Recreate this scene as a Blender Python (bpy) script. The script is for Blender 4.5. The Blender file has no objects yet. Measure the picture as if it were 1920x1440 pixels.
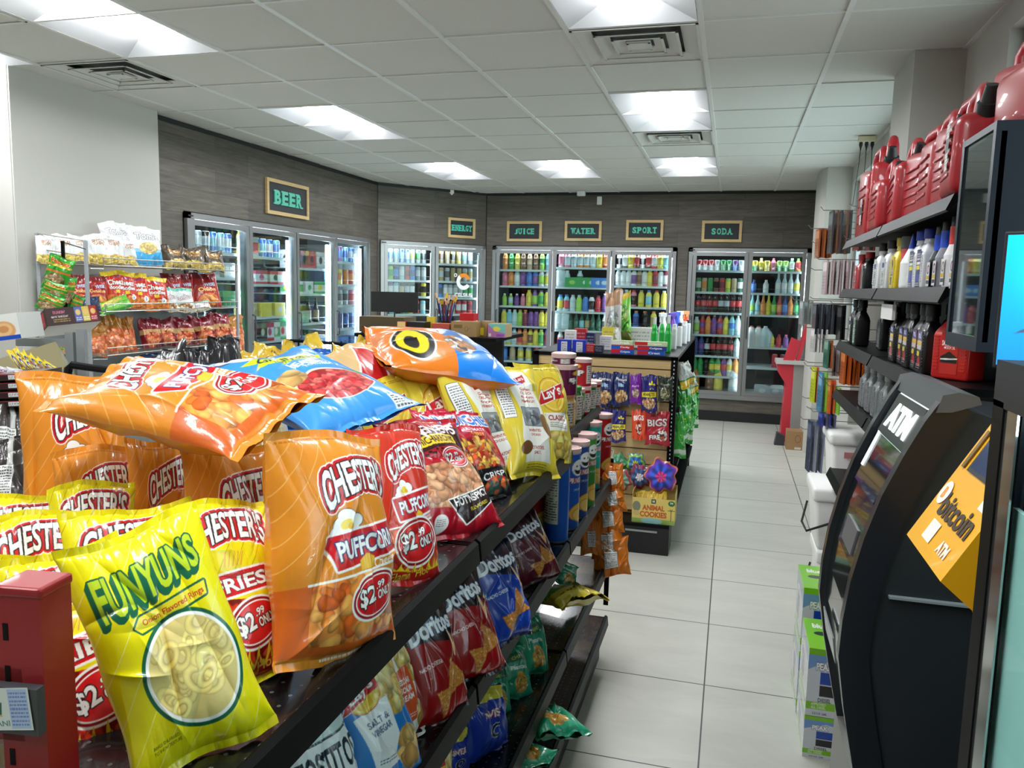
import bpy, bmesh, math, random
import numpy as np
from mathutils import Vector, Matrix
R = math.radians
sc = bpy.context.scene
COL = sc.collection
# ------------------------------------------------------------------ camera
F0 = 1478.23; YAW, PIT, ROL = .26891, .1228, .02295; HC = 1.58
_cy, _sy, _cp, _sp = math.cos(YAW), math.sin(YAW), math.cos(PIT), math.sin(PIT)
CF = np.array([-_sy*_cp, _cy*_cp, -_sp]); _r = np.array([_cy, _sy, 0.]); _u = np.cross(_r, CF)
_cr, _sr = math.cos(ROL), math.sin(ROL)
CR = _cr*_r+_sr*_u; CU = -_sr*_r+_cr*_u
C0 = np.array([0, 0, HC])
cam = bpy.data.cameras.new('camera'); cam.lens = F0/1920*36; cam.sensor_width = 36; cam.clip_start = .02
cob = bpy.data.objects.new('camera', cam); COL.objects.link(cob)
cob.matrix_world = Matrix(((CR[0], CU[0], -CF[0], 0), (CR[1], CU[1], -CF[1], 0), (CR[2], CU[2], -CF[2], HC), (0, 0, 0, 1)))
sc.camera = cob
def ray(px, py): return CF+CR*(px-960)/F0-CU*(py-720)/F0
def PZ(px, py, z): v = ray(px, py); return C0+v*(z-HC)/v[2]
def PX(px, py, x): v = ray(px, py); return C0+v*x/v[0]
def PY(px, py, y): v = ray(px, py); return C0+v*y/v[1]
def PD(px, py, t): return C0+ray(px, py)*t
def depth(P): return float((np.asarray(P)-C0)@CF)
# ------------------------------------------------------------------ exposure, world
sc.view_settings.view_transform = 'Standard'; sc.view_settings.look = 'None'
sc.view_settings.exposure = 0.62; sc.view_settings.gamma = 1.0; sc.view_settings.use_curve_mapping = False
sc.cycles.use_denoising = True
sc.cycles.max_bounces = 7; sc.cycles.diffuse_bounces = 4; sc.cycles.glossy_bounces = 3
sc.cycles.transparent_max_bounces = 12; sc.cycles.transmission_bounces = 6
sc.cycles.sample_clamp_indirect = 4.0; sc.cycles.caustics_reflective = False; sc.cycles.caustics_refractive = False
wd = bpy.data.worlds.new('World'); sc.world = wd; wd.use_nodes = True
_nt = wd.node_tree; _bg = _nt.nodes['Background']
_sky = _nt.nodes.new('ShaderNodeTexSky'); _sky.sky_type = 'NISHITA'; _sky.sun_disc = False
_sky.sun_elevation = R(38); _sky.sun_rotation = R(200); _sky.air_density = 1.3; _sky.dust_density = 2.0
_nt.links.new(_sky.outputs[0], _bg.inputs[0]); _bg.inputs[1].default_value = .22
EX = dict(troffer=26.0, cooler=34.0)
# ------------------------------------------------------------------ materials
MATS = {}
def srgb(c):
    return tuple(((x/255/12.92) if x/255 <= .04045 else ((x/255+.055)/1.055)**2.4) for x in c[:3])
def new_mat(name):
    m = bpy.data.materials.new(name); m.use_nodes = True
    return m, m.node_tree, m.node_tree.nodes['Principled BSDF']
def M(name, col=(128, 128, 128), rough=.5, metal=0., var=.04, scale=30., bump=0., emit=0., alpha=None, coat=0., spec=.5):
    """procedural surface: base colour broken up by fine noise, optional bump"""
    if name in MATS: return MATS[name]
    m, nt, b = new_mat(name); c = srgb(col)
    tc = nt.nodes.new('ShaderNodeTexCoord'); n = nt.nodes.new('ShaderNodeTexNoise')
    n.inputs['Scale'].default_value = scale; n.inputs['Detail'].default_value = 3
    nt.links.new(tc.outputs['Object'], n.inputs['Vector'])
    mx = nt.nodes.new('ShaderNodeMix'); mx.data_type = 'RGBA'
    mx.inputs['A'].default_value = tuple(x*(1-var) for x in c)+(1,); mx.inputs['B'].default_value = tuple(min(1, x*(1+var)) for x in c)+(1,)
    nt.links.new(n.outputs['Fac'], mx.inputs['Factor']); nt.links.new(mx.outputs['Result'], b.inputs['Base Color'])
    b.inputs['Roughness'].default_value = rough; b.inputs['Metallic'].default_value = metal
    b.inputs['Specular IOR Level'].default_value = spec; b.inputs['Coat Weight'].default_value = coat
    if bump:
        bp = nt.nodes.new('ShaderNodeBump'); bp.inputs['Strength'].default_value = bump; bp.inputs['Distance'].default_value = .004
        nt.links.new(n.outputs['Fac'], bp.inputs['Height']); nt.links.new(bp.outputs['Normal'], b.inputs['Normal'])
    if emit:
        nt.links.new(mx.outputs['Result'], b.inputs['Emission Color']); b.inputs['Emission Strength'].default_value = emit
    MATS[name] = m; return m
def paint_mat(name, rough=.28, coat=.6, bump=.15, metal=0., spec=.35, emit=0., alpha=1., scale=60.):
    """printed surface: colour from the print attribute 'Col', fine film wrinkles as bump"""
    if name in MATS: return MATS[name]
    m, nt, b = new_mat(name)
    a = nt.nodes.new('ShaderNodeAttribute'); a.attribute_name = 'Col'
    nt.links.new(a.outputs['Color'], b.inputs['Base Color'])
    b.inputs['Roughness'].default_value = rough; b.inputs['Coat Weight'].default_value = coat; b.inputs['Coat Roughness'].default_value = .06
    b.inputs['Metallic'].default_value = metal; b.inputs['Specular IOR Level'].default_value = spec
    if bump:
        tc = nt.nodes.new('ShaderNodeTexCoord'); n = nt.nodes.new('ShaderNodeTexNoise')
        n.inputs['Scale'].default_value = scale; n.inputs['Detail'].default_value = 4
        nt.links.new(tc.outputs['Object'], n.inputs['Vector'])
        bp = nt.nodes.new('ShaderNodeBump'); bp.inputs['Strength'].default_value = bump; bp.inputs['Distance'].default_value = .004
        nt.links.new(n.outputs['Fac'], bp.inputs['Height']); nt.links.new(bp.outputs['Normal'], b.inputs['Normal']); nt.links.new(bp.outputs['Normal'], b.inputs['Coat Normal'])
    if emit:
        nt.links.new(a.outputs['Color'], b.inputs['Emission Color']); b.inputs['Emission Strength'].default_value = emit
    if alpha < 1: b.inputs['Alpha'].default_value = alpha
    MATS[name] = m; return m
def glass_mat(name, tint=(235, 245, 245), refl=.06, rough=.02, k=.5):
    if name in MATS: return MATS[name]
    m = bpy.data.materials.new(name); m.use_nodes = True; nt = m.node_tree; nt.nodes.clear()
    o = nt.nodes.new('ShaderNodeOutputMaterial'); mx = nt.nodes.new('ShaderNodeMixShader')
    t = nt.nodes.new('ShaderNodeBsdfTransparent'); g = nt.nodes.new('ShaderNodeBsdfGlossy')
    t.inputs[0].default_value = srgb(tint)+(1,); g.inputs['Roughness'].default_value = rough
    lw = nt.nodes.new('ShaderNodeLayerWeight'); lw.inputs[0].default_value = .35
    ma = nt.nodes.new('ShaderNodeMath'); ma.operation = 'MULTIPLY_ADD'; ma.inputs[1].default_value = k; ma.inputs[2].default_value = refl
    nt.links.new(lw.outputs['Fresnel'], ma.inputs[0]); nt.links.new(ma.outputs[0], mx.inputs[0])
    nt.links.new(t.outputs[0], mx.inputs[1]); nt.links.new(g.outputs[0], mx.inputs[2]); nt.links.new(mx.outputs[0], o.inputs[0])
    MATS[name] = m; return m
def emit_mat(name, col, strength):
    if name in MATS: return MATS[name]
    m, nt, b = new_mat(name); c = srgb(col)
    b.inputs['Base Color'].default_value = c+(1,); b.inputs['Emission Color'].default_value = c+(1,); b.inputs['Emission Strength'].default_value = strength
    MATS[name] = m; return m
# ------------------------------------------------------------------ mesh builder
class MB:
    def __init__(s): s.v = []; s.f = []; s.m = []; s.mats = []; s.c = None
    def mi(s, mat):
        if mat not in s.mats: s.mats.append(mat)
        return s.mats.index(mat)
    def add(s, vs, fs, mat, T=None):
        o = len(s.v); k = s.mi(mat)
        s.v += [tuple(T @ Vector(p)) if T is not None else tuple(p) for p in vs]
        for f in fs: s.f.append([i+o for i in f]); s.m.append(k)
        return s
    def box(s, x0, x1, y0, y1, z0, z1, mat, T=None, bev=0.):
        if bev:
            bm = bmesh.new(); bmesh.ops.create_cube(bm, size=1)
            bmesh.ops.scale(bm, vec=(x1-x0, y1-y0, z1-z0), verts=bm.verts)
            bmesh.ops.translate(bm, vec=((x0+x1)/2, (y0+y1)/2, (z0+z1)/2), verts=bm.verts)
            bmesh.ops.bevel(bm, geom=bm.edges[:], offset=bev, segments=3, profile=.5, affect='EDGES')
            s.bm(bm, mat, T); return s
        return s.add([(x0, y0, z0), (x1, y0, z0), (x1, y1, z0), (x0, y1, z0), (x0, y0, z1), (x1, y0, z1), (x1, y1, z1), (x0, y1, z1)],
                     [(0, 3, 2, 1), (4, 5, 6, 7), (0, 1, 5, 4), (1, 2, 6, 5), (2, 3, 7, 6), (3, 0, 4, 7)], mat, T)
    def bm(s, bm, mat, T=None):
        bm.verts.index_update(); s.add([v.co[:] for v in bm.verts], [[v.index for v in f.verts] for f in bm.faces], mat, T); bm.free(); return s
    def quad(s, a, b, c, d, mat): return s.add([a, b, c, d], [(0, 1, 2, 3)], mat)
    def tube(s, pts, r, mat, n=8, T=None, cap=True):
        pts = [Vector(p) for p in pts]; vs = []; rs = r if isinstance(r, (list, tuple)) else [r]*len(pts)
        up = None
        for i, p in enumerate(pts):
            d = (pts[min(i+1, len(pts)-1)]-pts[max(i-1, 0)]).normalized()
            if up is None: up = Vector((0, 0, 1)) if abs(d.z) < .9 else Vector((1, 0, 0))
            a = d.cross(up).normalized(); b = a.cross(d).normalized(); up = b
            for k in range(n):
                t = 2*math.pi*k/n; vs.append(p+(a*math.cos(t)+b*math.sin(t))*rs[i])
        fs = [(i*n+k, i*n+(k+1) % n, (i+1)*n+(k+1) % n, (i+1)*n+k) for i in range(len(pts)-1) for k in range(n)]
        if cap: fs += [tuple(range(n))[::-1], tuple(range((len(pts)-1)*n, len(pts)*n))]
        return s.add(vs, fs, mat, T)
    def lathe(s, prof, mat, n=16, T=None):
        """prof: list of (r, z, [mat])"""
        for i in range(len(prof)-1):
            (r0, z0), (r1, z1) = prof[i][:2], prof[i+1][:2]; mm = prof[i][2] if len(prof[i]) > 2 else mat
            vs = [(r0*math.cos(2*math.pi*k/n), r0*math.sin(2*math.pi*k/n), z0) for k in range(n)]+[(r1*math.cos(2*math.pi*k/n), r1*math.sin(2*math.pi*k/n), z1) for k in range(n)]
            s.add(vs, [(k, (k+1) % n, n+(k+1) % n, n+k) for k in range(n)], mm, T)
        return s
    def prism(s, poly, a, b, mat, axis='y', T=None):
        """extrude polygon (list of 2D) along axis from a to b. axis y: poly=(x,z); x: poly=(y,z); z: poly=(x,y)"""
        n = len(poly)
        f = {'y': lambda p, t: (p[0], t, p[1]), 'x': lambda p, t: (t, p[0], p[1]), 'z': lambda p, t: (p[0], p[1], t)}[axis]
        vs = [f(p, a) for p in poly]+[f(p, b) for p in poly]
        fs = [tuple(range(n)), tuple(range(2*n-1, n-1, -1))]+[(i, (i+1) % n, n+(i+1) % n, n+i) for i in range(n)]
        bm = bmesh.new(); bv = [bm.verts.new(v) for v in vs]
        for q in fs: bm.faces.new([bv[i] for i in q])
        bmesh.ops.recalc_face_normals(bm, faces=bm.faces[:])
        bmesh.ops.triangulate(bm, faces=[x for x in bm.faces if len(x.verts) > 4])
        return s.bm(bm, mat, T)
    def mesh(s, name, smooth=False):
        me = bpy.data.meshes.new(name); me.from_pydata(s.v, [], s.f)
        for m in s.mats: me.materials.append(m)
        me.polygons.foreach_set('material_index', s.m)
        me.update()
        if smooth: shade(me, smooth)
        return me
    def obj(s, name, parent=None, smooth=False):
        o = bpy.data.objects.new(name, s.mesh(name, smooth)); COL.objects.link(o)
        if parent is not None: o.parent = parent
        return o
def shade(me, ang=True):
    me.polygons.foreach_set('use_smooth', [True]*len(me.polygons))
    if ang is not True:
        try: me.set_sharp_from_angle(angle=R(ang))
        except Exception: pass
def tag(o, label=None, cat=None, group=None, kind=None):
    if label: o['label'] = label
    if cat: o['category'] = cat
    if group: o['group'] = group
    if kind: o['kind'] = kind
    return o
def empty(name, loc=(0, 0, 0), rz=0., label=None, cat=None, group=None, mw=None):
    o = bpy.data.objects.new(name, None); o.empty_display_size = .05; COL.objects.link(o)
    o.location = loc; o.rotation_euler = (0, 0, rz)
    if mw is not None: o.matrix_world = mw
    return tag(o, label, cat, group)
def link(name, me, parent=None, loc=None, rz=0., mw=None):
    o = bpy.data.objects.new(name, me); COL.objects.link(o)
    if parent is not None: o.parent = parent
    if loc is not None: o.location = loc; o.rotation_euler = (0, 0, rz)
    if mw is not None: o.matrix_world = mw
    return o
def frame(o, x, y, z):
    x, y, z, o = (Vector(tuple(a)) for a in (x, y, z, o))
    return Matrix(((x.x, y.x, z.x, o.x), (x.y, y.y, z.y, o.y), (x.z, y.z, z.z, o.z), (0, 0, 0, 1)))
TR = Matrix.Translation
def RZ(a): return Matrix.Rotation(a, 4, 'Z')
# ------------------------------------------------------------------ text triangles and print canvas
_txt = {}
def text_tris(s, bold=0.):
    k = (s, bold)
    if k in _txt: return _txt[k]
    cu = bpy.data.curves.new('t', 'FONT'); cu.body = s; cu.size = 1; cu.offset = bold; cu.resolution_u = 3
    o = bpy.data.objects.new('t', cu); me = bpy.data.meshes.new_from_object(o)
    v = np.array([p.co[:2] for p in me.vertices]).reshape(-1, 2); me.calc_loop_triangles()
    t = np.array([q.vertices[:] for q in me.loop_triangles]).reshape(-1, 3)
    bpy.data.objects.remove(o); bpy.data.curves.remove(cu); bpy.data.meshes.remove(me)
    _txt[k] = (v, t); return v, t
def rngf(seed): return np.random.RandomState(seed)
class Cv:
    """print canvas: w x h centimetres, origin bottom-left"""
    def __init__(s, w, h, ppc, col=(255, 255, 255)):
        s.w, s.h, s.p = w, h, ppc; s.nx, s.ny = int(w*ppc), int(h*ppc)
        s.a = np.zeros((s.ny, s.nx, 3))+np.array(col, float)
        s.X, s.Y = np.meshgrid((np.arange(s.nx)+.5)/ppc, (np.arange(s.ny)+.5)/ppc)
    def put(s, m, col): s.a += (np.array(col, float)-s.a)*m[..., None]; return s
    def tri_mask(s, v, t, ss=2):
        m = np.zeros((s.ny*ss, s.nx*ss), bool); P = v*s.p*ss-.5
        for q in t:
            a, b, c = P[q]; x0, x1 = int(max(0, math.floor(min(a[0], b[0], c[0])))), int(min(s.nx*ss-1, math.ceil(max(a[0], b[0], c[0]))))
            y0, y1 = int(max(0, math.floor(min(a[1], b[1], c[1])))), int(min(s.ny*ss-1, math.ceil(max(a[1], b[1], c[1]))))
            if x1 < x0 or y1 < y0: continue
            yy, xx = np.mgrid[y0:y1+1, x0:x1+1]
            d0 = (b[0]-a[0])*(yy-a[1])-(b[1]-a[1])*(xx-a[0]); d1 = (c[0]-b[0])*(yy-b[1])-(c[1]-b[1])*(xx-b[0]); d2 = (a[0]-c[0])*(yy-c[1])-(a[1]-c[1])*(xx-c[0])
            m[y0:y1+1, x0:x1+1] |= ((d0 >= 0) & (d1 >= 0) & (d2 >= 0)) | ((d0 <= 0) & (d1 <= 0) & (d2 <= 0))
        return m.reshape(s.ny, ss, s.nx, ss).mean((1, 3))
    def poly(s, pts, col, line=None, lw=.1):
        m = np.zeros((s.ny, s.nx)); ss = 2
        for oy in (-.25, .25):
            for ox in (-.25, .25):
                X = s.X+ox/s.p; Y = s.Y+oy/s.p; ins = np.zeros(X.shape, bool); n = len(pts)
                for i in range(n):
                    (xa, ya), (xb, yb) = pts[i], pts[(i+1) % n]
                    if ya == yb: continue
                    c = ((ya > Y) != (yb > Y)) & (X < (xb-xa)*(Y-ya)/(yb-ya)+xa); ins ^= c
                m += ins/4
        if line is not None: s.put(s.dil(m, lw), line)
        return s.put(m, col)
    def rect(s, x0, y0, x1, y1, col, line=None, lw=.1): return s.poly([(x0, y0), (x1, y0), (x1, y1), (x0, y1)], col, line, lw)
    def emask(s, cx, cy, rx, ry, rot=0):
        c, q = math.cos(R(rot)), math.sin(R(rot)); x = (s.X-cx)*c+(s.Y-cy)*q; y = -(s.X-cx)*q+(s.Y-cy)*c
        d = np.sqrt((x/rx)**2+(y/ry)**2); return np.clip((1-d)*min(rx, ry)*s.p+.5, 0, 1)
    def ell(s, cx, cy, rx, ry, col, rot=0, line=None, lw=.2):
        if line is not None: s.put(s.emask(cx, cy, rx+lw, ry+lw, rot), line)
        return s.put(s.emask(cx, cy, rx, ry, rot), col)
    def ring(s, cx, cy, rx, ry, w, col, rot=0): return s.put(np.clip(s.emask(cx, cy, rx, ry, rot)-s.emask(cx, cy, rx-w, ry-w, rot), 0, 1), col)
    def dil(s, m, r):
        k = max(1, int(round(r*s.p))); o = m.copy()
        for dy in range(-k, k+1):
            for dx in range(-k, k+1):
                if dx*dx+dy*dy > k*k+.5: continue
                sh = np.zeros_like(m); sh[max(0, dy):s.ny+min(0, dy), max(0, dx):s.nx+min(0, dx)] = m[max(0, -dy):s.ny+min(0, -dy), max(0, -dx):s.nx+min(0, -dx)]
                np.maximum(o, sh, out=o)
        return o
    def line(s, x0, y0, x1, y1, w, col):
        L = math.hypot(x1-x0, y1-y0); ux, uy = (x1-x0)/L, (y1-y0)/L
        t = np.clip((s.X-x0)*ux+(s.Y-y0)*uy, 0, L); d = np.hypot(s.X-x0-t*ux, s.Y-y0-t*uy)
        return s.put(np.clip((w/2-d)*s.p+.5, 0, 1), col)
    def stripes(s, ang, gap, w, col, mask=None, a=1., ph=0.):
        c, q = math.cos(R(ang)), math.sin(R(ang)); t = (s.X*-q+s.Y*c+ph) % gap
        m = np.clip((w/2-np.abs(t-gap/2))*s.p+.5, 0, 1)*a
        return s.put(m if mask is None else m*mask, col)
    def text(s, t, cx, cy, wid, hgt, col, rot=0, arch=0., shear=0., bold=.02, line=None, lw=.15, grow=0., sh=None):
        """text scaled to wid x hgt centred at cx,cy; arch bends it, grow enlarges the ends"""
        v, q = text_tris(t, bold)
        if not len(v): return s
        lo, hi = v.min(0), v.max(0); u = (v-(lo+hi)/2)/np.maximum(hi-lo, 1e-6)
        x = u[:, 0]*wid; y = u[:, 1]*hgt*(1+grow*(2*u[:, 0])**2)+arch*(1-(2*u[:, 0])**2); x = x+shear*y
        c, k = math.cos(R(rot)), math.sin(R(rot)); P = np.stack([cx+x*c-y*k, cy+x*k+y*c], 1)
        if sh is not None: s.put(s.dil(s.tri_mask(P+np.array([sh[0], sh[1]]), q), .06), sh[2])
        m = s.tri_mask(P, q)
        if line is not None: s.put(s.dil(m, lw), line)
        return s.put(m, col)
    def food(s, mask, cols, n, seed, el=1.6, bg=(120, 40, 20), sz=1.):
        """printed picture of snack pieces: overlapping blobs with their own printed shading"""
        r = rngf(seed); ys, xs = np.nonzero(mask > .3)
        if not len(xs): return s
        lay = s.a.copy(); lay[:] = bg
        for i in range(n):
            k = r.randint(len(xs)); cx, cy = s.X[ys[k], xs[k]], s.Y[ys[k], xs[k]]; a = sz*(.7+.6*r.rand()); b = a/el*(.8+.4*r.rand()); th = r.rand()*3.14
            x0, x1 = max(0, int((cx-a*1.3)*s.p)), min(s.nx, int((cx+a*1.3)*s.p)+1); y0, y1 = max(0, int((cy-a*1.3)*s.p)), min(s.ny, int((cy+a*1.3)*s.p)+1)
            if x1 <= x0 or y1 <= y0: continue
            X = s.X[y0:y1, x0:x1]-cx; Y = s.Y[y0:y1, x0:x1]-cy; x = X*math.cos(th)+Y*math.sin(th); y = -X*math.sin(th)+Y*math.cos(th)
            d = np.sqrt((x/a)**2+(y/b)**2)*(1+.12*np.sin(np.arctan2(y, x)*3+i)); m = np.clip((1-d)*b*s.p, 0, 1)
            c = np.array(cols[r.randint(len(cols))], float)*(.88+.2*r.rand()); tx = 1+.05*np.sin(X*3.1/a+i)*np.sin(Y*2.3/a+i*2)+.05*np.sin(x*5.3/a+i*3+1.3*np.sin(y*4/a))
            cc = c*np.clip(1.1-.36*d**3+.14*(Y/a), .5, 1.3)[..., None]*tx[..., None]
            lay[y0:y1, x0:x1] += (cc-lay[y0:y1, x0:x1])*m[..., None]
        s.a += (np.clip(lay, 0, 255)-s.a)*mask[..., None]; return s
    def small(s, x0, y0, x1, y1, col, n=6, a=.8, seed=0):
        """unreadable small print as rows of marks"""
        r = rngf(seed); h = (y1-y0)/n
        for i in range(n):
            x = x0
            while x < x1:
                w = .15+.45*r.rand(); s.put(((s.X > x) & (s.X < min(x+w, x1)) & (np.abs(s.Y-(y0+(i+.5)*h)) < h*.25))*a, col); x += w+.12
        return s
    def sample(s, U, V):
        i = np.clip((U*s.nx).astype(int), 0, s.nx-1); j = np.clip((V*s.ny).astype(int), 0, s.ny-1); return s.a[j, i]
def set_cols(me, rgb):
    c = me.color_attributes.new('Col', 'BYTE_COLOR', 'POINT')
    a = np.ones((len(rgb), 4), np.float32); a[:, :3] = np.clip(rgb, 0, 255)/255
    c.data.foreach_set('color_srgb', a.ravel())
def grid_faces(nx, ny, off=0, flip=False):
    i, j = np.meshgrid(np.arange(nx-1), np.arange(ny-1)); a = (j*nx+i).ravel()+off
    f = np.stack([a, a+1, a+nx+1, a+nx], 1); return f[:, ::-1] if flip else f
def np_mesh(name, V, F, cols, mats, mi=None, smooth=True):
    me = bpy.data.meshes.new(name); n = len(V)
    me.vertices.add(n); me.vertices.foreach_set('co', np.ascontiguousarray(V, np.float32).ravel())
    me.loops.add(len(F)*4); me.loops.foreach_set('vertex_index', np.ascontiguousarray(F, np.int32).ravel())
    me.polygons.add(len(F)); me.polygons.foreach_set('loop_start', np.arange(0, len(F)*4, 4, dtype=np.int32))
    if smooth: me.polygons.foreach_set('use_smooth', np.ones(len(F), bool))
    for m in mats: me.materials.append(m)
    if mi is not None: me.polygons.foreach_set('material_index', np.ascontiguousarray(mi, np.int32))
    me.update(calc_edges=True)
    if cols is not None: set_cols(me, cols)
    return me
def flat_print(name, cv, w, h, mat, res=1.):
    """flat printed sheet in local x,z facing -y, origin at centre"""
    nx, ny = max(2, int(cv.nx*res)), max(2, int(cv.ny*res)); u, v = np.meshgrid(np.linspace(0, 1, nx), np.linspace(0, 1, ny))
    V = np.stack([(u.ravel()-.5)*w, np.zeros(u.size), (v.ravel()-.5)*h], 1)
    return np_mesh(name, V, grid_faces(nx, ny), cv.sample(u.ravel()*.9999, v.ravel()*.9999), [mat], smooth=False)
def printed_box(name, w, d, h, faces, mat, base=(200, 200, 200)):
    """box, origin bottom centre, front at -y. faces: dict front/right/left/top/back -> Cv"""
    Vs, Fs, Cs = [], [], []; off = 0
    S = dict(front=((-w/2, -d/2, 0), (w, 0, 0), (0, 0, h)), back=((w/2, d/2, 0), (-w, 0, 0), (0, 0, h)), right=((w/2, -d/2, 0), (0, d, 0), (0, 0, h)),
             left=((-w/2, d/2, 0), (0, -d, 0), (0, 0, h)), top=((-w/2, -d/2, h), (w, 0, 0), (0, d, 0)), bottom=((-w/2, d/2, 0), (w, 0, 0), (0, -d, 0)))
    for k, (o, a, b) in S.items():
        cv = faces.get(k); nx, ny = (cv.nx, cv.ny) if cv else (2, 2)
        u, v = np.meshgrid(np.linspace(0, 1, nx), np.linspace(0, 1, ny)); u = u.ravel(); v = v.ravel()
        Vs.append(np.array(o)+u[:, None]*np.array(a)+v[:, None]*np.array(b)); Fs.append(grid_faces(nx, ny, off))
        Cs.append(cv.sample(u*.9999, v*.9999) if cv else np.tile(np.array(faces.get(k+'_c', base), float), (u.size, 1))); off += u.size
    return np_mesh(name, np.concatenate(Vs), np.concatenate(Fs), np.concatenate(Cs), [mat], smooth=False)
def printed_tube(name, r, h, cv, mat, n=64, z0=0., prof=None, rot=0.):
    """printed cylinder; canvas wraps round once, its centre facing -y"""
    ny = max(2, cv.ny); u, v = np.meshgrid(np.linspace(0, 1, n+1), np.linspace(0, 1, ny)); u = u.ravel(); v = v.ravel()
    th = -math.pi/2+(u-.5)*2*math.pi+rot; rr = r*(prof(v) if prof else 1.)
    V = np.stack([rr*np.cos(th), rr*np.sin(th), z0+v*h], 1)
    return np_mesh(name, V, grid_faces(n+1, ny), cv.sample(u*.9999, v*.9999), [mat])
# ------------------------------------------------------------------ soft bags
def fold_noise(u, v, seed, n=16, amp=1.):
    r = rngf(seed); o = np.zeros(u.shape)
    for i in range(n):
        cx, cy = r.uniform(-1, 1), r.uniform(0, 1.); th = r.uniform(0, 3.14); L = r.uniform(.15, .55); W = r.uniform(.02, .09); A = r.uniform(-1, 1)*amp
        x = (u-cx)*math.cos(th)+(v-cy)*1.4*math.sin(th); y = -(u-cx)*math.sin(th)+(v-cy)*1.4*math.cos(th)+.12*x*x
        o += A*np.exp(-np.abs(y)/W)*np.exp(-(x/L)**2)
    return o
def bag_surf(u, v, w, h, t, side, seed, wr=1.):
    """u -1..1, v 0..1 -> xyz; side -1 front, +1 back"""
    s = .035; vv = np.clip((v-s)/(1-2*s), 0, 1); au = np.abs(u)
    g = np.clip(1-np.abs(2*vv-1)**2.6, 0, 1)**.62*(1+.22*(.5-vv)); e = np.clip(1-au**3.0, 0, 1)**.55
    T = t/2*g*e
    r = rngf(seed*7+3); d0 = vv*h; d1 = (1-vv)*h
    pl = np.zeros(u.shape)
    for i in range(7):
        f, ph, a = r.uniform(5, 17), r.uniform(0, 6.3), r.uniform(.3, 1)
        pl += a*(np.abs(np.sin(u*f*.5+ph+.25*np.sin(vv*9+i)))-.5)
    pleat = pl*.0045*wr*(np.exp(-d0/(.10*h))+np.exp(-d1/(.13*h)))*np.sqrt(e)
    cr = (fold_noise(u, v, seed*2+(1 if side < 0 else 2), 22, .009*wr)+.004*wr*np.sin(u*4+seed)*np.sin(v*6+seed*2))*np.sqrt(e*np.clip(g, 0, 1))
    sidec = .003*wr*np.sin(v*h/.022+seed)*np.exp(-(1-au)/.18)*np.clip(g, 0, 1)*np.clip(e*3, 0, 1)
    wave = (.007*np.sin(u*2.6+seed)+.004*np.sin(u*6.1+seed*3))*wr*(np.exp(-v/.08)+np.exp(-(1-v)/.10))
    y = side*(T*1.0+(pleat+cr+sidec)*1.0)+wave
    if side < 0: y = np.minimum(y, wave+.0003)
    else: y = np.maximum(y, wave-.0003)
    x = u*w/2*(1-.09*np.clip(g, 0, 1)+.012*wr*np.sin(v*17+seed))
    z = v*h+.006*wr*np.sin(u*3+seed*1.7)*(2*v-1)-.02*h*np.clip(g, 0, 1)*(v-.5)
    return np.stack([x, y, z], -1)
def bag_mesh(name, cv, w, h, t, seed=1, back=None, mat=None, wr=1., backcv=None):
    mat = mat or FILM
    nx, ny = cv.nx, cv.ny; u, v = np.meshgrid(np.linspace(-1, 1, nx), np.linspace(0, 1, ny))
    A = bag_surf(u.ravel(), v.ravel(), w, h, t, -1, seed, wr); ca = cv.a.reshape(-1, 3)
    bx, by = (backcv.nx, backcv.ny) if backcv else (max(8, nx//5), max(10, ny//5)); u2, v2 = np.meshgrid(np.linspace(-1, 1, bx), np.linspace(0, 1, by))
    B = bag_surf(u2.ravel(), v2.ravel(), w, h, t, 1, seed, wr)
    cb = backcv.a[:, ::-1].reshape(-1, 3) if backcv else np.tile(np.array(back if back is not None else cv.a[2, 2], float), (len(B), 1))
    F = np.concatenate([grid_faces(nx, ny), grid_faces(bx, by, nx*ny, True)])
    return np_mesh(name, np.concatenate([A, B]), F, np.concatenate([ca, cb]), [mat])
FILM = paint_mat('printed film', rough=.30, coat=.5, bump=.22, scale=38)
CARD = paint_mat('printed card', rough=.45, coat=.15, bump=.02)
GLOSS = paint_mat('printed gloss', rough=.22, coat=.5, bump=0)
CH = (252, 252, 250); RED = (196, 26, 34); DK = (30, 22, 20)
def logo(c, t, cx, cy, w, h, col=CH, rot=0, arch=0., lines=((.75, CH), (.55, RED), (.14, DK)), bold=.03, shear=.15, grow=0.):
    v, q = text_tris(t, bold); lo, hi = v.min(0), v.max(0); u = (v-(lo+hi)/2)/(hi-lo)
    x = u[:, 0]*w; y = u[:, 1]*h*(1+grow*(2*u[:, 0])**2)+arch*(1-(2*u[:, 0])**2); x = x+shear*y
    k, s = math.cos(R(rot)), math.sin(R(rot)); m = c.tri_mask(np.stack([cx+x*k-y*s, cy+x*s+y*k], 1), q)
    for lw, lc in lines: c.put(c.dil(m, lw), lc)
    c.put(m, col)
def price(c, cx, cy, s=1., rot=12):
    c.ell(cx, cy, 3.3*s, 2.3*s, (150, 12, 22), rot, CH, .25*s); c.ell(cx, cy, 3.05*s, 2.05*s, CH, rot); c.ell(cx, cy, 2.9*s, 1.9*s, (214, 30, 34), rot)
    c.text('$2', cx-1.35*s, cy-.1*s, 2.3*s, 2.1*s, CH, rot, bold=.03, line=DK, lw=.12*s)
    c.text('.99', cx+.55*s, cy+.95*s, 1.3*s, .8*s, CH, rot, bold=.03, line=DK, lw=.08*s)
    c.text('ONLY', cx+1.35*s, cy+.05*s, 2.3*s, 1.0*s, CH, rot, bold=.03, line=DK, lw=.1*s)
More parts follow.
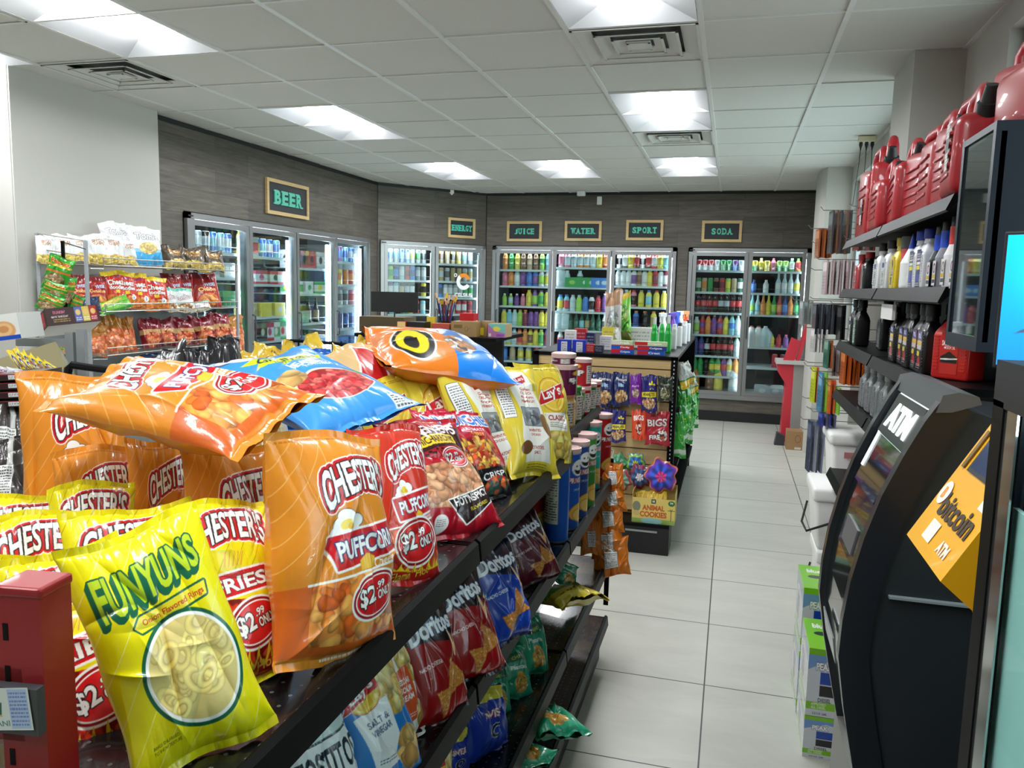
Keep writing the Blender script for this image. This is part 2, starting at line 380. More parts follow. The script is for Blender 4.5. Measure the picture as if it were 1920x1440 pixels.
def flames(c, x0, x1, y, hh, col, seed=0):
    r = rngf(seed); x = x0; pts = [(x0, y-hh*.5)]
    while x < x1:
        d = r.uniform(1.3, 2.4); q = hh*r.uniform(.6, 1.1); pts += [(x, y), (x+d*.22, y+q*.28), (x+d*.36, y+q*.62), (x+d*.60, y+q), (x+d*.56, y+q*.5), (x+d*.74, y+q*.2)]; x += d
    pts += [(x1, y-hh*.5)]; up = list(pts); c.poly(up, col)
ORG, YEL = (222, 138, 38), (238, 224, 20)
PUFFC = [(226, 120, 40), (232, 140, 58), (214, 96, 34), (238, 160, 80)]
HOTC = [(190, 44, 22), (206, 62, 30), (172, 30, 18), (214, 90, 50)]
def d_puff(p, hot=False):
    c = Cv(20, 32, p, (205, 52, 30) if hot else ORG)
    if not hot:
        c.stripes(52, 2.2, .10, (244, 190, 120), (c.X < 9)*(c.Y > 12)*1., .8); c.line(7.3, 13, 7.8, 31, .1, (244, 190, 120))
    y0 = 11.5; m = np.clip((y0+.12*(c.X-10)-c.Y)*c.p, 0, 1)
    c.put(m, (212, 100, 34) if not hot else (176, 34, 20)); mm = m*((c.X > 3.0)*(c.X < 19.)*(c.Y > 2.6)); c.food(mm, HOTC if hot else PUFFC, 190, 5, 1.2, (176, 60, 20), 1.6)
    c.put(np.clip((.22-np.abs(y0+.12*(c.X-10)-c.Y))*c.p, 0, 1)*(c.X > 2.5), CH)
    [c.ell(x_, y_, r_, r_*.9, CH, 0, (60, 50, 50), .1) for x_, y_, r_ in ((8.2, 18.2, 1.3), (9.8, 17.9, 1.3), (9.0, 19.3, 1.3), (7.4, 17.2, 1.0), (10.6, 18.9, 1.0))]; [c.ell(x_, y_, r_, r_*.9, CH) for x_, y_, r_ in ((8.2, 18.2, 1.3), (9.8, 17.9, 1.3), (9.0, 19.3, 1.3), (9.0, 18.5, 1.2))]; c.ell(8.8, 18.4, 1.0, .6, (240, 210, 60), 30); c.ell(9.5, 18.1, .5, .5, (230, 180, 40))
    c.poly([(6.8, 12.2), (19.6, 14.4), (19.2, 18.9), (5.6, 16.7)], (205, 24, 34), CH, .4)
    c.text('PUFFCORN', 12.9, 15.6, 11.6, 2.7, CH, 9, bold=.035, line=(40, 50, 110), lw=.16)
    c.text('Cheese', 15.6, 12.9, 4.2, 1.3, CH, 9, bold=.01); c.poly([(11.2, 11.9), (13.2, 12.2), (13.5, 13.6), (12.2, 14.2), (11.1, 13.3)], (240, 190, 60), (210, 130, 30), .12)
    logo(c, "CHESTER'S", 12.3, 23.9, 13.0, 4.6, rot=11, arch=1.5, grow=.3)
    price(c, 14.0 if not hot else 11.5, 8.2, 1.35 if not hot else 1.9)
    if hot: flames(c, 1, 19, 2.8, 1.9, (246, 214, 40), 4); c.rect(0, 0, 20, 2.6, (200, 30, 26)); c.text("Flamin' Hot", 10, 2.2, 10, 1.5, (250, 220, 60), 8, bold=.01, line=(150, 10, 10), lw=.1)
    else: c.rect(0, 0, 20, 1.5, (226, 142, 42)); c.small(7, .5, 18, 1.3, CH, 1)
    c.small(1, 30.2, 19, 30.8, (120, 60, 20), 1, .4)
    return c
def d_fries(p):
    c = Cv(18, 28, p, YEL); c.stripes(58, 2.4, .08, (150, 120, 10), (c.Y > 13)*1., .8)
    m = np.clip((12.2-.12*(c.X-9)-c.Y)*c.p, 0, 1); c.put(m, (178, 26, 20)); c.food(m*(c.X > 1)*(c.X < 17), HOTC, 110, 9, 3.2, (120, 14, 10), 1.9)
    c.poly([(2, 12.4), (17.2, 13.6), (16.6, 17.0), (1.4, 15.6)], (205, 24, 34), CH, .35); c.text('FRIES', 9.4, 14.6, 9.5, 2.2, CH, 5, bold=.03, line=DK, lw=.12)
    for i in range(5): c.line(7.2+i*.7, 17.2, 7.6+i*.8, 19.3, .32, (245, 205, 70)); c.line(7.3+i*.7, 17.2, 7.7+i*.8, 19.3, .06, (170, 110, 20))
    logo(c, "CHESTER'S", 9.2, 22.2, 14.0, 4.4, rot=6, arch=1.4, grow=.3)
    price(c, 11.0, 8.4, 1.5); flames(c, 0, 18, 2.6, 3.0, (240, 214, 40), 8); c.rect(0, 0, 18, 2.0, (196, 26, 24))
    flames(c, 0, 18, 2.0, 1.9, (196, 26, 24), 8); c.text('Flamin\' Hot', 9, 2.1, 9, 1.4, (250, 224, 60), 5, bold=.01); c.rect(0, 0, 18, .9, (232, 214, 20))
    return c
def d_funyuns(p):
    c = Cv(18, 28, p, (240, 228, 10)); c.stripes(50, 3.0, .09, (252, 248, 190), None, .8)
    G, LG = (16, 96, 66), (190, 214, 40)
    v, q = text_tris('FUNYUNS', .03); lo, hi = v.min(0), v.max(0); u = (v-(lo+hi)/2)/(hi-lo)
    x = u[:, 0]*13.4; y = u[:, 1]*(4.6-1.6*u[:, 0])+.4*u[:, 0]; m = c.tri_mask(np.stack([8.8+x, 21.9+y+.09*x], 1), q)
    for k in range(9): c.put(c.dil(np.roll(np.roll(m, -int(k*.09*p), 0), int(-k*.05*p), 1), .22), G)
    c.put(c.dil(m, .2), G); c.put(m, LG)
    c.poly([(5.6, 16.2), (15.0, 17.4), (15.2, 18.9), (5.9, 18.1), (4.9, 17.0)], (246, 226, 40), G, .28)
    c.text('Onion Flavored Rings', 10.4, 17.55, 8.6, .95, (204, 40, 30), 5, bold=.015)
    c.ell(10.2, 10.2, 6.0, 6.4, CH, -12, G, .45); c.ell(10.2, 10.2, 5.6, 6.0, (226, 206, 130), -12)
    msk = c.emask(10.2, 10.2, 5.5, 5.9, -12); r = rngf(3); lay = c.a.copy()
    for i in range(22):
        cx, cy = 10.2+r.uniform(-4.5, 4.5), 10.2+r.uniform(-5, 5); ra = r.uniform(1.5, 2.3); rb = ra*r.uniform(.45, .9); th = r.uniform(0, 180)
        k, s = math.cos(R(th)), math.sin(R(th)); X = (c.X-cx)*k+(c.Y-cy)*s; Y = -(c.X-cx)*s+(c.Y-cy)*k; d = np.sqrt((X/ra)**2+(Y/rb)**2)
        rm = np.clip((1-d)*ra*p, 0, 1)*np.clip((d-.45)*ra*p, 0, 1); base = np.array((228, 208, 126))*(.9+.18*r.rand()); sh = 1.1-1.1*(d-.72)**2*3
        cc = base*np.clip(sh, .6, 1.12)[..., None]; c.a += (cc-c.a)*(rm*msk)[..., None]
        c.a += (np.array((176, 146, 70))-c.a)*(np.clip(1-np.abs(d-.43)*ra*p*.5, 0, 1)*msk*.6)[..., None]
    c.text('RINGS ENLARGED', 4.4, 3.7, 3.2, .36, (60, 60, 20), 4, bold=0); c.text('TO SHOW TEXTURE', 4.5, 3.1, 3.4, .36, (60, 60, 20), 4, bold=0)
    return c
def d_baken(p):
    c = Cv(18, 28, p, (176, 14, 34)); c.poly([(0, 16.8), (18, 20.4), (18, 25.4), (0, 22.4)], (58, 20, 22))
    for i in range(24):
        for j in range(2):
            if (i+j) % 2: c.rect(i*.75, 15.8+i*.14+j*.5, i*.75+.75, 16.3+i*.14+j*.5, (40, 12, 16))
    logo(c, 'BAKEN-ETS', 9, 23.6, 15, 2.6, rot=9, lines=((.2, (110, 10, 20)),)); c.text('CHICHARRONES', 9.2, 20.7, 11, 1.7, (60, 16, 18), 9, bold=.02, line=(248, 214, 50), lw=.5)
    m = np.clip((15.2+.1*(c.X-9)-c.Y)*p, 0, 1)*(c.Y > 5.2+.0*c.X)*(c.X > 1.2)*(c.X < 16.8); c.food(m, [(216, 160, 120), (226, 176, 136), (200, 136, 98)], 120, 7, 1.3, (150, 90, 60), 1.35)
    c.poly([(6.4, 6.6), (16.8, 9.2), (16.4, 5.4), (9.5, 2.2)], (44, 26, 26), CH, .3); c.text("HOT'N SPICY", 11.8, 7.0, 8.6, 1.7, CH, 12, bold=.03); c.text('FLAVORED', 13.2, 5.2, 4.4, .7, (246, 220, 60), 12)
    price(c, 12.2, 16.4, 1.0); c.ell(4.4, 2.5, 1.4, 1.4, CH); c.small(3.5, 1.9, 5.3, 3.1, (120, 30, 40), 4)
    return c
def d_munch(p):
    c = Cv(18, 28, p, (204, 30, 62)); c.stripes(90, 2.2, 1.0, (186, 22, 50), None, .8); c.text('MUNCHIES', 9, 24, 14, 4, (30, 110, 200), 4, bold=.04, line=CH, lw=.35)
    c.text('ULTIMATE', 9, 20.4, 7, 1.1, CH, 4); c.text('CHEESY', 9, 18.8, 5, 1.0, (250, 220, 90), 4)
    m = c.emask(8, 12.2, 8.2, 5.6, 20); c.food(m, [(206, 84, 30), (226, 176, 70), (176, 40, 20), (232, 190, 100)], 90, 3, 2.5, (120, 20, 30), 1.8)
    c.poly([(0, 7), (18, 9.5), (18, 0), (0, 0)], (22, 24, 26)); c.text('CRISP', 11, 6.2, 7.5, 2.0, CH, 6, bold=.02); c.food(c.emask(12, 3.5, 4, 2.4), [(220, 110, 60), (60, 90, 80), (190, 40, 30)], 30, 2, 1.4, (20, 30, 40), 1.1)
    return c
LY = (232, 208, 62)
def lays_mark(c, x, y, s, rot=14):
    c.ell(x, y, 4.6*s, 4.6*s, (240, 200, 50), 0, (178, 60, 40), .15); c.ell(x, y, 4.2*s, 4.2*s, (250, 226, 120)); c.ell(x, y, 3.8*s, 3.8*s, (244, 206, 70))
    c.poly([(x-5.4*s, y-3.2*s), (x-4.2*s, y+.3*s), (x+4.9*s, y+3.2*s), (x+4.4*s, y+.2*s)], (196, 24, 34), CH, .22*s); c.poly([(x-4.9*s, y-2.2*s), (x-4.3*s, y+.2*s), (x+4.9*s, y+2.9*s), (x+4.6*s, y-.6*s)], (206, 26, 36))
    c.text("Lay's", x, y+.3*s, 7.6*s, 3.6*s, CH, rot, bold=.03, line=(150, 14, 24), lw=.12*s)
def d_lays(p, flav='CLASSIC', base=LY, band=(250, 250, 244), dark=(180, 50, 40)):
    c = Cv(18, 29, p, base); lays_mark(c, 9, 19.2, 1.15); c.text('EST. 1938', 9, 27.2, 3, .5, (90, 70, 20)); c.small(11, 26.4, 16, 27.4, (90, 70, 20), 2, .6)
    c.poly([(4, 13.2), (15, 14), (14, 8.5), (5, 8)], band); c.text(flav, 9.5, 12.1, 8, 1.6, dark, 3, bold=.03); c.small(6, 9, 13, 10.8, (120, 110, 60), 3, .7)
    c.food(c.emask(10, 4.6, 6.5, 3.2, -12), [(240, 212, 110), (246, 222, 130), (232, 196, 90)], 26, 4, 1.5, (200, 160, 60), 2.0)
    c.small(3, 27, 7, 27.6, (90, 70, 20), 1, .5); return c
def d_laysback(p):
    c = Cv(18, 29, p, LY); c.poly([(4.2, 27), (13, 27), (12.5, 22), (14.2, 16), (13.4, 8), (14.5, 3), (4.8, 3), (3.6, 9), (5.2, 15), (4.0, 22)], (248, 246, 236))
    c.poly([(6.6, 24.6), (11.4, 26.2), (10.6, 23.9), (6.8, 22.6)], RED); c.text("Lay's", 9, 24.6, 3.4, 1.4, CH, 14, bold=.03)
    for i, t in enumerate(('Golden', 'CRUNCH', 'from', 'HERMAN LAY')): c.text(t, 9, 21.7-i*1.1, 3.6+i*.5, .75, (176, 40, 30), 0, bold=.02)
    c.rect(5.4, 11.8, 12.6, 16.6, (150, 160, 166), (40, 40, 40), .15); c.food(c.emask(9, 14, 3.3, 2.1), [(70, 80, 90), (180, 186, 190), (120, 126, 130)], 30, 6, 1.6, (100, 110, 116), 1.0)
    c.text('INVENTED', 9, 10.6, 4.4, .7, (176, 40, 30)); c.text('CHICAGO', 9, 9.5, 3.6, .6, (176, 40, 30)); c.ell(14.2, 12, 2.0, 3.2, (140, 96, 50), 20); c.ell(5.0, 6.4, 2.2, 1.6, (120, 80, 44), 10)
    c.text('POTATOES.', 9, 6.2, 5, .8, (176, 40, 30)); c.text('SALT.', 9, 5, 2.6, .7, (176, 40, 30)); c.small(6, 1.2, 13, 2.6, (90, 70, 20), 3, .6)
    c.rect(.6, 14, 3.4, 25, (250, 250, 248), (40, 40, 40), .08); c.small(.9, 14.6, 3.2, 24.4, (50, 50, 50), 16, .7); return c
def d_doritos(p, base=(150, 14, 18), dark=(24, 10, 12)):
    c = Cv(18, 27, p, base); c.poly([(0, 27), (18, 27), (18, 19.5), (14.5, 14.6), (13, 16.5), (0, 18.4)], dark); c.poly([(12.5, 19.5), (14.6, 12.6), (16.9, 19.8), (14.7, 15.2)], (250, 180, 90), CH, .16); c.poly([(13.3, 19), (14.7, 15.8), (16.2, 19.2), (14.7, 17)], base)
    c.text('Doritos', 8.6, 20.6, 14.5, 4.2, CH, 8, bold=.035, line=(70, 120, 190), lw=.14)
    for (x, y, s, q) in ((12.6, 8.2, 4.6, 10), (8.2, 5.0, 3.6, 60)):
        pts = [(x+s*math.cos(R(q+a)), y+s*1.05*math.sin(R(q+a))) for a in (90, 210, 330)]; c.poly(pts, (196, 128, 56), (150, 84, 30), .15)
        r = rngf(int(s*10))
        for i in range(60):
            a, b = r.rand(), r.rand()
            if a+b > 1: a, b = 1-a, 1-b
            X = pts[0][0]+a*(pts[1][0]-pts[0][0])+b*(pts[2][0]-pts[0][0]); Y = pts[0][1]+a*(pts[1][1]-pts[0][1])+b*(pts[2][1]-pts[0][1])
            c.ell(X, Y, .22, .16, [(224, 164, 84), (164, 92, 36), (232, 180, 100)][i % 3], r.rand()*180)
    c.text('NACHO CHEESE', 5.2, 12.6, 6.4, .9, CH, 8); c.rect(0, 0, 18, .9, dark); return c
def d_chipscard(p, base, panel, pcol, lines, tcol=CH, top='Lay\'s'):
    """flavour bag: logo top left, coloured flavour panel and a picture of chips"""
    c = Cv(18, 27, p, base); c.food(c.emask(12.5, 19.5, 6.5, 6), [(236, 206, 120), (226, 186, 90), (244, 222, 150)], 40, 5, 1.2, (200, 160, 80), 2.2)
    c.poly([(2, 16.5), (10, 18), (12, 5.5), (3.8, 4.5)], panel); lays_mark(c, 5.4, 20.6, .85) if top else None
    for i, t in enumerate(lines): c.text(t, 6.8+.2*i, 14.4-i*1.9, 5.4, 1.35, pcol, 6, bold=.025)
    c.small(4.5, 6, 10, 7.2, pcol, 2, .7); c.food(c.emask(13.8, 6.4, 3.6, 4.6, 10), [(220, 180, 110), (200, 150, 80)], 14, 8, 1.3, base, 2.2); return c
def d_plain(p, w, h, base, bands=(), words=(), food=None, seed=1, foodcols=None, fbg=None):
    """bands: (y0,y1,col); words: (text,x,y,w,h,col,line); food: (x,y,rx,ry,size)"""
    c = Cv(w, h, p, base)
    for b in bands: c.rect(0, b[0], w, b[1], b[2])
    if food: c.food(c.emask(*food[:4]), foodcols or PUFFC, int(60), seed, 1.3, fbg or base, food[4])
    for t in words: c.text(t[0], t[1], t[2], t[3], t[4], t[5], t[7] if len(t) > 7 else 0, bold=.03, line=t[6] if len(t) > 6 else None, lw=.15)
    return c
def d_nutri(p, w, h, base, x0, y0, x1, y1, seam=None):
    c = Cv(w, h, p, base)
    if seam: c.rect(w/2-.8, 0, w/2+.8, h, seam)
    c.rect(x0, y0, x1, y1, (244, 244, 240), (50, 50, 50), .08); c.text('Nutrition Facts', (x0+x1)/2, y1-.9, (x1-x0)*.9, .9, (20, 20, 20), bold=.02); c.small(x0+.3, y0+.4, x1-.3, y1-1.8, (60, 60, 60), 12, .8, int(w)); return c
BAGS = {}
def bagkind(k, fn, w, h, t, seeds=(1,), **kw):
    """prepare a kind; meshes are built once per seed and shared by the copies"""
    BAGS[k] = dict(fn=fn, w=w, h=h, t=t, seeds=seeds, kw=kw, me={})
def get_bag(k, seed=None):
    b = BAGS[k]; s = seed if seed is not None else b['seeds'][0]
    if s not in b['me']:
        if 'cv' not in b: b['cv'] = b['fn'](); b['bk'] = b['kw'].pop('backfn')() if 'backfn' in b['kw'] else None
        b['me'][s] = bag_mesh(k, b['cv'], b['w'], b['h'], b['t'], s, backcv=b['bk'], **b['kw'])
    return b['me'][s], b
def put_bag(kind, bot, top, az, wpx, label, z=None, t=None, x=None, y=None, dt=0., name=None, group=None, seed=None, cat='snack bag', thick=1., roll=0., flip=False, lift=0.):
    """bag whose bottom centre and top centre are seen at pixels bot, top; it stands on height z (or at depth t);
    its front faces azimuth az (degrees from +X); wpx = seen width"""
    me, b = get_bag(kind, seed)
    P = PZ(*bot, z) if z is not None else PX(*bot, x) if x is not None else PY(*bot, y) if y is not None else PD(*bot, t); tb = depth(P); Q = PD(*top, tb+dt); P = Vector(P); Q = Vector(Q)
    up = (Q-P); H = up.length; up.normalize(); n = Vector((math.cos(R(az)), math.sin(R(az)), 0)); n = (n-up*n.dot(up)).normalized()
    y = -n; x = y.cross(up).normalized(); mid = (P+Q)/2; view = (mid-Vector(C0)).normalized()
    xp = x-view*x.dot(view); W = wpx*depth(mid)/F0/max(.3, xp.length)
    sx, sz = W/b['w'], H/b['h']; sy = thick*(sx*sz)**.5; P = P+Vector((0, 0, lift))
    m = frame(P, x*sx, y*sy, up*sz)
    if flip: m = m @ Matrix.Scale(-1, 4, (1, 0, 0)) @ Matrix.Scale(-1, 4, (0, 1, 0))
    o = link(name or 'snack_bag', me, mw=m); tag(o, label, cat, group); return o
# ================================================================== ROOM
CE = 2.764; GX, GY, T2 = -.812, 3.746, .6096
WHITE = M('painted white wall', (192, 191, 184), .75, var=.015, scale=3, bump=.05)
TBAR = M('ceiling grid white', (216, 216, 212), .5, var=.02)
METAL = M('brushed aluminium', (176, 180, 184), .32, .9, var=.08, scale=80)
STEEL = M('chrome wire', (150, 148, 140), .38, .7)
BLK = M('black powder coat', (7, 7, 8), .45, var=.1, spec=.15)
BLKM = M('black matte plastic', (20, 21, 23), .5, var=.1)
DGREY = M('dark grey plastic', (60, 62, 66), .45)
WPL = M('white plastic', (236, 238, 238), .35, var=.01)
KRAFT = M('kraft cardboard', (160, 128, 88), .8, var=.08, scale=14)
def tile_mat(name, col, grout, size, off, gw, rough, var, bump):
    m, nt, b = new_mat(name); L = nt.links
    tc = nt.nodes.new('ShaderNodeTexCoord'); mp = nt.nodes.new('ShaderNodeMapping'); mp.inputs['Location'].default_value = (-off[0], -off[1], 0)
    L.new(tc.outputs['Object'], mp.inputs['Vector'])
    br = nt.nodes.new('ShaderNodeTexBrick'); br.offset = 0; br.squash = 1; br.inputs['Scale'].default_value = 1
    br.inputs['Brick Width'].default_value = size[0]; br.inputs['Row Height'].default_value = size[1]; br.inputs['Mortar Size'].default_value = gw; br.inputs['Mortar Smooth'].default_value = .1
    a = srgb(col); br.inputs['Color1'].default_value = tuple(x*(1-var) for x in a)+(1,); br.inputs['Color2'].default_value = tuple(x*(1+var) for x in a)+(1,); br.inputs['Mortar'].default_value = srgb(grout)+(1,)
    L.new(mp.outputs[0], br.inputs['Vector'])
    n = nt.nodes.new('ShaderNodeTexNoise'); n.inputs['Scale'].default_value = 2.2; n.inputs['Detail'].default_value = 8; n.inputs['Roughness'].default_value = .65; n.inputs['Distortion'].default_value = 1.2
    mp2 = nt.nodes.new('ShaderNodeMapping'); mp2.inputs['Scale'].default_value = (.8, 2.4, 1); L.new(tc.outputs['Object'], mp2.inputs['Vector']); L.new(mp2.outputs[0], n.inputs['Vector'])
    mr = nt.nodes.new('ShaderNodeMapRange'); mr.inputs[1].default_value = .3; mr.inputs[2].default_value = .7; mr.inputs[3].default_value = 1-bump; mr.inputs[4].default_value = 1+bump; L.new(n.outputs['Fac'], mr.inputs[0])
    mx = nt.nodes.new('ShaderNodeMix'); mx.data_type = 'RGBA'; mx.blend_type = 'MULTIPLY'; mx.inputs['Factor'].default_value = 1
    L.new(br.outputs['Color'], mx.inputs['A']); L.new(mr.outputs[0], mx.inputs['B']); L.new(mx.outputs['Result'], b.inputs['Base Color'])
    b.inputs['Roughness'].default_value = rough; b.inputs['Specular IOR Level'].default_value = .4
    bp = nt.nodes.new('ShaderNodeBump'); bp.inputs['Strength'].default_value = .5; bp.inputs['Distance'].default_value = .002; bp.invert = True
    L.new(br.outputs['Fac'], bp.inputs['Height']); L.new(bp.outputs[0], b.inputs['Normal']); return m
FLOORM = tile_mat('grey porcelain floor tile', (200, 200, 190), (62, 60, 56), (.611, .611), (-.024-.0015, 3.124-.0015), .003, .34, .025, .07)
def wood_mat(name, cols, plank=(1.22, .19), rough=.55, grain=1.):
    m, nt, b = new_mat(name); L = nt.links; tc = nt.nodes.new('ShaderNodeTexCoord')
    sw = nt.nodes.new('ShaderNodeSeparateXYZ'); cb = nt.nodes.new('ShaderNodeCombineXYZ'); L.new(tc.outputs['Object'], sw.inputs[0]); L.new(sw.outputs[0], cb.inputs[0]); L.new(sw.outputs[2], cb.inputs[1])
    br = nt.nodes.new('ShaderNodeTexBrick'); br.offset = .37; br.inputs['Scale'].default_value = 1; br.inputs['Brick Width'].default_value = plank[0]; br.inputs['Row Height'].default_value = plank[1]
    br.inputs['Mortar Size'].default_value = .0012; br.inputs['Color1'].default_value = srgb(cols[0])+(1,); br.inputs['Color2'].default_value = srgb(cols[1])+(1,); br.inputs['Mortar'].default_value = srgb(cols[2])+(1,)
    L.new(cb.outputs[0], br.inputs['Vector'])
    mp = nt.nodes.new('ShaderNodeMapping'); mp.inputs['Scale'].default_value = (1.4, 13, 1); L.new(cb.outputs[0], mp.inputs['Vector'])
    n = nt.nodes.new('ShaderNodeTexNoise'); n.inputs['Scale'].default_value = 2.5; n.inputs['Detail'].default_value = 8; n.inputs['Roughness'].default_value = .62; n.inputs['Distortion'].default_value = .8; L.new(mp.outputs[0], n.inputs['Vector'])
    mr = nt.nodes.new('ShaderNodeMapRange'); mr.inputs[1].default_value = .25; mr.inputs[2].default_value = .75; mr.inputs[3].default_value = 1-.42*grain; mr.inputs[4].default_value = 1+.42*grain; L.new(n.outputs['Fac'], mr.inputs[0])
    mx = nt.nodes.new('ShaderNodeMix'); mx.data_type = 'RGBA'; mx.blend_type = 'MULTIPLY'; mx.inputs['Factor'].default_value = 1
    L.new(br.outputs['Color'], mx.inputs['A']); L.new(mr.outputs[0], mx.inputs['B']); L.new(mx.outputs['Result'], b.inputs['Base Color']); b.inputs['Roughness'].default_value = rough; return m
WOOD = wood_mat('grey brown wood cladding', ((98, 93, 83), (80, 76, 68), (40, 38, 35)))
PINE = wood_mat('light pine', ((214, 184, 130), (206, 176, 122), (170, 140, 96)), (3, .4), .6, .35)
def struct(mb, name, mw=None):
    o = mb.obj(name); o['kind'] = 'structure'
    if mw is not None: o.matrix_world = mw
    return o
struct(MB().box(-7.2, 3.2, -3.2, 12, -.1, 0, FLOORM), 'floor')
# walls: local x along the wall, room on the -y side
def wall_frame(P0, P1):
    d = Vector((P1[0]-P0[0], P1[1]-P0[1], 0)); L = d.length; d.normalize()
    return frame((P0[0], P0[1], 0), d, Vector((-d.y, d.x, 0)), (0, 0, 1)), L
def wall(name, P0, P1, mat, holes=(), th=.1, z0=0., z1=CE+.02, s0=0., s1=None):
    mw, L = wall_frame(P0, P1); s1 = L if s1 is None else s1; mb = MB(); xs = sorted({s0, s1, *[h[0] for h in holes], *[h[1] for h in holes]})
    for a, b in zip(xs[:-1], xs[1:]):
        cut = sorted([(h[2], h[3]) for h in holes if h[0] <= a+1e-6 and h[1] >= b-1e-6]); z = z0
        for c0, c1 in cut:
            if c0 > z: mb.box(a, b, 0, th, z, c0, mat)
            z = c1
        if z < z1: mb.box(a, b, 0, th, z, z1, mat)
    return struct(mb, name, mw), mw
BK = 9.93; LW = (-4.12, 4.93); LD = (-4.12, 8.76); DB = (-3.13, BK)
ZB, ZT = .27, 2.095
wall('wall_left', (-4.05, 3.73), (-4.05, 4.95), WHITE, th=.2)
wall('wall_left_return', (-7.2, 3.725), (-4.06, 3.725), WHITE, th=.09)
_, MWL = wall('wall_left_wood', LW, LD, WOOD, [(.36, 3.56, ZB, ZT)])
_, MWD = wall('wall_diagonal_wood', LD, DB, WOOD, [(.03, 1.51, ZB, ZT)])
_, MWB = wall('wall_back', DB, (1.2, BK), WOOD, [(.10, 2.44, ZB, ZT), (2.59, 3.985, ZB, ZT)])
# right wall with a long high window between the columns and another next to the camera
wall('wall_right', (1.02, BK), (1.02, -3.2), WHITE, [(BK-8.05, BK-4.95, 1.1, 2.62), (BK-3.75, BK-.2, 1.0, 2.66)], th=.16)
wall('wall_front', (3.2, -3.2), (-7.2, -3.2), WHITE); wall('wall_far_left', (-7.2, -3.2), (-7.2, 3.83), WHITE)
for i, (y0, y1) in enumerate(((4.95, 8.05), (.2, 3.75))):
    mb = MB(); z0, z1 = (1.1, 2.62) if i == 0 else (1.0, 2.66)
    for (a, b, c, d) in ((y0, y0+.05, z0, z1), (y1-.05, y1, z0, z1), (y0, y1, z0, z0+.05), (y0, y1, z1-.05, z1), ((y0+y1)/2-.025, (y0+y1)/2+.025, z0, z1)): mb.box(1.08, 1.13, a, b, c, d, METAL)
    mb.box(1.10, 1.106, y0, y1, z0, z1, glass_mat('window glass')); struct(mb, 'window_%d' % (i+1))
struct(MB().box(.79, 1.02, 4.38, 4.90, 0, CE+.01, WHITE), 'trim_1')
struct(MB().prism([(.76, 8.28), (.80, 8.15), (1.02, 8.12), (1.02, BK), (.90, BK), (.76, 8.75)], 0, CE+.01, WHITE, 'z'), 'trim_2')
struct(MB().box(-3.12, .9, BK-.018, BK, 0, .12, BLKM), 'baseboard_back')
struct(MB().box(LW[0], LW[0]+.018, LW[1], LD[1], 0, .12, BLKM), 'baseboard_left')
mb = MB()
for P, Q, mw in ((LW, LD, MWL), (LD, DB, MWD), (DB, (1.0, BK), MWB)):
    L = math.hypot(Q[0]-P[0], Q[1]-P[1]); mb.box(0, L, -.012, 0, CE-.03, CE, BLKM, mw); mb.box(-.006, .006, -.008, .0, 0, CE-.03, BLKM, mw)
struct(mb, 'trim_3')
# ceiling tiles laid in a T-bar grid, open where lamps and vents sit
TILE = M('ceiling tile', (206, 206, 200), .9, var=.05, scale=260, bump=.25)
TROF = [(0, 2), (0, 6), (0, -2), (-2, 6), (-4, 2), (-4, 6), (-4, -2), (-6, -2), (0, -6), (-4, -6), (-2, -8)]; VENT = [(0, 0), (0, 4), (-5, 0), (-5, -2)]
skip = {(c, r+k) for c, r in TROF for k in (0, 1)} | set(VENT)
mb = MB(); dropped = {(2, 3): -.004}
for c in range(-11, 4):
    for r in range(-12, 11):
        if (c, r) in skip: continue
        x0, x1 = GX+c*T2, GX+(c+1)*T2; y0, y1 = GY+r*T2, GY+(r+1)*T2; x1 = min(x1, 1.02); y1 = min(y1, BK)
        if x0 >= 1.02 or y0 >= BK: continue
        dz = .006+.002*math.sin(c*3.1+r*1.7); mb.quad((x0, y0, CE+dz), (x0, y1, CE+dz), (x1, y1, CE+dz), (x1, y0, CE+dz), TILE)
for c in range(-11, 4):
    x = GX+c*T2
    if x < 1.0: mb.box(x-.012, x+.012, -3.2, BK, CE-.001, CE+.03, TBAR)
for r in range(-11, 12):
    y = GY+r*T2
    if y < BK: mb.box(-7.2, 1.02, y-.0075, y+.0075, CE, CE+.03, TBAR)
mb.box(1.0, 1.02, -3.2, BK, CE-.002, CE+.03, TBAR)
struct(mb, 'ceiling')
struct(MB().box(-7.3, 3.3, -3.3, 10.2, CE+.3, CE+.35, WHITE), 'ceiling_deck')
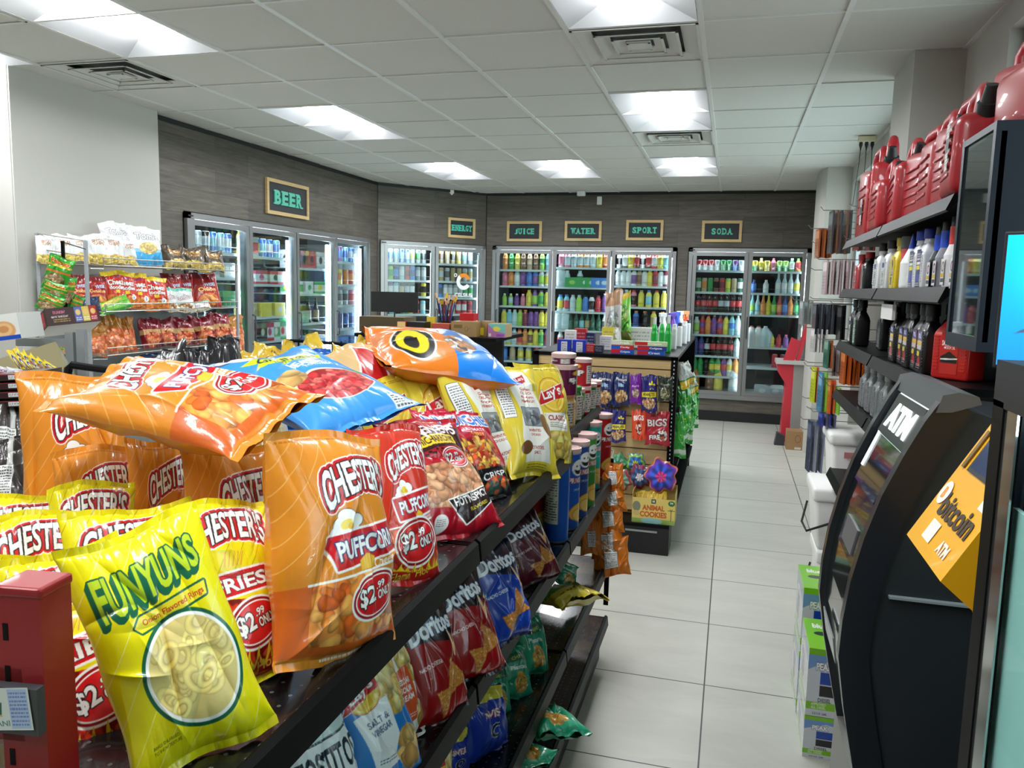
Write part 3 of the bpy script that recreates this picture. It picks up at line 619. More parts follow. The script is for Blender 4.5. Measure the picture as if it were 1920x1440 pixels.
# lamps: recessed troffers, vents
LENS = emit_mat('lit lamp lens', (250, 252, 255), EX['troffer']); REFL = M('lamp reflector white', (188, 190, 192), .4, var=.005)
LPOS = {(0, 2): 'second from the camera in right row', (0, 6): 'farthest in right row', (0, -2): 'nearest in right row, cut by picture top',
        (-2, 6): 'alone between the left and right rows', (-4, 2): 'nearest the BEER sign', (-4, 6): 'towards the ENERGY sign',
        (-4, -2): 'large one at top left corner', (-6, -2): 'sliver at the far left edge', (0, -6): 'added out of view behind the camera on right', (-4, -6): 'added out of view behind the camera on left', (-2, -8): 'added out of view behind the camera in middle'}  # unseen lamps behind the camera are added to brighten the foreground
def troffer(c, r):
    x0, x1 = GX+c*T2+.014, GX+(c+1)*T2-.014; y0, y1 = GY+r*T2+.014, GY+(r+2)*T2-.014; xc, yc = (x0+x1)/2, (y0+y1)/2
    e = empty('ceiling_light', (xc, yc, CE), 0, 'lit recessed white ceiling light, '+LPOS[(c, r)], 'ceiling light', 'recessed ceiling lights')
    a, b = (x1-x0)/2, (y1-y0)/2; ia, ib, h = .115, b-.10, .075; mb = MB()
    o = [(-a, -b, 0), (a, -b, 0), (a, b, 0), (-a, b, 0)]; i = [(-ia, -ib, h), (ia, -ib, h), (ia, ib, h), (-ia, ib, h)]
    for k in range(4): mb.add([o[k], i[k], i[(k+1) % 4], o[(k+1) % 4]], [(0, 1, 2, 3)], REFL)
    mb.box(-ia, ia, -ib, ib, h, h+.01, REFL); mb.obj('reflector', e)
    l = MB(); n = 8; vs = []
    for k in range(n+1):
        t = math.pi*k/n; x, z = -ia*.98*math.cos(t), h-.002-.03*math.sin(t); vs += [(x, -ib*.99, z), (x, ib*.99, z)]
    l.add(vs, [(2*k, 2*k+1, 2*k+3, 2*k+2) for k in range(n)]+[tuple(range(0, 2*n+2, 2)), tuple(range(1, 2*n+2, 2))[::-1]], LENS); l.obj('lens', e, smooth=40)
for c, r in TROF: troffer(c, r)
VPOS = {(0, 0): 'large one in front of the nearest right lamp', (0, 4): 'small distant one between two right row lamps', (-5, 0): 'at top left near the white wall', (-5, -2): 'cut off by the left picture edge'}
VW = M('vent white metal', (206, 206, 200), .4)
for c, r in VENT:
    s = T2/2-.012; e = empty('ceiling_vent', (GX+(c+.5)*T2, GY+(r+.5)*T2, CE), 0, 'square white louvred ceiling vent, '+VPOS[(c, r)], 'air vent', 'ceiling air vents')
    MB().box(-s, s, -s, s, .045, .06, M('vent inside', (104, 104, 102), .6)).obj('duct', e)
    for k, (a, b) in enumerate(((s, s-.085), (s-.095, s-.16), (s-.17, s-.225), (s-.235, 0))):
        m = MB(); za, zb = -.003, .018
        for q in ((-a, a, a-.012, a), (-a, a, -a, -a+.012), (-a, -a+.012, -a, a), (a-.012, a, -a, a)): m.box(q[0], q[1], q[2], q[3], za-.002, za+.001, VW)
        o = [(-a, -a, za), (a, -a, za), (a, a, za), (-a, a, za)]; i = [(-b, -b, zb), (b, -b, zb), (b, b, zb), (-b, b, zb)]
        if b == 0: m.box(-a, a, -a, a, za, za+.01, VW)
        else:
            for q in range(4): m.add([o[q], o[(q+1) % 4], i[(q+1) % 4], i[q]], [(0, 1, 2, 3)], VW); m.add([(x*1., y, z+.004) for x, y, z in (o[q], i[q], i[(q+1) % 4], o[(q+1) % 4])], [(0, 1, 2, 3)], VW)
        m.obj('louvre', e)
# ================================================================== COOLERS
CGL = glass_mat('cooler glass', (236, 244, 244), .02, k=.3); LED = emit_mat('cooler led strip', (225, 240, 255), EX['cooler']); LED2 = emit_mat('hidden cooler light', (228, 240, 250), 14.0)
CINT = M('cooler interior', (150, 160, 162), .6); CSH = M('cooler shelf white', (214, 222, 222), .4); CDK = M('cooler dark back', (16, 22, 22), .8)
ALU = M('cooler frame aluminium', (150, 152, 152), .38, .75, var=.05, scale=50)
def cooler(mw, s0, s1, n, label, shelves, side=0):
    e = empty('walk_in_cooler', mw=mw, label=label, cat='cooler'); z0, z1 = ZB, ZT; f = .045
    m = MB()
    for a in ((s0, s1, z1-f, z1), (s0, s1, z0, z0+f*1.3), (s0, s0+f, z0, z1), (s1-f, s1, z0, z1)): m.box(a[0], a[1], -.035, .02, a[2], a[3], ALU)
    for k in range(1, n): x = s0+(s1-s0)*k/n; m.box(x-.012, x+.012, -.01, .05, z0, z1, ALU)
    m.box(s0+.01, s0+.07, -.037, -.034, z1-.03, z1-.018, BLKM); m.obj('frame', e)
    m = MB(); m.box(s0, s1, .78, .8, z0, z1, CDK); m.box(s0, s1, .0, .8, z1, z1+.01, CDK); m.box(s0, s1, 0, .8, z0-.01, z0, CINT); m.box(s0-.01, s0, .0, .8, z0, z1, CINT); m.box(s1, s1+.01, .0, .8, z0, z1, CINT); m.obj('interior', e)
    w = (s1-s0-2*f)/n
    for k in range(n):
        a, b = s0+f+k*w+.006, s0+f+(k+1)*w-.006; g = .042; d = MB()
        for q in ((a, a+g, z0+.06, z1-f), (b-g, b, z0+.06, z1-f-.005), (a+g, b-g, z1-f-.005-g, z1-f-.005), (a+g, b-g, z0+.06, z0+.06+g)): d.box(q[0], q[1], -.03, .0, q[2], q[3], ALU)
        do = d.obj('door', e)
        MB().box(a+g, b-g, -.018, -.014, z0+.06+g, z1-f-.005-g, CGL).obj('door_glass', do)
        hx = a+.018
        MB().tube([(hx, -.03, 1.02), (hx, -.06, 1.03), (hx, -.06, 1.27), (hx, -.03, 1.28)], .007, DGREY, 6).obj('door_handle', do)
        l = MB(); l.box(*((b-.02, b+.006, .055, .075) if side else (b-.022, b-.004, .022, .036)), z0+.1, z1-.12, LED if side else CSH); l.obj('light_strip', e); l = MB(); l.box(a+.03, b-.03, .09, .12, z1-.07, z1-.055, LED2); l.obj('added_top_light', e)  # top strip added out of sight to brighten the cooler interior
        l = MB(); l.box(b-.014, b+.012, .05, .06, z0+.1, z1-.12, LED2) if not side else None; l.obj('mullion_light', e) if not side else None
        for z in shelves[k]:
            q = MB(); q.box(a-.0, b+.0, .07, .072, z-.022, z+.004, CSH); q.box(a, b, .072, .70, z-.006, z, CSH if z < 1.9 else CINT)
            for x in np.linspace(a+.02, b-.02, 2): q.tube([(x, .07, z), (x, .07, z+.05)], .0015, STEEL, 4)
            q.tube([(a+.02, .07, z+.05), (b-.02, .07, z+.05)], .0015, STEEL, 4); q.obj('shelf', e)
    return e
PAL = dict(r=(200, 28, 34), g=(30, 150, 60), d=(14, 74, 44), o=(236, 130, 44), y=(238, 214, 50), b=(40, 110, 210), n=(28, 44, 120), p=(110, 50, 140), k=(34, 20, 18), w=(236, 238, 236), s=(176, 184, 190),
           c=(120, 200, 220), m=(120, 20, 40), t=(196, 164, 120), l=(150, 210, 60), i=(226, 110, 140), e=(110, 64, 36), a=(196, 220, 226), f=(176, 150, 84), x=(70, 74, 76))
PAL = {k: tuple(int(c*.80+235*.20) if k != 'k' else c for c in v) for k, v in PAL.items()}  # drink colours lightened towards white, standing in for the glow inside the coolers
CNAME = dict(r='red', g='green', d='emerald', o='orange', y='yellow', b='blue', n='navy', p='purple', k='black', w='white', s='silver', c='aqua', m='maroon', t='tan', l='lime', i='pink', e='brown', a='clear', f='gold', x='grey')
# profile: (r, z fraction, zone) zone b body, l label, c cap
PR = dict(
    B=(.034, .225, [(.8, 0, 'b'), (1, .05, 'b'), (.94, .25, 'b'), (.97, .33, 'l'), (.97, .33, 'l'), (.97, .60, 'l'), (1, .62, 'b'), (.9, .74, 'b'), (.45, .90, 'b'), (.40, .92, 'c'), (.42, .93, 'c'), (.42, 1, 'c'), (0, 1, 'c')], 'bottle'),
    J=(.037, .20, [(.9, 0, 'b'), (1, .04, 'b'), (1, .15, 'l'), (1, .62, 'l'), (1, .66, 'b'), (.86, .78, 'b'), (.55, .88, 'b'), (.55, .89, 'c'), (.55, 1, 'c'), (0, 1, 'c')], 'juice bottle'),
    C=(.033, .122, [(.85, 0, 's'), (1, .04, 'l'), (1, .5, 'l'), (1, .5, 'b'), (1, .92, 'b'), (.82, .98, 's'), (.82, 1, 's'), (0, .99, 's')], 'can'),
    T=(.030, .160, [(.85, 0, 's'), (1, .03, 'b'), (1, .3, 'b'), (1, .3, 'l'), (1, .75, 'l'), (1, .75, 'b'), (1, .94, 'b'), (.8, .98, 's'), (.8, 1, 's'), (0, .99, 's')], 'tall can'),
    S=(.030, .150, [(.9, 0, 'b'), (1, .04, 'b'), (1, .2, 'l'), (1, .62, 'l'), (.95, .70, 'b'), (.5, .86, 'b'), (.5, .87, 'c'), (.5, 1, 'c'), (0, 1, 'c')], 'small bottle'),
    G=(.031, .24, [(.9, 0, 'b'), (1, .03, 'b'), (1, .15, 'l'), (1, .42, 'l'), (1, .5, 'b'), (.42, .72, 'b'), (.38, .93, 'c'), (.42, 1, 'c'), (0, 1, 'c')], 'longneck bottle'),
    W=(.056, .30, [(.8, 0, 'b'), (1, .04, 'b'), (1, .3, 'l'), (1, .6, 'l'), (1, .66, 'b'), (.35, .93, 'b'), (.28, .94, 'c'), (.28, 1, 'c'), (0, 1, 'c')], 'large bottle'),
    M=(.078, .24, [(.9, 0, 'b'), (1, .04, 'b'), (1, .55, 'b'), (.9, .7, 'b'), (.3, .93, 'b'), (.26, .94, 'c'), (.26, 1, 'c'), (0, 1, 'c')], 'plastic jug'))
_pm = {}
def product(tok):
    if tok in _pm: return _pm[tok]
    K = tok[0]; col = dict(b=PAL[tok[1]], l=PAL[tok[2]], c=PAL[tok[3]], s=(196, 200, 204))
    if K in 'XP':
        w, d, h = (.19, .13, .125) if K == 'X' else (.13, .13, .17)
        cv = Cv(8, 6, 3, col['b']); cv.rect(0, 1.2, 8, 4.4, col['l']); cv.ell(4, 3, 1.6, 1.2, col['c']); me = printed_box('drink_carton', w, d, h, dict(front=cv, right=cv, left=cv), CARD, col['b']); _pm[tok] = (me, w, h, 'drink carton pack'); return _pm[tok]
    r, h, prof, nm = PR[K]; r *= 1.1; h *= 1.06; n = 6 if K == 'M' else 10; V, Cc, F = [], [], []
    th = np.arange(n)/n*2*math.pi+(.78 if K == 'M' else 0); rows = []
    for i, (a, z, q) in enumerate(prof):
        qs = [q] if i == 0 or prof[i-1][2] == q else [prof[i-1][2], q]
        for qq in qs: rows.append((a*r, z*h, col[qq]))
    for a, z, c in rows: V += [(a*math.cos(t), a*math.sin(t), z) for t in th]; Cc += [c]*n
    for i in range(len(rows)-1): F += [(i*n+k, i*n+(k+1) % n, (i+1)*n+(k+1) % n, (i+1)*n+k) for k in range(n)]
    me = np_mesh(nm.replace(' ', '_').replace('-', '_'), np.array(V), np.array(F), np.array(Cc), [GLOSS]); _pm[tok] = (me, 2*r, h, nm); return _pm[tok]
ORD = ['first', 'second', 'third', 'fourth', 'fifth', 'sixth', 'seventh', 'eighth', 'ninth', 'tenth', 'eleventh']
def stock(mw, a, b, z, toks, where, group, y=.125, n=None, back=False):
    toks = toks.split(); n = len(toks); w = b-a; rnd = random.Random(where)
    for i, t in enumerate(toks):
        if t == '-': continue
        me, ww, h, nm = product(t)
        x = a+(i+.5)*w/n
        o = link(nm.replace(' ', '_').replace('-', '_'), me, mw=mw @ TR((x, y+rnd.uniform(0, .012), z+.001)) @ RZ(rnd.uniform(-.15, .15)))
        cols = [CNAME[q] for q in t[1:4]]
        tag(o, '%s %s, %s label, %s from left on %s' % (cols[0], nm, cols[1], ORD[i], where), 'bottle' if 'ottle' in nm or 'jug' in nm else ('can' if 'can' in nm else 'carton'), group)
def doors(mw, s0, s1, n, label, data, dn, side=0):
    """data: per door list of (z, tokens)"""
    cooler(mw, s0, s1, n, label, [[z for z, t in d] for d in data], side); f = .045; w = (s1-s0-2*f)/n
    for k, d in enumerate(data):
        a, b = s0+f+k*w+.045, s0+f+(k+1)*w-.045
        for j, (z, t) in enumerate(d):
            if t: stock(mw, a, b, z, t, '%s shelf of %s' % (ORD[j], dn[k]), 'drinks on the shelves behind the %s' % dn[k])
SODA = [[(1.83, 'Crwr Crwr Crwr Cswr Cggg Cggg Cpbp Cswb'), (1.57, 'Tgww Ttoe Tggl Teks Trms Tlyp Tttf Tdws'), (1.32, 'Bkrr Bkrr Bkrr Bkrr Bkss Bkss Bkrk Bkrr'), (1.05, 'Jwlw Brpr Boor Bppy Brpb Byyb Bcbg Baww'), (.79, 'Bnnb Bnpb Bksk Bkrr Bkrr Bkrr Bkrr Baag'), (.54, 'Bggg Bggg Bkkk Bgyy Bgyy Bprb Bwyb Boor'), (.33, 'Wooy - Weer Wyyn - Waww')],
        [(1.83, 'Cygy Sfyf Cyyf Siim Clgl Clgl Sgww Sorg'), (1.57, 'Snbn - Swww - Gaww Gawa Gawy Gaye'), (1.31, 'Gclg Gaca Gooo Gyyg Gglg Groe Gnbk Gooe Gdgd'), (.92, 'Mwwr Mwwr Maww Syyg Srrm Sppi -'), (.67, '- - - Trrw Tmrw Twrr'), (.33, '- Xssw Xwsw -')]]
FRONT = [[(1.80, 'Boow Bggg Byyg Beew Bttw Beew Blgl Bccb'), (1.59, 'Jiiw Joow Jaww Jppw Jbbw Jbpr Jwlw Jwyw'), (1.33, 'Sllw Slaw Sppw Siiw Jyyy Jpln Jlgp Jyyn'), (1.07, 'Jyyw Jccw Jaaw Jllt Jmmo Jppk Jppk Jyye Jyyf'), (.82, 'Jaaw Jyaw Jaac Jorr Jooo Jyeo Jyyo Jlgl Jpmp'), (.61, 'Jbbw Jttb Jayb Jayb Jrga Jiwr')],
         [(1.84, 'Jiiw Jiaw Jaaw Joaw Joaw Jaaw Jyyw Jrow'), (1.59, 'Waaw Jaaw Xggl Jaxa Xggw Xgga Xbba Xbba'), (1.28, 'Jcyb Jcrb Jaas Jlls Jbbk Jwkk Jrrm Bppw'), (1.04, 'Waaw Waaw Gddd Gddd Gdcw Gdfo Gddd Gddd Gwxw'), (.80, 'Jwrw Jwrw Jrrw Jbbw Jyyw Jkrw')],
         [(1.84, 'Twkw Jxww Jyyr Jerk Twkw Jerk Jrwk Jyyg Jccb'), (1.62, 'Jwww Jwwr Jwww Jwpr Jtee Jwwk Jyyw Jrmw Jwwk Jmwr'), (1.36, 'Jwww Jbkw Jikr Jyyf Jycb Jyyr Jyyw'), (1.10, 'Jrro Jbbo Jbno Jkko Jyfo Jkko'), (.82, 'Jrro Jbbo Jyyo Jggo Jkko Jrro')]]
ENERGY = [[(1.84, 'Tabs Tabs Tscb Tbcs Tbss Tays Tsgs Tsxk'), (1.63, 'Tsbs Tlgs Tnbs Tawr Trms Tbnb Tswx Tsws'), (1.43, 'Tlys Tpws Tcws Tktw Tksw Tkws Tkkw Tykw'), (1.21, 'Tcas Tcas Tkgs Tgks Tyks Trks Tcas')],
          [(1.85, 'Tfef Tfef Tfff Tfkf Tyff Tscs Tswd'), (1.63, 'Tfsf Tfsf Tsxs Tfff Tfff Tsfs Tsfs'), (1.42, 'Trks Tbxs Tsws Tsws Tsws Tsws Tsgs Tsgs'), (1.21, 'Trws Trws Trws Tyws Trws Trws Trms')]]
BEER = [[(1.81, 'Tbwb Tcws Tswk Tkss Tbcp Tcws Tbws'), (1.60, 'Xssk Xwsk Xsww'), (1.36, 'Xggg Xggg Xggg'), (1.1, 'Xwww Xlgl Xggg'), (.85, 'Xwbw Xbwb Xwbw')],
        [(1.80, 'Bygr Parr Tbyn Tbcw Tbwy Tcby'), (1.55, 'Gkrr Gkkr Xrwr Gkfk Xrwk Xrww'), (1.25, 'Xffy Xyyy Xyyw'), (1.02, 'Gkky Gkkw Pxks Prwr Pwgw Pgwr'), (.75, 'Xrwr Xwbw Xgwg')],
        [(1.72, 'Pssk Prmk Prrk Pswk'), (1.46, 'Xwgy Xwwg Xgwy'), (1.16, 'Xddg Xdgd Gkfk Gkfk'), (.9, 'Xbwb Xcgw Xwbw')],
        [(1.81, 'Tcob Tbws Tpbs Tcbs Tbss'), (1.56, 'Tbcs Tdgs Tyos Toos Trow'), (1.33, 'Tlys Tsgs Tsxs Tsxs Tirs'), (1.07, 'Tnbb Tnbb Tnnb Tnbb Tbnb'), (.85, 'Xbbw Xbbn Xnbb')]]
doors(MWB, 2.59, 3.985, 2, 'two-door glass cooler under the SODA sign at right of back wall', SODA, ['left soda door', 'right soda door'])
doors(MWB, .10, 2.44, 3, 'three-door glass cooler under the JUICE, WATER and SPORT signs', FRONT, ['juice door', 'water door', 'sport door'])
doors(MWD, .03, 1.51, 2, 'two-door glass cooler on the angled wall under the ENERGY sign', ENERGY, ['left energy door', 'right energy door'])
doors(MWL, .36, 3.56, 4, 'four-door glass beer cooler with bright light strips on left wall', BEER, ['nearest beer door', 'second beer door', 'third beer door', 'farthest beer door'], 1)
# printed decal on the energy door
cv = Cv(22, 34, 4, (0, 0, 0)); DEC = MB()
def arcstrip(cx, cz, r0, r1, a0, a1, mat, n=24, sx=1.):
    vs = []
    for k in range(n+1):
        t = R(a0+(a1-a0)*k/n); vs += [(cx+sx*r0*math.cos(t), -.0195, cz+r0*math.sin(t)), (cx+sx*r1*math.cos(t), -.0195, cz+r1*math.sin(t))]
    DEC.add(vs, [(2*k, 2*k+1, 2*k+3, 2*k+2) for k in range(n)], mat)
DW = M('white vinyl decal', (240, 244, 244), .5); DO = M('orange vinyl decal', (236, 140, 40), .5)
cx, cz = 1.19, 1.63; arcstrip(cx, cz, .055, .105, 20, 130, DO); arcstrip(cx, cz, .055, .105, 130, 330, DW); arcstrip(cx-.12, cz+.08, .012, .024, 0, 360, DW)
v, q = text_tris('CELSIUS', .03); lo, hi = v.min(0), v.max(0); u = (v-(lo+hi)/2)/(hi-lo); DEC.add([(cx+p[0]*.26, -.0195, cz-.17+p[1]*.05) for p in u], [tuple(t) for t in q], DW)
o = DEC.obj('door_decal'); o.matrix_world = MWD; tag(o, 'white and orange C logo sticker on the right energy cooler door', 'sticker')
# ------------------------------------------------------------------ signs
SLATE = M('slate board', (34, 40, 44), .6, var=.1); TEAL = M('teal letters', (84, 196, 168), .45)
def text_solid(mb, t, cx, cz, w, h, y0, y1, mat, bold=.03, T=None, serif=0.):
    v, q = text_tris(t, bold); lo, hi = v.min(0), v.max(0); u = (v-(lo+hi)/2)/(hi-lo)*np.array([w, h])
    n = len(u); vs = [(cx+p[0], y0, cz+p[1]) for p in u]+[(cx+p[0], y1, cz+p[1]) for p in u]; fs = [tuple(t) for t in q]
    ed = {}
    for t3 in q:
        for k in range(3): e2 = (t3[k], t3[(k+1) % 3]); ed[e2] = 1
    for (a, b) in ed:
        if (b, a) not in ed: fs.append((a, b, b+n, a+n))
    mb.add(vs, fs, mat, T)
SERIF = dict(J=[(.62, 1), (.62, 1)], U=[(.14, 1), (.86, 1)], I=[(.5, 0), (.5, 1)], B=[(.12, 0), (.12, 1)], E=[(.12, 0), (.12, 1)], R=[(.12, 0), (.12, 1), (.9, 0)], N=[(.14, 0), (.14, 1), (.86, 1)], P=[(.12, 0), (.12, 1)], T=[(.5, 0)], W=[(.08, 1), (.92, 1)], A=[(.08, 0), (.92, 0)], Y=[(.1, 1), (.9, 1), (.5, 0)], D=[(.12, 0), (.12, 1)])
def sign(mw, s0, s1, z0, z1, t, lw, lh, label):
    e = empty('wall_sign', mw=mw, label=label, cat='sign', group='framed department signs'); e['group'] = 'framed department signs'
    MB().box(s0+.02, s1-.02, -.012, -.002, z0+.02, z1-.02, SLATE).obj('board', e)
    f = MB(); g = .032
    for a in ((s0, s1, z1-g, z1), (s0, s1, z0, z0+g), (s0, s0+g, z0+g, z1-g), (s1-g, s1, z0+g, z1-g)): f.box(a[0], a[1], -.026, -.002, a[2], a[3], PINE)
    f.obj('sign_frame', e); m = MB(); n = len(t); cw = lw/n; cx, cz = (s0+s1)/2, (z0+z1)/2
    for i, ch in enumerate(t):
        x = cx-lw/2+(i+.5)*cw; gw = cw*(.42 if ch == 'I' else .80); text_solid(m, ch, x, cz, gw, lh, -.024, -.012, TEAL, .045)
        for fx, top in SERIF.get(ch, []):
            sx = x-gw/2+fx*gw; zz = cz+(lh/2 if top else -lh/2); m.box(sx-cw*.22, sx+cw*.22, -.0245, -.012, zz-(.014 if top else 0), zz+(0 if top else .014), TEAL)
    m.obj('lettering', e)
sign(MWL, 1.475, 2.205, 2.19, 2.51, 'BEER', .50, .13, 'wood-framed slate sign reading BEER on the left wood wall')
sign(MWD, .955, 1.35, 2.18, 2.425, 'ENERGY', .30, .075, 'wood-framed slate sign reading ENERGY on the angled wall')
X0 = DB[0]
for t, a, b, z0, z1, w in (('JUICE', -2.845, -2.385, 2.16, 2.413, .27), ('WATER', -2.087, -1.62, 2.17, 2.415, .31), ('SPORT', -1.315, -.862, 2.182, 2.428, .31), ('SODA', -.403, .062, 2.168, 2.42, .25)):
    sign(MWB, a-X0, b-X0, z0, z1, t, w, .075, 'wood-framed slate sign reading %s on the back wall' % t)
# sprinkler / sensors / power plug at the ceiling
e = MB().lathe([(.05, 0), (.05, -.03), (.035, -.045), (.02, -.09), (0, -.09)], WPL, 14).obj('smoke_sensor', smooth=40); e.location = (-3.49, 9.55, CE); tag(e, 'small white round sensor on ceiling near the ENERGY sign', 'sensor')
e = MB().box(-.05, .05, -.03, .03, -.06, 0, WPL, bev=.008).obj('ceiling_sensor'); e.location = (-1.86, 9.75, CE); tag(e, 'small white box sensor at ceiling edge above the WATER sign', 'sensor')
e = MB().box(-.03, .03, -.03, 0, -.05, .05, WPL, bev=.006).obj('wall_sensor'); e.location = (-1.66, BK, 2.665); tag(e, 'tiny white box on wood wall above the WATER sign', 'sensor')
P = PZ(1626, 256, CE); e = empty('power_outlet', tuple(P), 0, 'cream ceiling outlet box with three black plugs above gas cans', 'outlet')
IV = M('ivory plastic', (214, 206, 170), .5); MB().box(-.06, .06, -.03, .03, -.04, 0, IV, bev=.004).obj('outlet_box', e)
for x in (-.04, 0, .04): m = MB(); m.lathe([(.012, -.04), (.014, -.06), (.006, -.085), (.004, -.10)], BLKM, 8, TR((x, 0, 0))); m.tube([(x, 0, -.09), (x*1.1, 0, -.2), (x*1.5, .05, -.5)], .003, BLKM, 5); m.obj('plug', e)
# daylight: the world sky through the windows, helped by portal-sized sky lights just outside the panes
for (y, w, z, h, pw) in ((6.5, 3.0, 1.9, 1.4, 60), (2.0, 3.4, 1.85, 1.5, 50)):
    L = bpy.data.lights.new('daylight', 'AREA'); L.shape = 'RECTANGLE'; L.size = w; L.size_y = h; L.energy = pw; L.color = (.92, .97, 1)
    o = bpy.data.objects.new('daylight', L); COL.objects.link(o); o.location = (1.35, y, z); o.rotation_euler = (R(90), 0, R(90))
# ================================================================== CHIP GONDOLA
def perf_mat():
    m, nt, b = new_mat('perforated black steel'); L = nt.links; tc = nt.nodes.new('ShaderNodeTexCoord')
    mp = nt.nodes.new('ShaderNodeMapping'); mp.inputs['Scale'].default_value = (40, 40, 0); L.new(tc.outputs['Object'], mp.inputs[0])
    fr = nt.nodes.new('ShaderNodeVectorMath'); fr.operation = 'FRACTION'; L.new(mp.outputs[0], fr.inputs[0])
    sb = nt.nodes.new('ShaderNodeVectorMath'); sb.operation = 'DISTANCE'; sb.inputs[1].default_value = (.5, .5, 0); L.new(fr.outputs[0], sb.inputs[0])
    lt = nt.nodes.new('ShaderNodeMath'); lt.operation = 'LESS_THAN'; lt.inputs[1].default_value = .10; L.new(sb.outputs['Value'], lt.inputs[0])
    mx = nt.nodes.new('ShaderNodeMix'); mx.data_type = 'RGBA'; mx.inputs['A'].default_value = (.008, .008, .009, 1); mx.inputs['B'].default_value = (.10, .10, .10, 1)  # grey dots paint in the light showing through the shelf holes
    L.new(lt.outputs[0], mx.inputs['Factor']); L.new(mx.outputs['Result'], b.inputs['Base Color']); b.inputs['Roughness'].default_value = .22; b.inputs['Coat Weight'].default_value = .3
    return m
PERF = perf_mat()
def gshelf(e, x0, x1, y0, y1, z, side=1, lip=.034):
    """one shelf section; side=+1 lip on x1, -1 lip on x0"""
    m = MB(); m.box(x0, x1, y0+.004, y1-.004, z-.022, z, PERF); xf = x1 if side > 0 else x0; s = side
    m.prism([(xf, z+.006), (xf+s*.006, z+.010), (xf+s*.014, z+.004), (xf+s*.018, z-lip), (xf+s*.010, z-lip-.004), (xf, z-lip+.004)], y0+.006, y1-.006, BLK, 'y')
    for y in (y0+.006, y1-.012): m.prism([(x0, z-.0), (x1, z-.0), (x1, z-.03), (x0, z-.09)] if side > 0 else [(x0, z), (x1, z), (x1, z-.09), (x0, z-.03)], y, y+.006, BLK, 'y')
    return m.obj('shelf', e)
GE = empty('chip_gondola', (-.87, 1.85, 0), 0, 'long black gondola shelving loaded with chip bags in the foreground', 'shelving')
GX1 = -.435; YS = [.47, 1.386, 2.303, 3.22]
for i in range(3):
    y0, y1 = YS[i]-1.85, YS[i+1]-1.85
    for z, xf in ((1.09, GX1-(.065 if i == 2 else 0)), (.80, GX1), (.45, GX1), (.19, GX1)): gshelf(GE, .02, xf+.87-.018, y0, y1, z)
    for z in (1.09, .80, .45, .19): gshelf(GE, -.42, -.02, y0, y1, z, -1)
    MB().box(-.012, .012, y0, y1, .1, 1.10, BLKM).obj('back_panel', GE)
    MB().box(-.40, .40, y0, y1, 0, .165, BLKM).obj('base', GE)
for y in YS: m = MB(); m.box(-.025, .025, y-1.85-.02, y-1.85+.02, 0, 1.12, BLK); m.obj('upright', GE)
# kinds of bag
bagkind('puffcorn_bag', lambda: d_puff(11), .20, .32, .085, (1, 2, 3), back=ORG)
bagkind('hot_puffcorn_bag', lambda: d_puff(9, True), .20, .32, .08, (4,), back=(190, 40, 26))
bagkind('fries_bag', lambda: d_fries(11), .18, .28, .075, (5, 6), back=YEL)
bagkind('onion_ring_bag', lambda: d_funyuns(15), .18, .28, .075, (7,), back=(236, 222, 20))
bagkind('pork_rind_bag', lambda: d_baken(10), .18, .28, .075, (8,), back=(150, 14, 30))
bagkind('snack_mix_bag', lambda: d_munch(8), .18, .28, .075, (9, 10), back=(170, 20, 50))
bagkind('potato_chip_bag', lambda: d_lays(8), .18, .29, .075, (11, 12), back=LY)
bagkind('potato_chip_bag_back', lambda: d_laysback(8), .18, .29, .075, (13, 14), back=LY)
bagkind('red_tortilla_bag', lambda: d_doritos(8), .18, .27, .075, (15, 16), back=(110, 10, 14))
bagkind('blue_tortilla_bag', lambda: d_doritos(8, (20, 62, 170), (10, 16, 40)), .18, .27, .075, (17,), back=(16, 50, 140))
bagkind('maroon_tortilla_bag', lambda: d_doritos(7, (92, 14, 34), (40, 8, 20)), .18, .27, .075, (18,), back=(80, 12, 30))
def put_bag3(kind, b, t, r, label, **k):
    """bottom centre, top centre, right middle each as (px, py, depth)"""
    me, B = get_bag(kind, k.get('seed')); P, Q, S = (Vector(PD(*x)) for x in (b, t, r)); up = Q-P; H = up.length; up.normalize(); mid = (P+Q)/2
    x = S-mid; x = x-up*x.dot(up); W = 2*x.length; x.normalize(); y = up.cross(x)
    sx, sz = W/B['w'], H/B['h']; o = link(k.get('name', 'snack_bag'), me, mw=frame(P, x*sx, y*(k.get('thick', 1)*(sx*sz)**.5), up*sz)); tag(o, label, k.get('cat', 'snack bag'), k.get('group')); return o
put_bag('onion_ring_bag', (395, 1418), (240, 990), -35, 262, 'big bright yellow onion ring snack bag tilted at the front of the shelf', z=1.092, dt=.02, name='onion_ring_bag', thick=1.1)
put_bag('fries_bag', (462, 1285), (402, 942), -30, 190, "yellow and red hot fries bag just right of the onion ring bag", z=1.092, dt=.06, name='fries_bag')
put_bag('fries_bag', (196, 1440), (92, 1035), -40, 245, "red and yellow fries bag between the red post and onion ring bag", t=.86, dt=.04, name='fries_bag', seed=6)
put_bag('fries_bag', (100, 1300), (66, 962), -38, 200, 'yellow fries bag with CH showing, left of middle in yellow pile', t=1.0, dt=.05, name='fries_bag')
put_bag('fries_bag', (285, 1290), (238, 952), -40, 235, 'yellow fries bag directly behind the onion ring bag top', t=.99, dt=.05, name='fries_bag', seed=6)
put_bag('fries_bag', (60, 1220), (52, 925), -42, 190, 'rearmost yellow fries bag at the far left of the pile', t=1.12, dt=.05, name='fries_bag', seed=6)
put_bag('fries_bag', (190, 1210), (172, 905), -46, 150, 'rearmost yellow fries bag under the orange puffcorn bags', t=1.12, dt=.05, name='fries_bag')
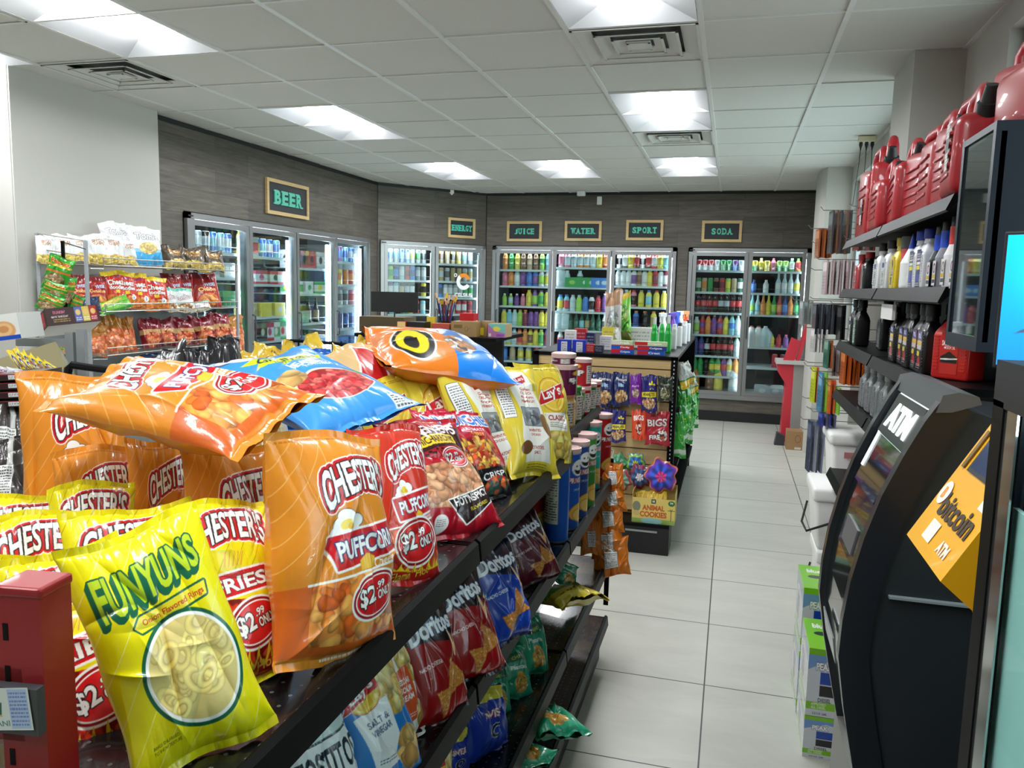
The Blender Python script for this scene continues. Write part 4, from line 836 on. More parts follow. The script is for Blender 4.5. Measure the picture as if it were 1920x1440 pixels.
put_bag('fries_bag', (-6, 1380), (-10, 1045), -40, 210, 'yellow fries bag cut by the left picture edge above the red post', t=.93, dt=.04, name='fries_bag')
PG = 'orange puffcorn bags'
put_bag('puffcorn_bag', (634, 1236), (608, 812), -18, 222, "upright orange puffcorn bag standing frontmost on the upper shelf", z=1.092, dt=.05, name='puffcorn_bag')
put_bag('puffcorn_bag', (455, 1245), (430, 832), -32, 175, 'orange puffcorn bag behind the yellow and red fries bag', t=1.16, dt=.04, name='puffcorn_bag', seed=2)
put_bag('puffcorn_bag', (310, 1160), (300, 822), -42, 120, 'narrow orange puffcorn bag edge in middle of the pile', t=1.24, dt=.03, name='puffcorn_bag', seed=3)
put_bag('puffcorn_bag', (208, 1160), (178, 838), -40, 150, 'low orange puffcorn bag under the lying puffcorn bag', t=1.2, dt=.05, name='puffcorn_bag')
put_bag('puffcorn_bag', (150, 1060), (135, 700), -38, 185, 'tall orange puffcorn bag at left end of the orange pile', t=1.3, dt=.03, name='puffcorn_bag', seed=2)
put_bag3('puffcorn_bag', (528, 796, 1.08), (172, 716, 1.20), (428, 704, 1.22), 'orange puffcorn bag lying on its back on top of the pile', name='puffcorn_bag', seed=3, thick=.85)
put_bag('hot_puffcorn_bag', (762, 1098), (722, 800), -24, 134, 'red hot puffcorn bag half hidden behind the upright orange bag', z=1.092, dt=.05, name='puffcorn_bag')
put_bag('pork_rind_bag', (866, 1006), (772, 788), -24, 158, "crimson pork rind bag with clear window leaning left", z=1.092, dt=.10, name='pork_rind_bag')
put_bag('snack_mix_bag', (912, 940), (856, 772), -24, 108, 'crimson and black snack mix bag right of the pork rind bag', z=1.092, dt=.08, name='snack_mix_bag')
put_bag('snack_mix_bag', (872, 940), (812, 772), -25, 84, 'crimson snack mix bag behind the pork rind bag', t=1.66, dt=.08, name='snack_mix_bag', seed=10)
LG = 'yellow potato chip bags'
put_bag('potato_chip_bag_back', (938, 908), (868, 696), -20, 104, "yellow chip bag showing its back, left of the three at shelf end", z=1.092, dt=.06, name='potato_chip_bag')
put_bag('potato_chip_bag_back', (1000, 896), (950, 684), -22, 92, "yellow chip bag showing its back, centre of three at shelf end", z=1.092, dt=.08, name='potato_chip_bag', seed=14)
put_bag('potato_chip_bag', (1034, 866), (1010, 684), -28, 86, "yellow classic chip bag with logo in front, last before the dips", z=1.092, dt=.06, name='potato_chip_bag')
put_bag('potato_chip_bag', (850, 905), (795, 700), -30, 112, "yellow chip bag with half logo behind the crimson bags", t=1.95, dt=.06, name='potato_chip_bag', seed=12)
put_bag('potato_chip_bag', (770, 905), (706, 712), -32, 110, "yellow chip bag rising behind the lying blue tortilla bag", t=1.85, dt=.06, name='potato_chip_bag')
put_bag('potato_chip_bag_back', (905, 850), (885, 690), -40, 60, 'yellow chip bag squeezed between two others under the blue orange bag', t=2.2, dt=.06, name='potato_chip_bag')
# blue grain-free bag lying on the pile
def d_siete():
    c = Cv(19, 30, 9, (62, 150, 226)); c.poly([(3, 19.5), (15.5, 20.5), (16.5, 23.4), (2.4, 22.6), (4.2, 21)], (226, 236, 40)); c.text('GRAIN FREE', 9.4, 21.4, 10.5, 1.6, (30, 60, 60), 3, bold=.03)
    c.text('TORTILLA CHIPS', 9.4, 20.2, 7, .6, (60, 90, 60), 3); c.text('SEA SALT', 10.8, 17.6, 8.4, 2.0, CH, 3, bold=.04); c.text('TORTILLA', 11, 15.9, 5.6, .9, CH, 3)
    c.ell(9.6, 9.4, 6.6, 4.8, (236, 214, 196), 0); c.ell(9.6, 9.2, 6.2, 4.4, (170, 30, 36)); c.food(c.emask(9.6, 9.2, 6, 4.2), [(196, 44, 50), (216, 70, 70), (170, 30, 40), (226, 110, 100)], 120, 4, 1.3, (150, 24, 30), .8)
    c.food(c.emask(4.5, 13.4, 3, 2.2, 30), [(216, 176, 110), (200, 156, 90)], 6, 6, 1.2, (206, 164, 100), 2.2); c.ell(15.6, 14, 1.6, .8, (60, 140, 80), 30); c.ell(16.2, 13.2, 1.6, .7, (70, 150, 70), -20)
    c.ell(5.5, 26.4, 4.6, 2.0, (240, 236, 226), 5, (40, 60, 90), .25); c.rect(14.5, .8, 17.5, 3.2, (236, 238, 236)); c.small(14.8, 1, 17.3, 3, (30, 30, 40), 5); return c
bagkind('grain_free_bag', d_siete, .19, .30, .08, (21,), back=(40, 110, 200))
put_bag3('grain_free_bag', (700, 790, 1.45), (478, 672, 1.62), (668, 700, 1.66), 'light blue grain free tortilla chip bag lying across the pile', name='tortilla_chip_bag', thick=.8)
bagkind('blue_corn_bag', lambda: d_plain(7, 18, 27, (26, 100, 190), [(0, 5, (20, 84, 170)), (11, 14, (20, 90, 180))], [], None), .18, .27, .07, (22,), back=(24, 90, 176), wr=1.4)
put_bag('blue_corn_bag', (580, 860), (560, 664), -60, 118, 'plain royal blue bag standing behind the light blue tortilla bag', t=1.95, dt=.05, name='chip_bag')
def d_frito():
    c = Cv(18, 27, 7, (222, 184, 128)); c.poly([(2, 17), (8, 26), (14, 24), (9, 14)], (196, 36, 36), CH, .5); c.food(c.emask(11, 9, 6.4, 6), [(226, 180, 110), (206, 150, 80), (236, 200, 140)], 60, 4, 1.8, (200, 150, 90), 1.6); c.line(0, 22, 14, 8, .6, CH); return c
bagkind('corn_chip_bag', d_frito, .18, .27, .07, (23,), back=(206, 160, 110))
put_bag('corn_chip_bag', (790, 850), (658, 652), -20, 96, 'tan and red corn chip bag leaning beside the blue bag', t=1.9, dt=.1, name='chip_bag')
bagkind('white_blue_bag', lambda: d_plain(6, 18, 27, (236, 238, 240), [(18, 27, (30, 60, 160)), (16, 18, (200, 40, 40))], [], (9, 9, 7, 5, 1.6), foodcols=[(226, 190, 120), (240, 214, 150)]), .18, .27, .07, (24,), back=(226, 228, 232))
put_bag('white_blue_bag', (520, 900), (462, 676), -50, 92, 'white bag with blue corner peeking out above the lying puffcorn bag', t=1.75, dt=.05, name='chip_bag')
# black foil bags behind
bagkind('black_foil_bag', lambda: d_plain(6, 18, 27, (26, 24, 28), [(10, 12, (60, 30, 40))], [('A', 9, 15, 3, 3, (90, 190, 200))], None), .18, .27, .08, (25, 26), back=(22, 20, 24), wr=1.8)
put_bag('black_foil_bag', (405, 800), (385, 652), -55, 84, 'crumpled black foil bag poking up behind the lying puffcorn bag', t=1.9, dt=.05, name='foil_bag')
put_bag('black_foil_bag', (430, 790), (418, 632), -10, 62, 'shiny black foil bag standing edge-on beside the crumpled one', t=2.0, dt=.02, name='foil_bag', seed=26)
put_bag('black_foil_bag', (330, 760), (320, 655), -75, 70, 'dark foil bag lying low in front of the wire rack', t=2.3, dt=.2, name='foil_bag')
# orange and blue bag lying on the far end of the pile
def d_split():
    c = Cv(19, 30, 8, (232, 124, 22)); c.rect(0, 0, 19, 14.5, (20, 130, 230)); c.ell(6, 22.5, 4.4, 4.2, (20, 20, 24), 20, CH, .4); c.ell(6, 22.8, 3.5, 3.2, (250, 216, 30), 20); c.ell(5.6, 23.2, 1.9, 1.4, (24, 22, 26), 10)
    c.food(c.emask(6, 12, 3.5, 3.6), [(206, 140, 90), (226, 226, 230), (60, 40, 40), (180, 120, 80)], 30, 3, 1.6, (160, 120, 90), 1.0); c.ell(12, 11, 1.8, 1.8, (150, 110, 60)); c.ell(12, 11, 1.3, 1.3, (20, 130, 230))
    c.poly([(9, 6), (14, 5), (13, 9), (10, 9)], (226, 228, 232)); c.line(14, 9, 17, 6, .25, CH); c.line(8, 8, 4, 3, .25, CH); return c
bagkind('orange_blue_bag', d_split, .20, .31, .10, (27,), back=(220, 116, 24))
put_bag3('orange_blue_bag', (928, 684, 2.18), (698, 652, 2.05), (822, 640, 2.34), 'orange and bright blue bag lying on top at far end of pile', name='cheese_snack_bag', thick=.8)
# small golden bags heaped on the far side
bagkind('golden_bag', lambda: d_nutri(5, 14, 20, (214, 178, 50), 4, 4, 10, 14), .14, .20, .05, (31, 32, 33), back=(206, 170, 48), wr=1.6)
bagkind('golden_front', lambda: d_plain(5, 14, 20, (222, 186, 56), [(0, 2, (196, 150, 40))], [('1938', 7, 17, 3, 1, (80, 60, 20))], (7, 8, 4, 4, 1.4), foodcols=[(240, 214, 120), (230, 190, 90)]), .14, .20, .05, (34, 35), back=(206, 170, 48), wr=1.6)
rr = random.Random(5); spots = [(452, 668), (500, 660), (548, 656), (600, 660), (640, 664), (672, 662), (712, 672), (742, 664), (690, 690), (742, 700), (655, 676), (770, 690), (478, 676), (812, 708), (868, 712), (610, 690), (725, 655), (585, 648)]
for i, (x, y) in enumerate(spots):
    k, sd = rr.choice([('golden_bag', 31), ('golden_bag', 32), ('golden_bag', 33), ('golden_front', 34), ('golden_front', 35)]); t = 2.5-.02*i; a = rr.uniform(-60, 60)
    put_bag(k, (x+a*.3+10, y+70), (x-a*.3, y-4), rr.uniform(-90, 0), rr.uniform(62, 84), 'crumpled small golden chip bag heaped on far side of gondola', t=t, dt=rr.uniform(.0, .12), name='golden_chip_bag', group='small golden bags heaped behind the pile', seed=sd)
# shelf B: tortilla chips and more
bagkind('salt_vinegar_bag', lambda: d_chipscard(7, (30, 120, 200), (240, 242, 244), (50, 70, 110), ['SALT &', 'VINEGAR']), .18, .27, .08, (41,), back=(24, 100, 180))
bagkind('cheddar_bag', lambda: d_chipscard(7, (240, 236, 226), (222, 84, 38), CH, ['CHEDDAR', '& SOUR', 'CREAM'], top=None), .18, .27, .07, (42,), back=(214, 80, 36))
bagkind('teal_white_bag', lambda: d_plain(7, 20, 30, (206, 226, 226), [(0, 9, (40, 140, 190)), (9, 10, (236, 240, 240)), (13, 22, (234, 240, 240)), (22, 22.5, (30, 60, 60))], [('TOSTITOS', 10, 17.5, 18, 6, (20, 40, 50), None), ('RESTAURANT', 10, 5, 15, 2.6, CH, None)], None), .20, .30, .08, (43,), back=(190, 214, 216))
B = .802
put_bag('maroon_tortilla_bag', (1012, 1092), (962, 968), -30, 92, 'maroon tortilla chip bag below the chip tubes of the second shelf', z=B, dt=.04, name='tortilla_chip_bag', lift=.0)
put_bag('blue_tortilla_bag', (955, 1205), (905, 1012), -22, 100, 'blue tortilla chip bag on the second shelf', z=B, dt=.05, name='tortilla_chip_bag')
put_bag('red_tortilla_bag', (898, 1272), (838, 1072), -22, 112, 'red tortilla chip bag next to the blue one', z=B, dt=.05, name='tortilla_chip_bag')
put_bag('red_tortilla_bag', (830, 1352), (780, 1125), -18, 108, 'red tortilla chip bag nearest the camera, beside the cheddar bag', z=B, dt=.04, name='tortilla_chip_bag', seed=16)
put_bag('cheddar_bag', (768, 1392), (724, 1180), -15, 86, 'orange and white cheddar and sour cream chip bag on second shelf', z=B, dt=.03, name='potato_chip_bag')
put_bag('salt_vinegar_bag', (735, 1480), (664, 1232), -15, 140, "blue and white salt and vinegar bag on second shelf", z=B, dt=.03, name='potato_chip_bag')
put_bag('teal_white_bag', (640, 1600), (560, 1318), -12, 150, 'pale blue and white bag with large dark letters at bottom edge', z=B, dt=.02, name='tortilla_chip_bag')
bagkind('plantain_bag', lambda: d_plain(6, 14, 21, (34, 160, 120), [(0, 1.5, (28, 140, 104)), (15, 18.5, (30, 100, 70))], [('Plantain', 7, 12.5, 8, 1.8, CH), ('CHIPS', 7, 16.5, 5, 1.4, (180, 220, 60))], (7, 6.5, 3.4, 4.2, 1.3), foodcols=[(214, 170, 70), (190, 140, 50)]), .14, .21, .06, (51, 52), back=(30, 150, 110), wr=1.5)
bagkind('small_blue_bag', lambda: d_plain(6, 14, 21, (24, 60, 176), [(17, 21, (226, 214, 60))], [('WISE', 7, 13, 6, 2.4, CH, (190, 30, 40)), ('O', 7, 8, 4, 4, (20, 30, 60), CH)], None), .14, .21, .06, (53, 54), back=(20, 50, 150), wr=1.5)
bagkind('yellow_green_bag', lambda: d_plain(6, 14, 21, (214, 196, 50), [(12, 21, (196, 206, 196)), (9, 12, (90, 140, 60))], [('PLANTAINS', 7, 5, 9, 1.6, (60, 50, 20))], (7, 14, 4, 4, 1.3), foodcols=[(180, 150, 90), (150, 170, 90)]), .14, .21, .05, (55,), back=(206, 186, 60), wr=1.5)
C = .452; PGr = 'small teal bags on the lower shelves'
put_bag('plantain_bag', (1003, 1268), (986, 1156), -25, 56, 'teal plantain bag on third shelf, farthest of three', z=C, dt=.05, name='plantain_chip_bag')
put_bag('plantain_bag', (972, 1310), (955, 1215), -25, 52, 'teal plantain bag on third shelf, middle of three', z=C, dt=.05, name='plantain_chip_bag', seed=52)
put_bag('plantain_bag', (938, 1340), (925, 1248), -30, 44, 'teal plantain bag on third shelf, nearest of three', z=C, dt=.05, name='plantain_chip_bag')
put_bag('small_blue_bag', (915, 1412), (902, 1292), -15, 84, 'royal blue small bag standing crookedly on third shelf', z=C, dt=.02, name='snack_bag')
put_bag('small_blue_bag', (850, 1470), (846, 1370), -15, 60, 'royal blue small bag below the nearest red tortilla chip bag', z=C, dt=.02, name='snack_bag', seed=54)
put_bag('salt_vinegar_bag', (815, 1540), (820, 1395), -15, 60, 'light blue bag corner at bottom edge left of small blue bags', z=C, dt=.02, name='snack_bag')
put_bag3('yellow_green_bag', (1098, 1125, 2.58), (1028, 1108, 2.70), (1075, 1100, 2.78), 'yellow and green plantain bag lying flat on third shelf', name='plantain_chip_bag')
put_bag('plantain_bag', (1058, 1100), (1062, 1052), -30, 46, 'green bag in the shadow beside the lying yellow bag', t=2.8, dt=.05, name='snack_bag', seed=52)
D0 = .192
put_bag3('plantain_bag', (1060, 1378, 2.14), (1000, 1330, 2.3), (1060, 1335, 2.3), 'teal plantain bag lying on the bottom shelf, farther one', name='plantain_chip_bag')
put_bag3('plantain_bag', (1012, 1432, 2.02), (945, 1412, 2.12), (990, 1398, 2.16), 'teal plantain bag lying on the bottom shelf, nearer one', name='plantain_chip_bag', seed=52)
# tall chip tubes on shelf B'
def d_tube(p, base, top=(180, 30, 36), nut=False, stripe=None):
    c = Cv(24, 26, p, base); c.rect(0, 24.6, 24, 26, (196, 190, 180)); c.rect(0, 0, 24, .5, (196, 190, 180))
    c.rect(8.6, 16.5, 15.4, 17, CH) if 0 else None
    c.ell(12, 20.2, 2.9, 2.6, CH); c.ell(12, 19.5, 1.9, 1.3, (24, 20, 22), 0); c.ell(12, 20.4, 2.1, 1.0, CH); c.ell(11.1, 20.8, .3, .3, (24, 20, 22)); c.ell(12.9, 20.8, .3, .3, (24, 20, 22))
    c.text('PRINGLES', 12, 16.2, 7.4, 1.7, CH, bold=.035, line=top, lw=.25); c.ell(12, 6, 3.6, 2.4, (240, 190, 80), 20, (190, 120, 40), .2); c.ell(13, 4.6, 3.2, 2.0, (246, 206, 110), -15, (190, 120, 40), .2); c.text('ORIGINAL', 12, 13.2, 4.5, .7, CH, bold=.01)
    for cx in (1.5, 22.5): c.rect(cx-1.5, 6, cx+1.5, 22, (236, 234, 220)); c.small(cx-1.3, 7, cx+1.3, 21.6, (60, 60, 60), 18, .7)
    if stripe: c.rect(0, 22.6, 24, 23.4, stripe)
    return c
def tube(e, r, h, cv, lid, rot):
    link('label_wrap', printed_tube('tube_wrap', r, h, cv, CARD, rot=rot), e)
    m = MB(); m.lathe([(r, -.0), (r+.0015, .001), (r+.0015, .006), (r, .006)], STEEL, 32, TR((0, 0, 0))); m.lathe([(0, h), (r, h)], STEEL, 32); m.obj('rim', e, smooth=40)
    m = MB(); m.lathe([(r+.002, h-.008), (r+.002, h+.004), (r-.003, h+.006), (r-.006, h+.002), (0, h+.002)], lid, 32); m.obj('lid', e, smooth=40)
LIDP = M('pale pink translucent lid', (226, 190, 186), .35); LIDR = M('dark red lid', (110, 30, 34), .35)
TB = dict(r=((176, 18, 26), (120, 10, 16)), b=((24, 90, 190), (180, 30, 50)), n=((40, 70, 140), (180, 30, 50)), g=((70, 150, 60), (180, 30, 40)), t=((40, 176, 170), (180, 30, 60)), w=((220, 214, 214), (180, 30, 40)), k=((60, 30, 30), (180, 30, 40)))
_tc = {}
def put_tube(px, py, key, turn, label, h=.262, r=.0375, z=.802, t=None, lid=None, ppc=5):
    P = PZ(px, py, z) if t is None else PD(px, py, t); e = empty('chip_tube', tuple(P), R(turn), label, 'chip tube', 'tall chip tubes on the second shelf')
    if key not in _tc: _tc[key] = d_tube(ppc, *TB[key])
    tube(e, r, h, _tc[key], lid or LIDP, 0); return e
for px, py, key, turn, l, lid in ((1000, 1003, 'r', 60, 'white and red chip tube nearest the camera behind the maroon chip bag', None), (1042, 1012, 'b', 150, 'blue chip tube showing its nutrition panel', None), (1063, 988, 'b', 70, 'blue chip tube, second from camera in front row', None), (1080, 968, 'n', 60, 'blue chip tube in middle of the front row', None),
        (1095, 948, 'g', 60, 'green chip tube between the blue and teal ones', None), (1106, 915, 't', 40, 'teal chip tube, second from the shelf end', None), (1127, 893, 'r', 60, 'red chip tube, last one at the shelf end', None),
        (1072, 905, 'k', 60, 'dark chip tube with dark lid in second row, nearer', LIDR), (1090, 880, 'k', 60, 'dark chip tube with dark lid in second row, middle', LIDR), (1094, 874, 'r', 60, 'dark red chip tube with dark lid in second row, farther', LIDR)):
    put_tube(px, py, key, turn, l, lid=lid)
# dips and jars on the upper far shelf
def d_dip(p, base, words, band=None):
    c = Cv(32, 9, p, base)
    if band: c.rect(0, 3.2, 32, 6.2, band)
    for x in (8, 24): c.text(words, x, 5, 8, 2.2, CH, bold=.04, line=DK, lw=.2); c.ell(x, 7.6, 2.4, .8, (240, 190, 60))
    c.rect(14, 1, 18, 7.8, (236, 234, 228)); c.small(14.3, 1.4, 17.7, 7.5, (70, 60, 60), 8, .7); return c
def jar(px, py, z, r, h, cv, lid, label, turn=0, lh=.014, glass=False, name='dip_jar', cat='jar'):
    P = PZ(px, py, z); e = empty(name, tuple(P), R(turn), label, cat); link('label_wrap', printed_tube('jar_wrap', r, h, cv, GLOSS, n=40, prof=lambda v: np.where(v > .86, 1-(v-.86)*1.1, 1.) if glass else np.ones_like(v)), e)
    m = MB(); m.lathe([(r*.9, h), (r*.92 if glass else r+.002, h), (r*.92 if glass else r+.002, h+lh), (r*.85, h+lh+.003), (0, h+lh+.003)], lid, 32); m.obj('lid', e, smooth=40); return e
PUR = d_dip(5, (98, 24, 66), 'PRINGLES'); LPK = LIDP; LOR = M('orange lid', (222, 150, 96), .35); LGR = M('green lid', (60, 150, 70), .35); LDK = M('dark lid', (60, 60, 64), .4)
zt = 1.092
jar(1040, 812, zt, .036, .115, d_dip(5, (190, 180, 150), 'DIP', (40, 50, 70)), LDK, 'salsa jar with dark lid, nearest on the upper far shelf', 20, glass=True)
jar(1057, 800, zt, .040, .105, d_dip(5, (232, 186, 96), 'TOSTITOS', (240, 200, 120)), LOR, 'queso jar with orange lid on the upper far shelf', 40, glass=True)
jar(1070, 790, zt, .040, .115, d_dip(5, (60, 120, 50), 'TOSTITOS', (150, 40, 30)), LGR, 'salsa jar with green lid on the upper far shelf', 60, glass=True)
for i, (x, y, c) in enumerate(((1078, 781, (80, 160, 60)), (1090, 775, (190, 40, 40)), (1101, 768, (60, 150, 60)), (1111, 762, (190, 30, 44)))):
    jar(x, y, zt, .034, .095, d_dip(5, c, 'DIP', (236, 226, 200)), LPK, ('green' if c[1] > 100 else 'red')+' dip can with pink lid, '+('nearer' if i < 2 else 'farther')+' pair by the shelf end', 50, name='dip_can', cat='can')
P1 = jar(1055, 738, 1.2255, .047, .085, PUR, LPK, 'purple snack tub with pink lid stacked on the jars', 170, name='snack_tub', cat='tub')
jar(1056.8, 681.1, 1.3285, .040, .02, PUR, LPK, 'small pink-lidded tub on top of the purple tub', 20, name='snack_tub', cat='tub')
jar(1091.8, 721.8, 1.2045, .034, .09, d_dip(5, (180, 30, 44), 'DIP'), LPK, 'red and white tub behind the purple tub', 60, name='snack_tub', cat='tub')
# hanging clip strip of orange bags at the gondola end
bagkind('orange_hang_bag', lambda: d_nutri(6, 14, 20, (214, 120, 30), 4.4, 4, 9.6, 13.5, (190, 90, 20)), .14, .20, .045, (61, 62), back=(200, 96, 24), wr=1.3)
HB = [((1150, 920), (1147, 868), 44), ((1152, 960), (1143, 905), 50), ((1142, 1000), (1138, 940), 60), ((1140, 1045), (1136, 975), 62), ((1148, 1080), (1142, 1005), 72), ((1108, 1040), (1106, 975), 40)]
CS = empty('clip_strip', tuple(PD(1146, 868, 3.30)), 0, 'black vertical clip strip at the end of the gondola', 'hanging strip'); MB().box(-.01, .01, -.004, .004, -.62, .02, BLK).obj('strip', CS); MB().tube([(0, -.002, .01), (0, .06, .04), (-.05, .1, .04)], .003, STEEL, 6).obj('hook', CS)
for i, (b, t_, w) in enumerate(HB):
    put_bag('orange_hang_bag', b, t_, -80 if i < 5 else -60, w, ['orange snack bag back, top of the hanging strip', 'orange snack bag back, second down the hanging strip', 'orange snack bag back, third down the hanging strip', 'orange snack bag back, fourth down the hanging strip', 'large orange snack bag at bottom of the hanging strip', 'orange bag in the shadow left of the hanging strip'][i], t=3.24-.012*i, dt=.03, name='hanging_snack_bag', seed=61+i % 2)
# ================================================================== LEFT RACK AND CENTRE DISPLAYS
def put_box(P0, P1, h, d, faces, label, name='box', cat='box', group=None, tilt=0., mat=None, base=(150, 110, 70), key=None, bev=0):
    """front-bottom-left and front-bottom-right given as (px, py, depth) or 3D points"""
    A, Bq = (Vector(PD(*p)) if isinstance(p, tuple) else Vector(p) for p in (P0, P1)); x = Bq-A; w = x.length; x.normalize(); up = Vector((0, 0, 1)); up = (up-x*up.dot(x)).normalized(); y = up.cross(x)
    if tilt: q = Matrix.Rotation(R(tilt), 3, x); up = q @ up; y = q @ y
    me = printed_box(name, w, d, h, faces, mat or CARD, base); o = link(name, me, mw=frame((A+Bq)/2+y*d/2, x, y, up)); return tag(o, label, cat, group)
RK = empty('wire_rack', (-3.82, 4.5, 0), 0, 'grey metal wire snack rack standing against the white wall', 'rack')
GREYM = M('grey painted steel', (160, 164, 168), .4, .3)
def rel(x, y, z): return (x+3.82, y-4.5, z)
RX0, RX1, RY0, RY1 = -4.0, -3.65, 3.82, 5.25
for x, y, h in ((RX0, RY0, 1.83), (RX1, RY0, 1.79), (RX0, RY1, 1.70), (RX1+.02, RY1, 1.70)):
    MB().tube([rel(x, y, 0), rel(x, y, h)], .012, GREYM, 8).obj('post', RK)
m = MB()
for z in (1.83, 1.74): m.tube([rel(RX0, RY0, z), rel(RX1, RY0, z-.04)], .004, STEEL, 5)
m.box(*[v for p in zip(rel(RX0-.01, RY0, .2), rel(RX0, RY1, 1.55)) for v in p], M('grey slatted back', (120, 126, 128), .6)); m.obj('back', RK)
for z in (1.65, 1.375, 1.11, .85):
    m = MB(); xf = RX1+.03
    for zz in (z, z+.045): m.tube([rel(xf, RY0+.1, zz), rel(xf, RY1, zz)], .0035, STEEL, 5)
    m.tube([rel(xf, RY0+.1, z+.045), rel(xf, RY0+.1, z-.02), rel(xf-.05, RY0+.05, z-.02), rel(RX1, RY0, z-.02)], .0035, STEEL, 5)
    for i in range(30): y = RY0-.04+(RY1-RY0+.04)*i/29; m.tube(([rel(xf, y, z+.045)] if i > 2 else [])+[rel(xf, y, z), rel(RX0, y, z)], .0018, STEEL, 4)
    for x in (RX0, (RX0+RX1)/2): m.tube([rel(x, RY0, z), rel(x, RY1, z)], .003, STEEL, 5)
    m.obj('wire_shelf', RK)
W_ = (232, 232, 232)
bagkind('white_pop_bag', lambda: d_plain(5, 14, 18, W_, [(0, 5, (226, 200, 120))], [('SNYDER', 7, 13.5, 7, 1.8, (150, 90, 40)), ('CHIPS', 7, 11.8, 6, 1.5, (170, 110, 50))], (7, 3.2, 5, 2.6, 1.4), foodcols=[(236, 210, 120), (226, 190, 90)]), .14, .18, .05, (71, 72, 73), back=W_, wr=1.4)
bagkind('plain_chip_bag', lambda: d_plain(6, 16, 22, (238, 238, 240), [(0, 7, (70, 170, 226)), (7, 9, (150, 206, 234))], [('Tom\'s', 8.2, 16.4, 11.5, 4.2, (250, 250, 250), (40, 30, 34))], (8.5, 9.5, 4.5, 3.4, 1.9), foodcols=[(226, 196, 120), (236, 210, 140)]), .16, .22, .055, (74, 75), back=W_)
bagkind('brown_foil_bag', lambda: d_plain(5, 14, 16, (92, 80, 66), [(0, 4.5, (206, 180, 90))], [('SNYDER', 7, 12, 8, 2, (226, 170, 80)), ('CHIPS', 7, 9.8, 7, 1.6, (210, 150, 70))], (7, 3.6, 5.5, 3, 1.3), foodcols=[(226, 200, 110), (206, 170, 80)]), .14, .16, .05, (76, 77), back=(80, 70, 60), wr=1.8)
def d_cheez():
    c = d_plain(6, 16, 22, (204, 50, 24), [(19, 22, (238, 208, 50)), (0, 7, (232, 130, 40))], [('Cheez', 8, 14.8, 11, 3.4, CH, (60, 20, 20)), ('doodles', 8.4, 11.6, 11, 2.4, CH, (90, 20, 20)), ('WISE', 9, 17.8, 5, 1.2, (30, 60, 150))], (8, 4, 6.5, 3, 1.2)); c.rect(6.5, 8.2, 9.5, 10, (244, 214, 40)); c.ell(12, 6, 1.7, 1.7, CH); c.text('2', 12, 6, 1.2, 1.6, (40, 60, 150), bold=.03); return c
bagkind('cheese_puff_bag', d_cheez, .16, .22, .06, (78, 79), back=(170, 30, 20))
bagkind('dark_red_snack_bag', lambda: d_plain(5, 16, 22, (158, 30, 26), [(18, 22, (120, 20, 24))], [('WISE', 10, 14.6, 6, 2, (230, 230, 240), (40, 50, 120)), ('Onion', 8, 11.5, 10, 2.4, (240, 210, 120))], (8, 5, 6, 4, 1.8), foodcols=[(226, 150, 70), (206, 110, 50)]), .16, .22, .06, (80, 81), back=(130, 20, 24))
bagkind('pretzel_snack_bag', lambda: d_plain(5, 14, 16, (226, 232, 230), [(13.5, 16, (120, 190, 170)), (0, 4, (236, 226, 206))], [('Combos', 7, 9.4, 10, 3, CH, (130, 20, 50), 8)], (7, 3, 5.5, 2.4, 1.0), foodcols=[(236, 226, 206), (226, 190, 130), (150, 100, 60)]), .14, .16, .05, (82,), back=(210, 216, 214))
bagkind('maroon_crunch_bag', lambda: d_plain(5, 14, 18, (130, 16, 34), [(8, 11, (196, 150, 96))], [('Tasty', 8, 13.5, 7, 2, (230, 190, 200))], (7, 5, 5, 4.4, 1.3), foodcols=[(214, 110, 60), (200, 80, 50), (226, 140, 90)]), .14, .18, .055, (83, 84), back=(110, 14, 30), wr=1.7)
bagkind('orange_twist_bag', lambda: d_plain(5, 14, 18, (186, 84, 34), [(12, 18, (170, 110, 30))], [], (7, 6, 6, 5.5, 1.3), foodcols=[(226, 130, 80), (214, 100, 60), (236, 160, 110)]), .14, .18, .055, (85, 86), back=(150, 70, 30), wr=1.8)
bagkind('peanut_bag', lambda: d_plain(6, 12, 18, (60, 160, 50), [(12.5, 13.5, (230, 200, 60)), (9.5, 10.5, (226, 120, 50))], [('Peanuts', 6, 15, 9, 2.2, (200, 40, 30), (240, 220, 80))], (5.5, 5, 5.0, 4.0, 1.1), foodcols=[(196, 160, 120), (210, 180, 140), (170, 130, 90)], fbg=(120, 80, 50)), .12, .18, .045, (87, 88), back=(40, 140, 46))
bagkind('green_puff_bag', lambda: d_plain(5, 14, 18, (110, 190, 60), [(0, 3, (60, 150, 60))], [('Organic', 7, 8, 7, 1.6, CH)], (6, 13, 5, 3, 1.6), foodcols=[(226, 210, 110), (206, 190, 80)]), .14, .18, .05, (89,), back=(90, 170, 60))
bagkind('navy_chip_bag', lambda: d_plain(5, 14, 18, (24, 40, 80), [], [('L', 7, 9, 5, 6, (90, 190, 220))], None), .14, .18, .05, (90,), back=(20, 34, 70))
XR = -3.80; AZ = -22
def rack(kind, bot, top, w, label, seed=None, cat='snack bag', group=None, x=XR, az=AZ): return put_bag(kind, bot, top, az, w, label, x=x, name=kind, seed=seed, cat=cat, group=group)
G1 = 'silver white snack bags on the top rack shelf'
for i, (b, t, w) in enumerate((((88, 494), (84, 441), 34), ((122, 493), (118, 441), 36), ((150, 492), (146, 441), 34), ((186, 494), (180, 440), 44), ((214, 496), (208, 440), 40), ((242, 498), (238, 447), 34))):
    rack('white_pop_bag', b, t, w, 'silver white snack bag on top rack shelf, %s from its left end' % ORD[i], 71+i % 3, group=G1, x=-3.94+.03*min(i, 4))
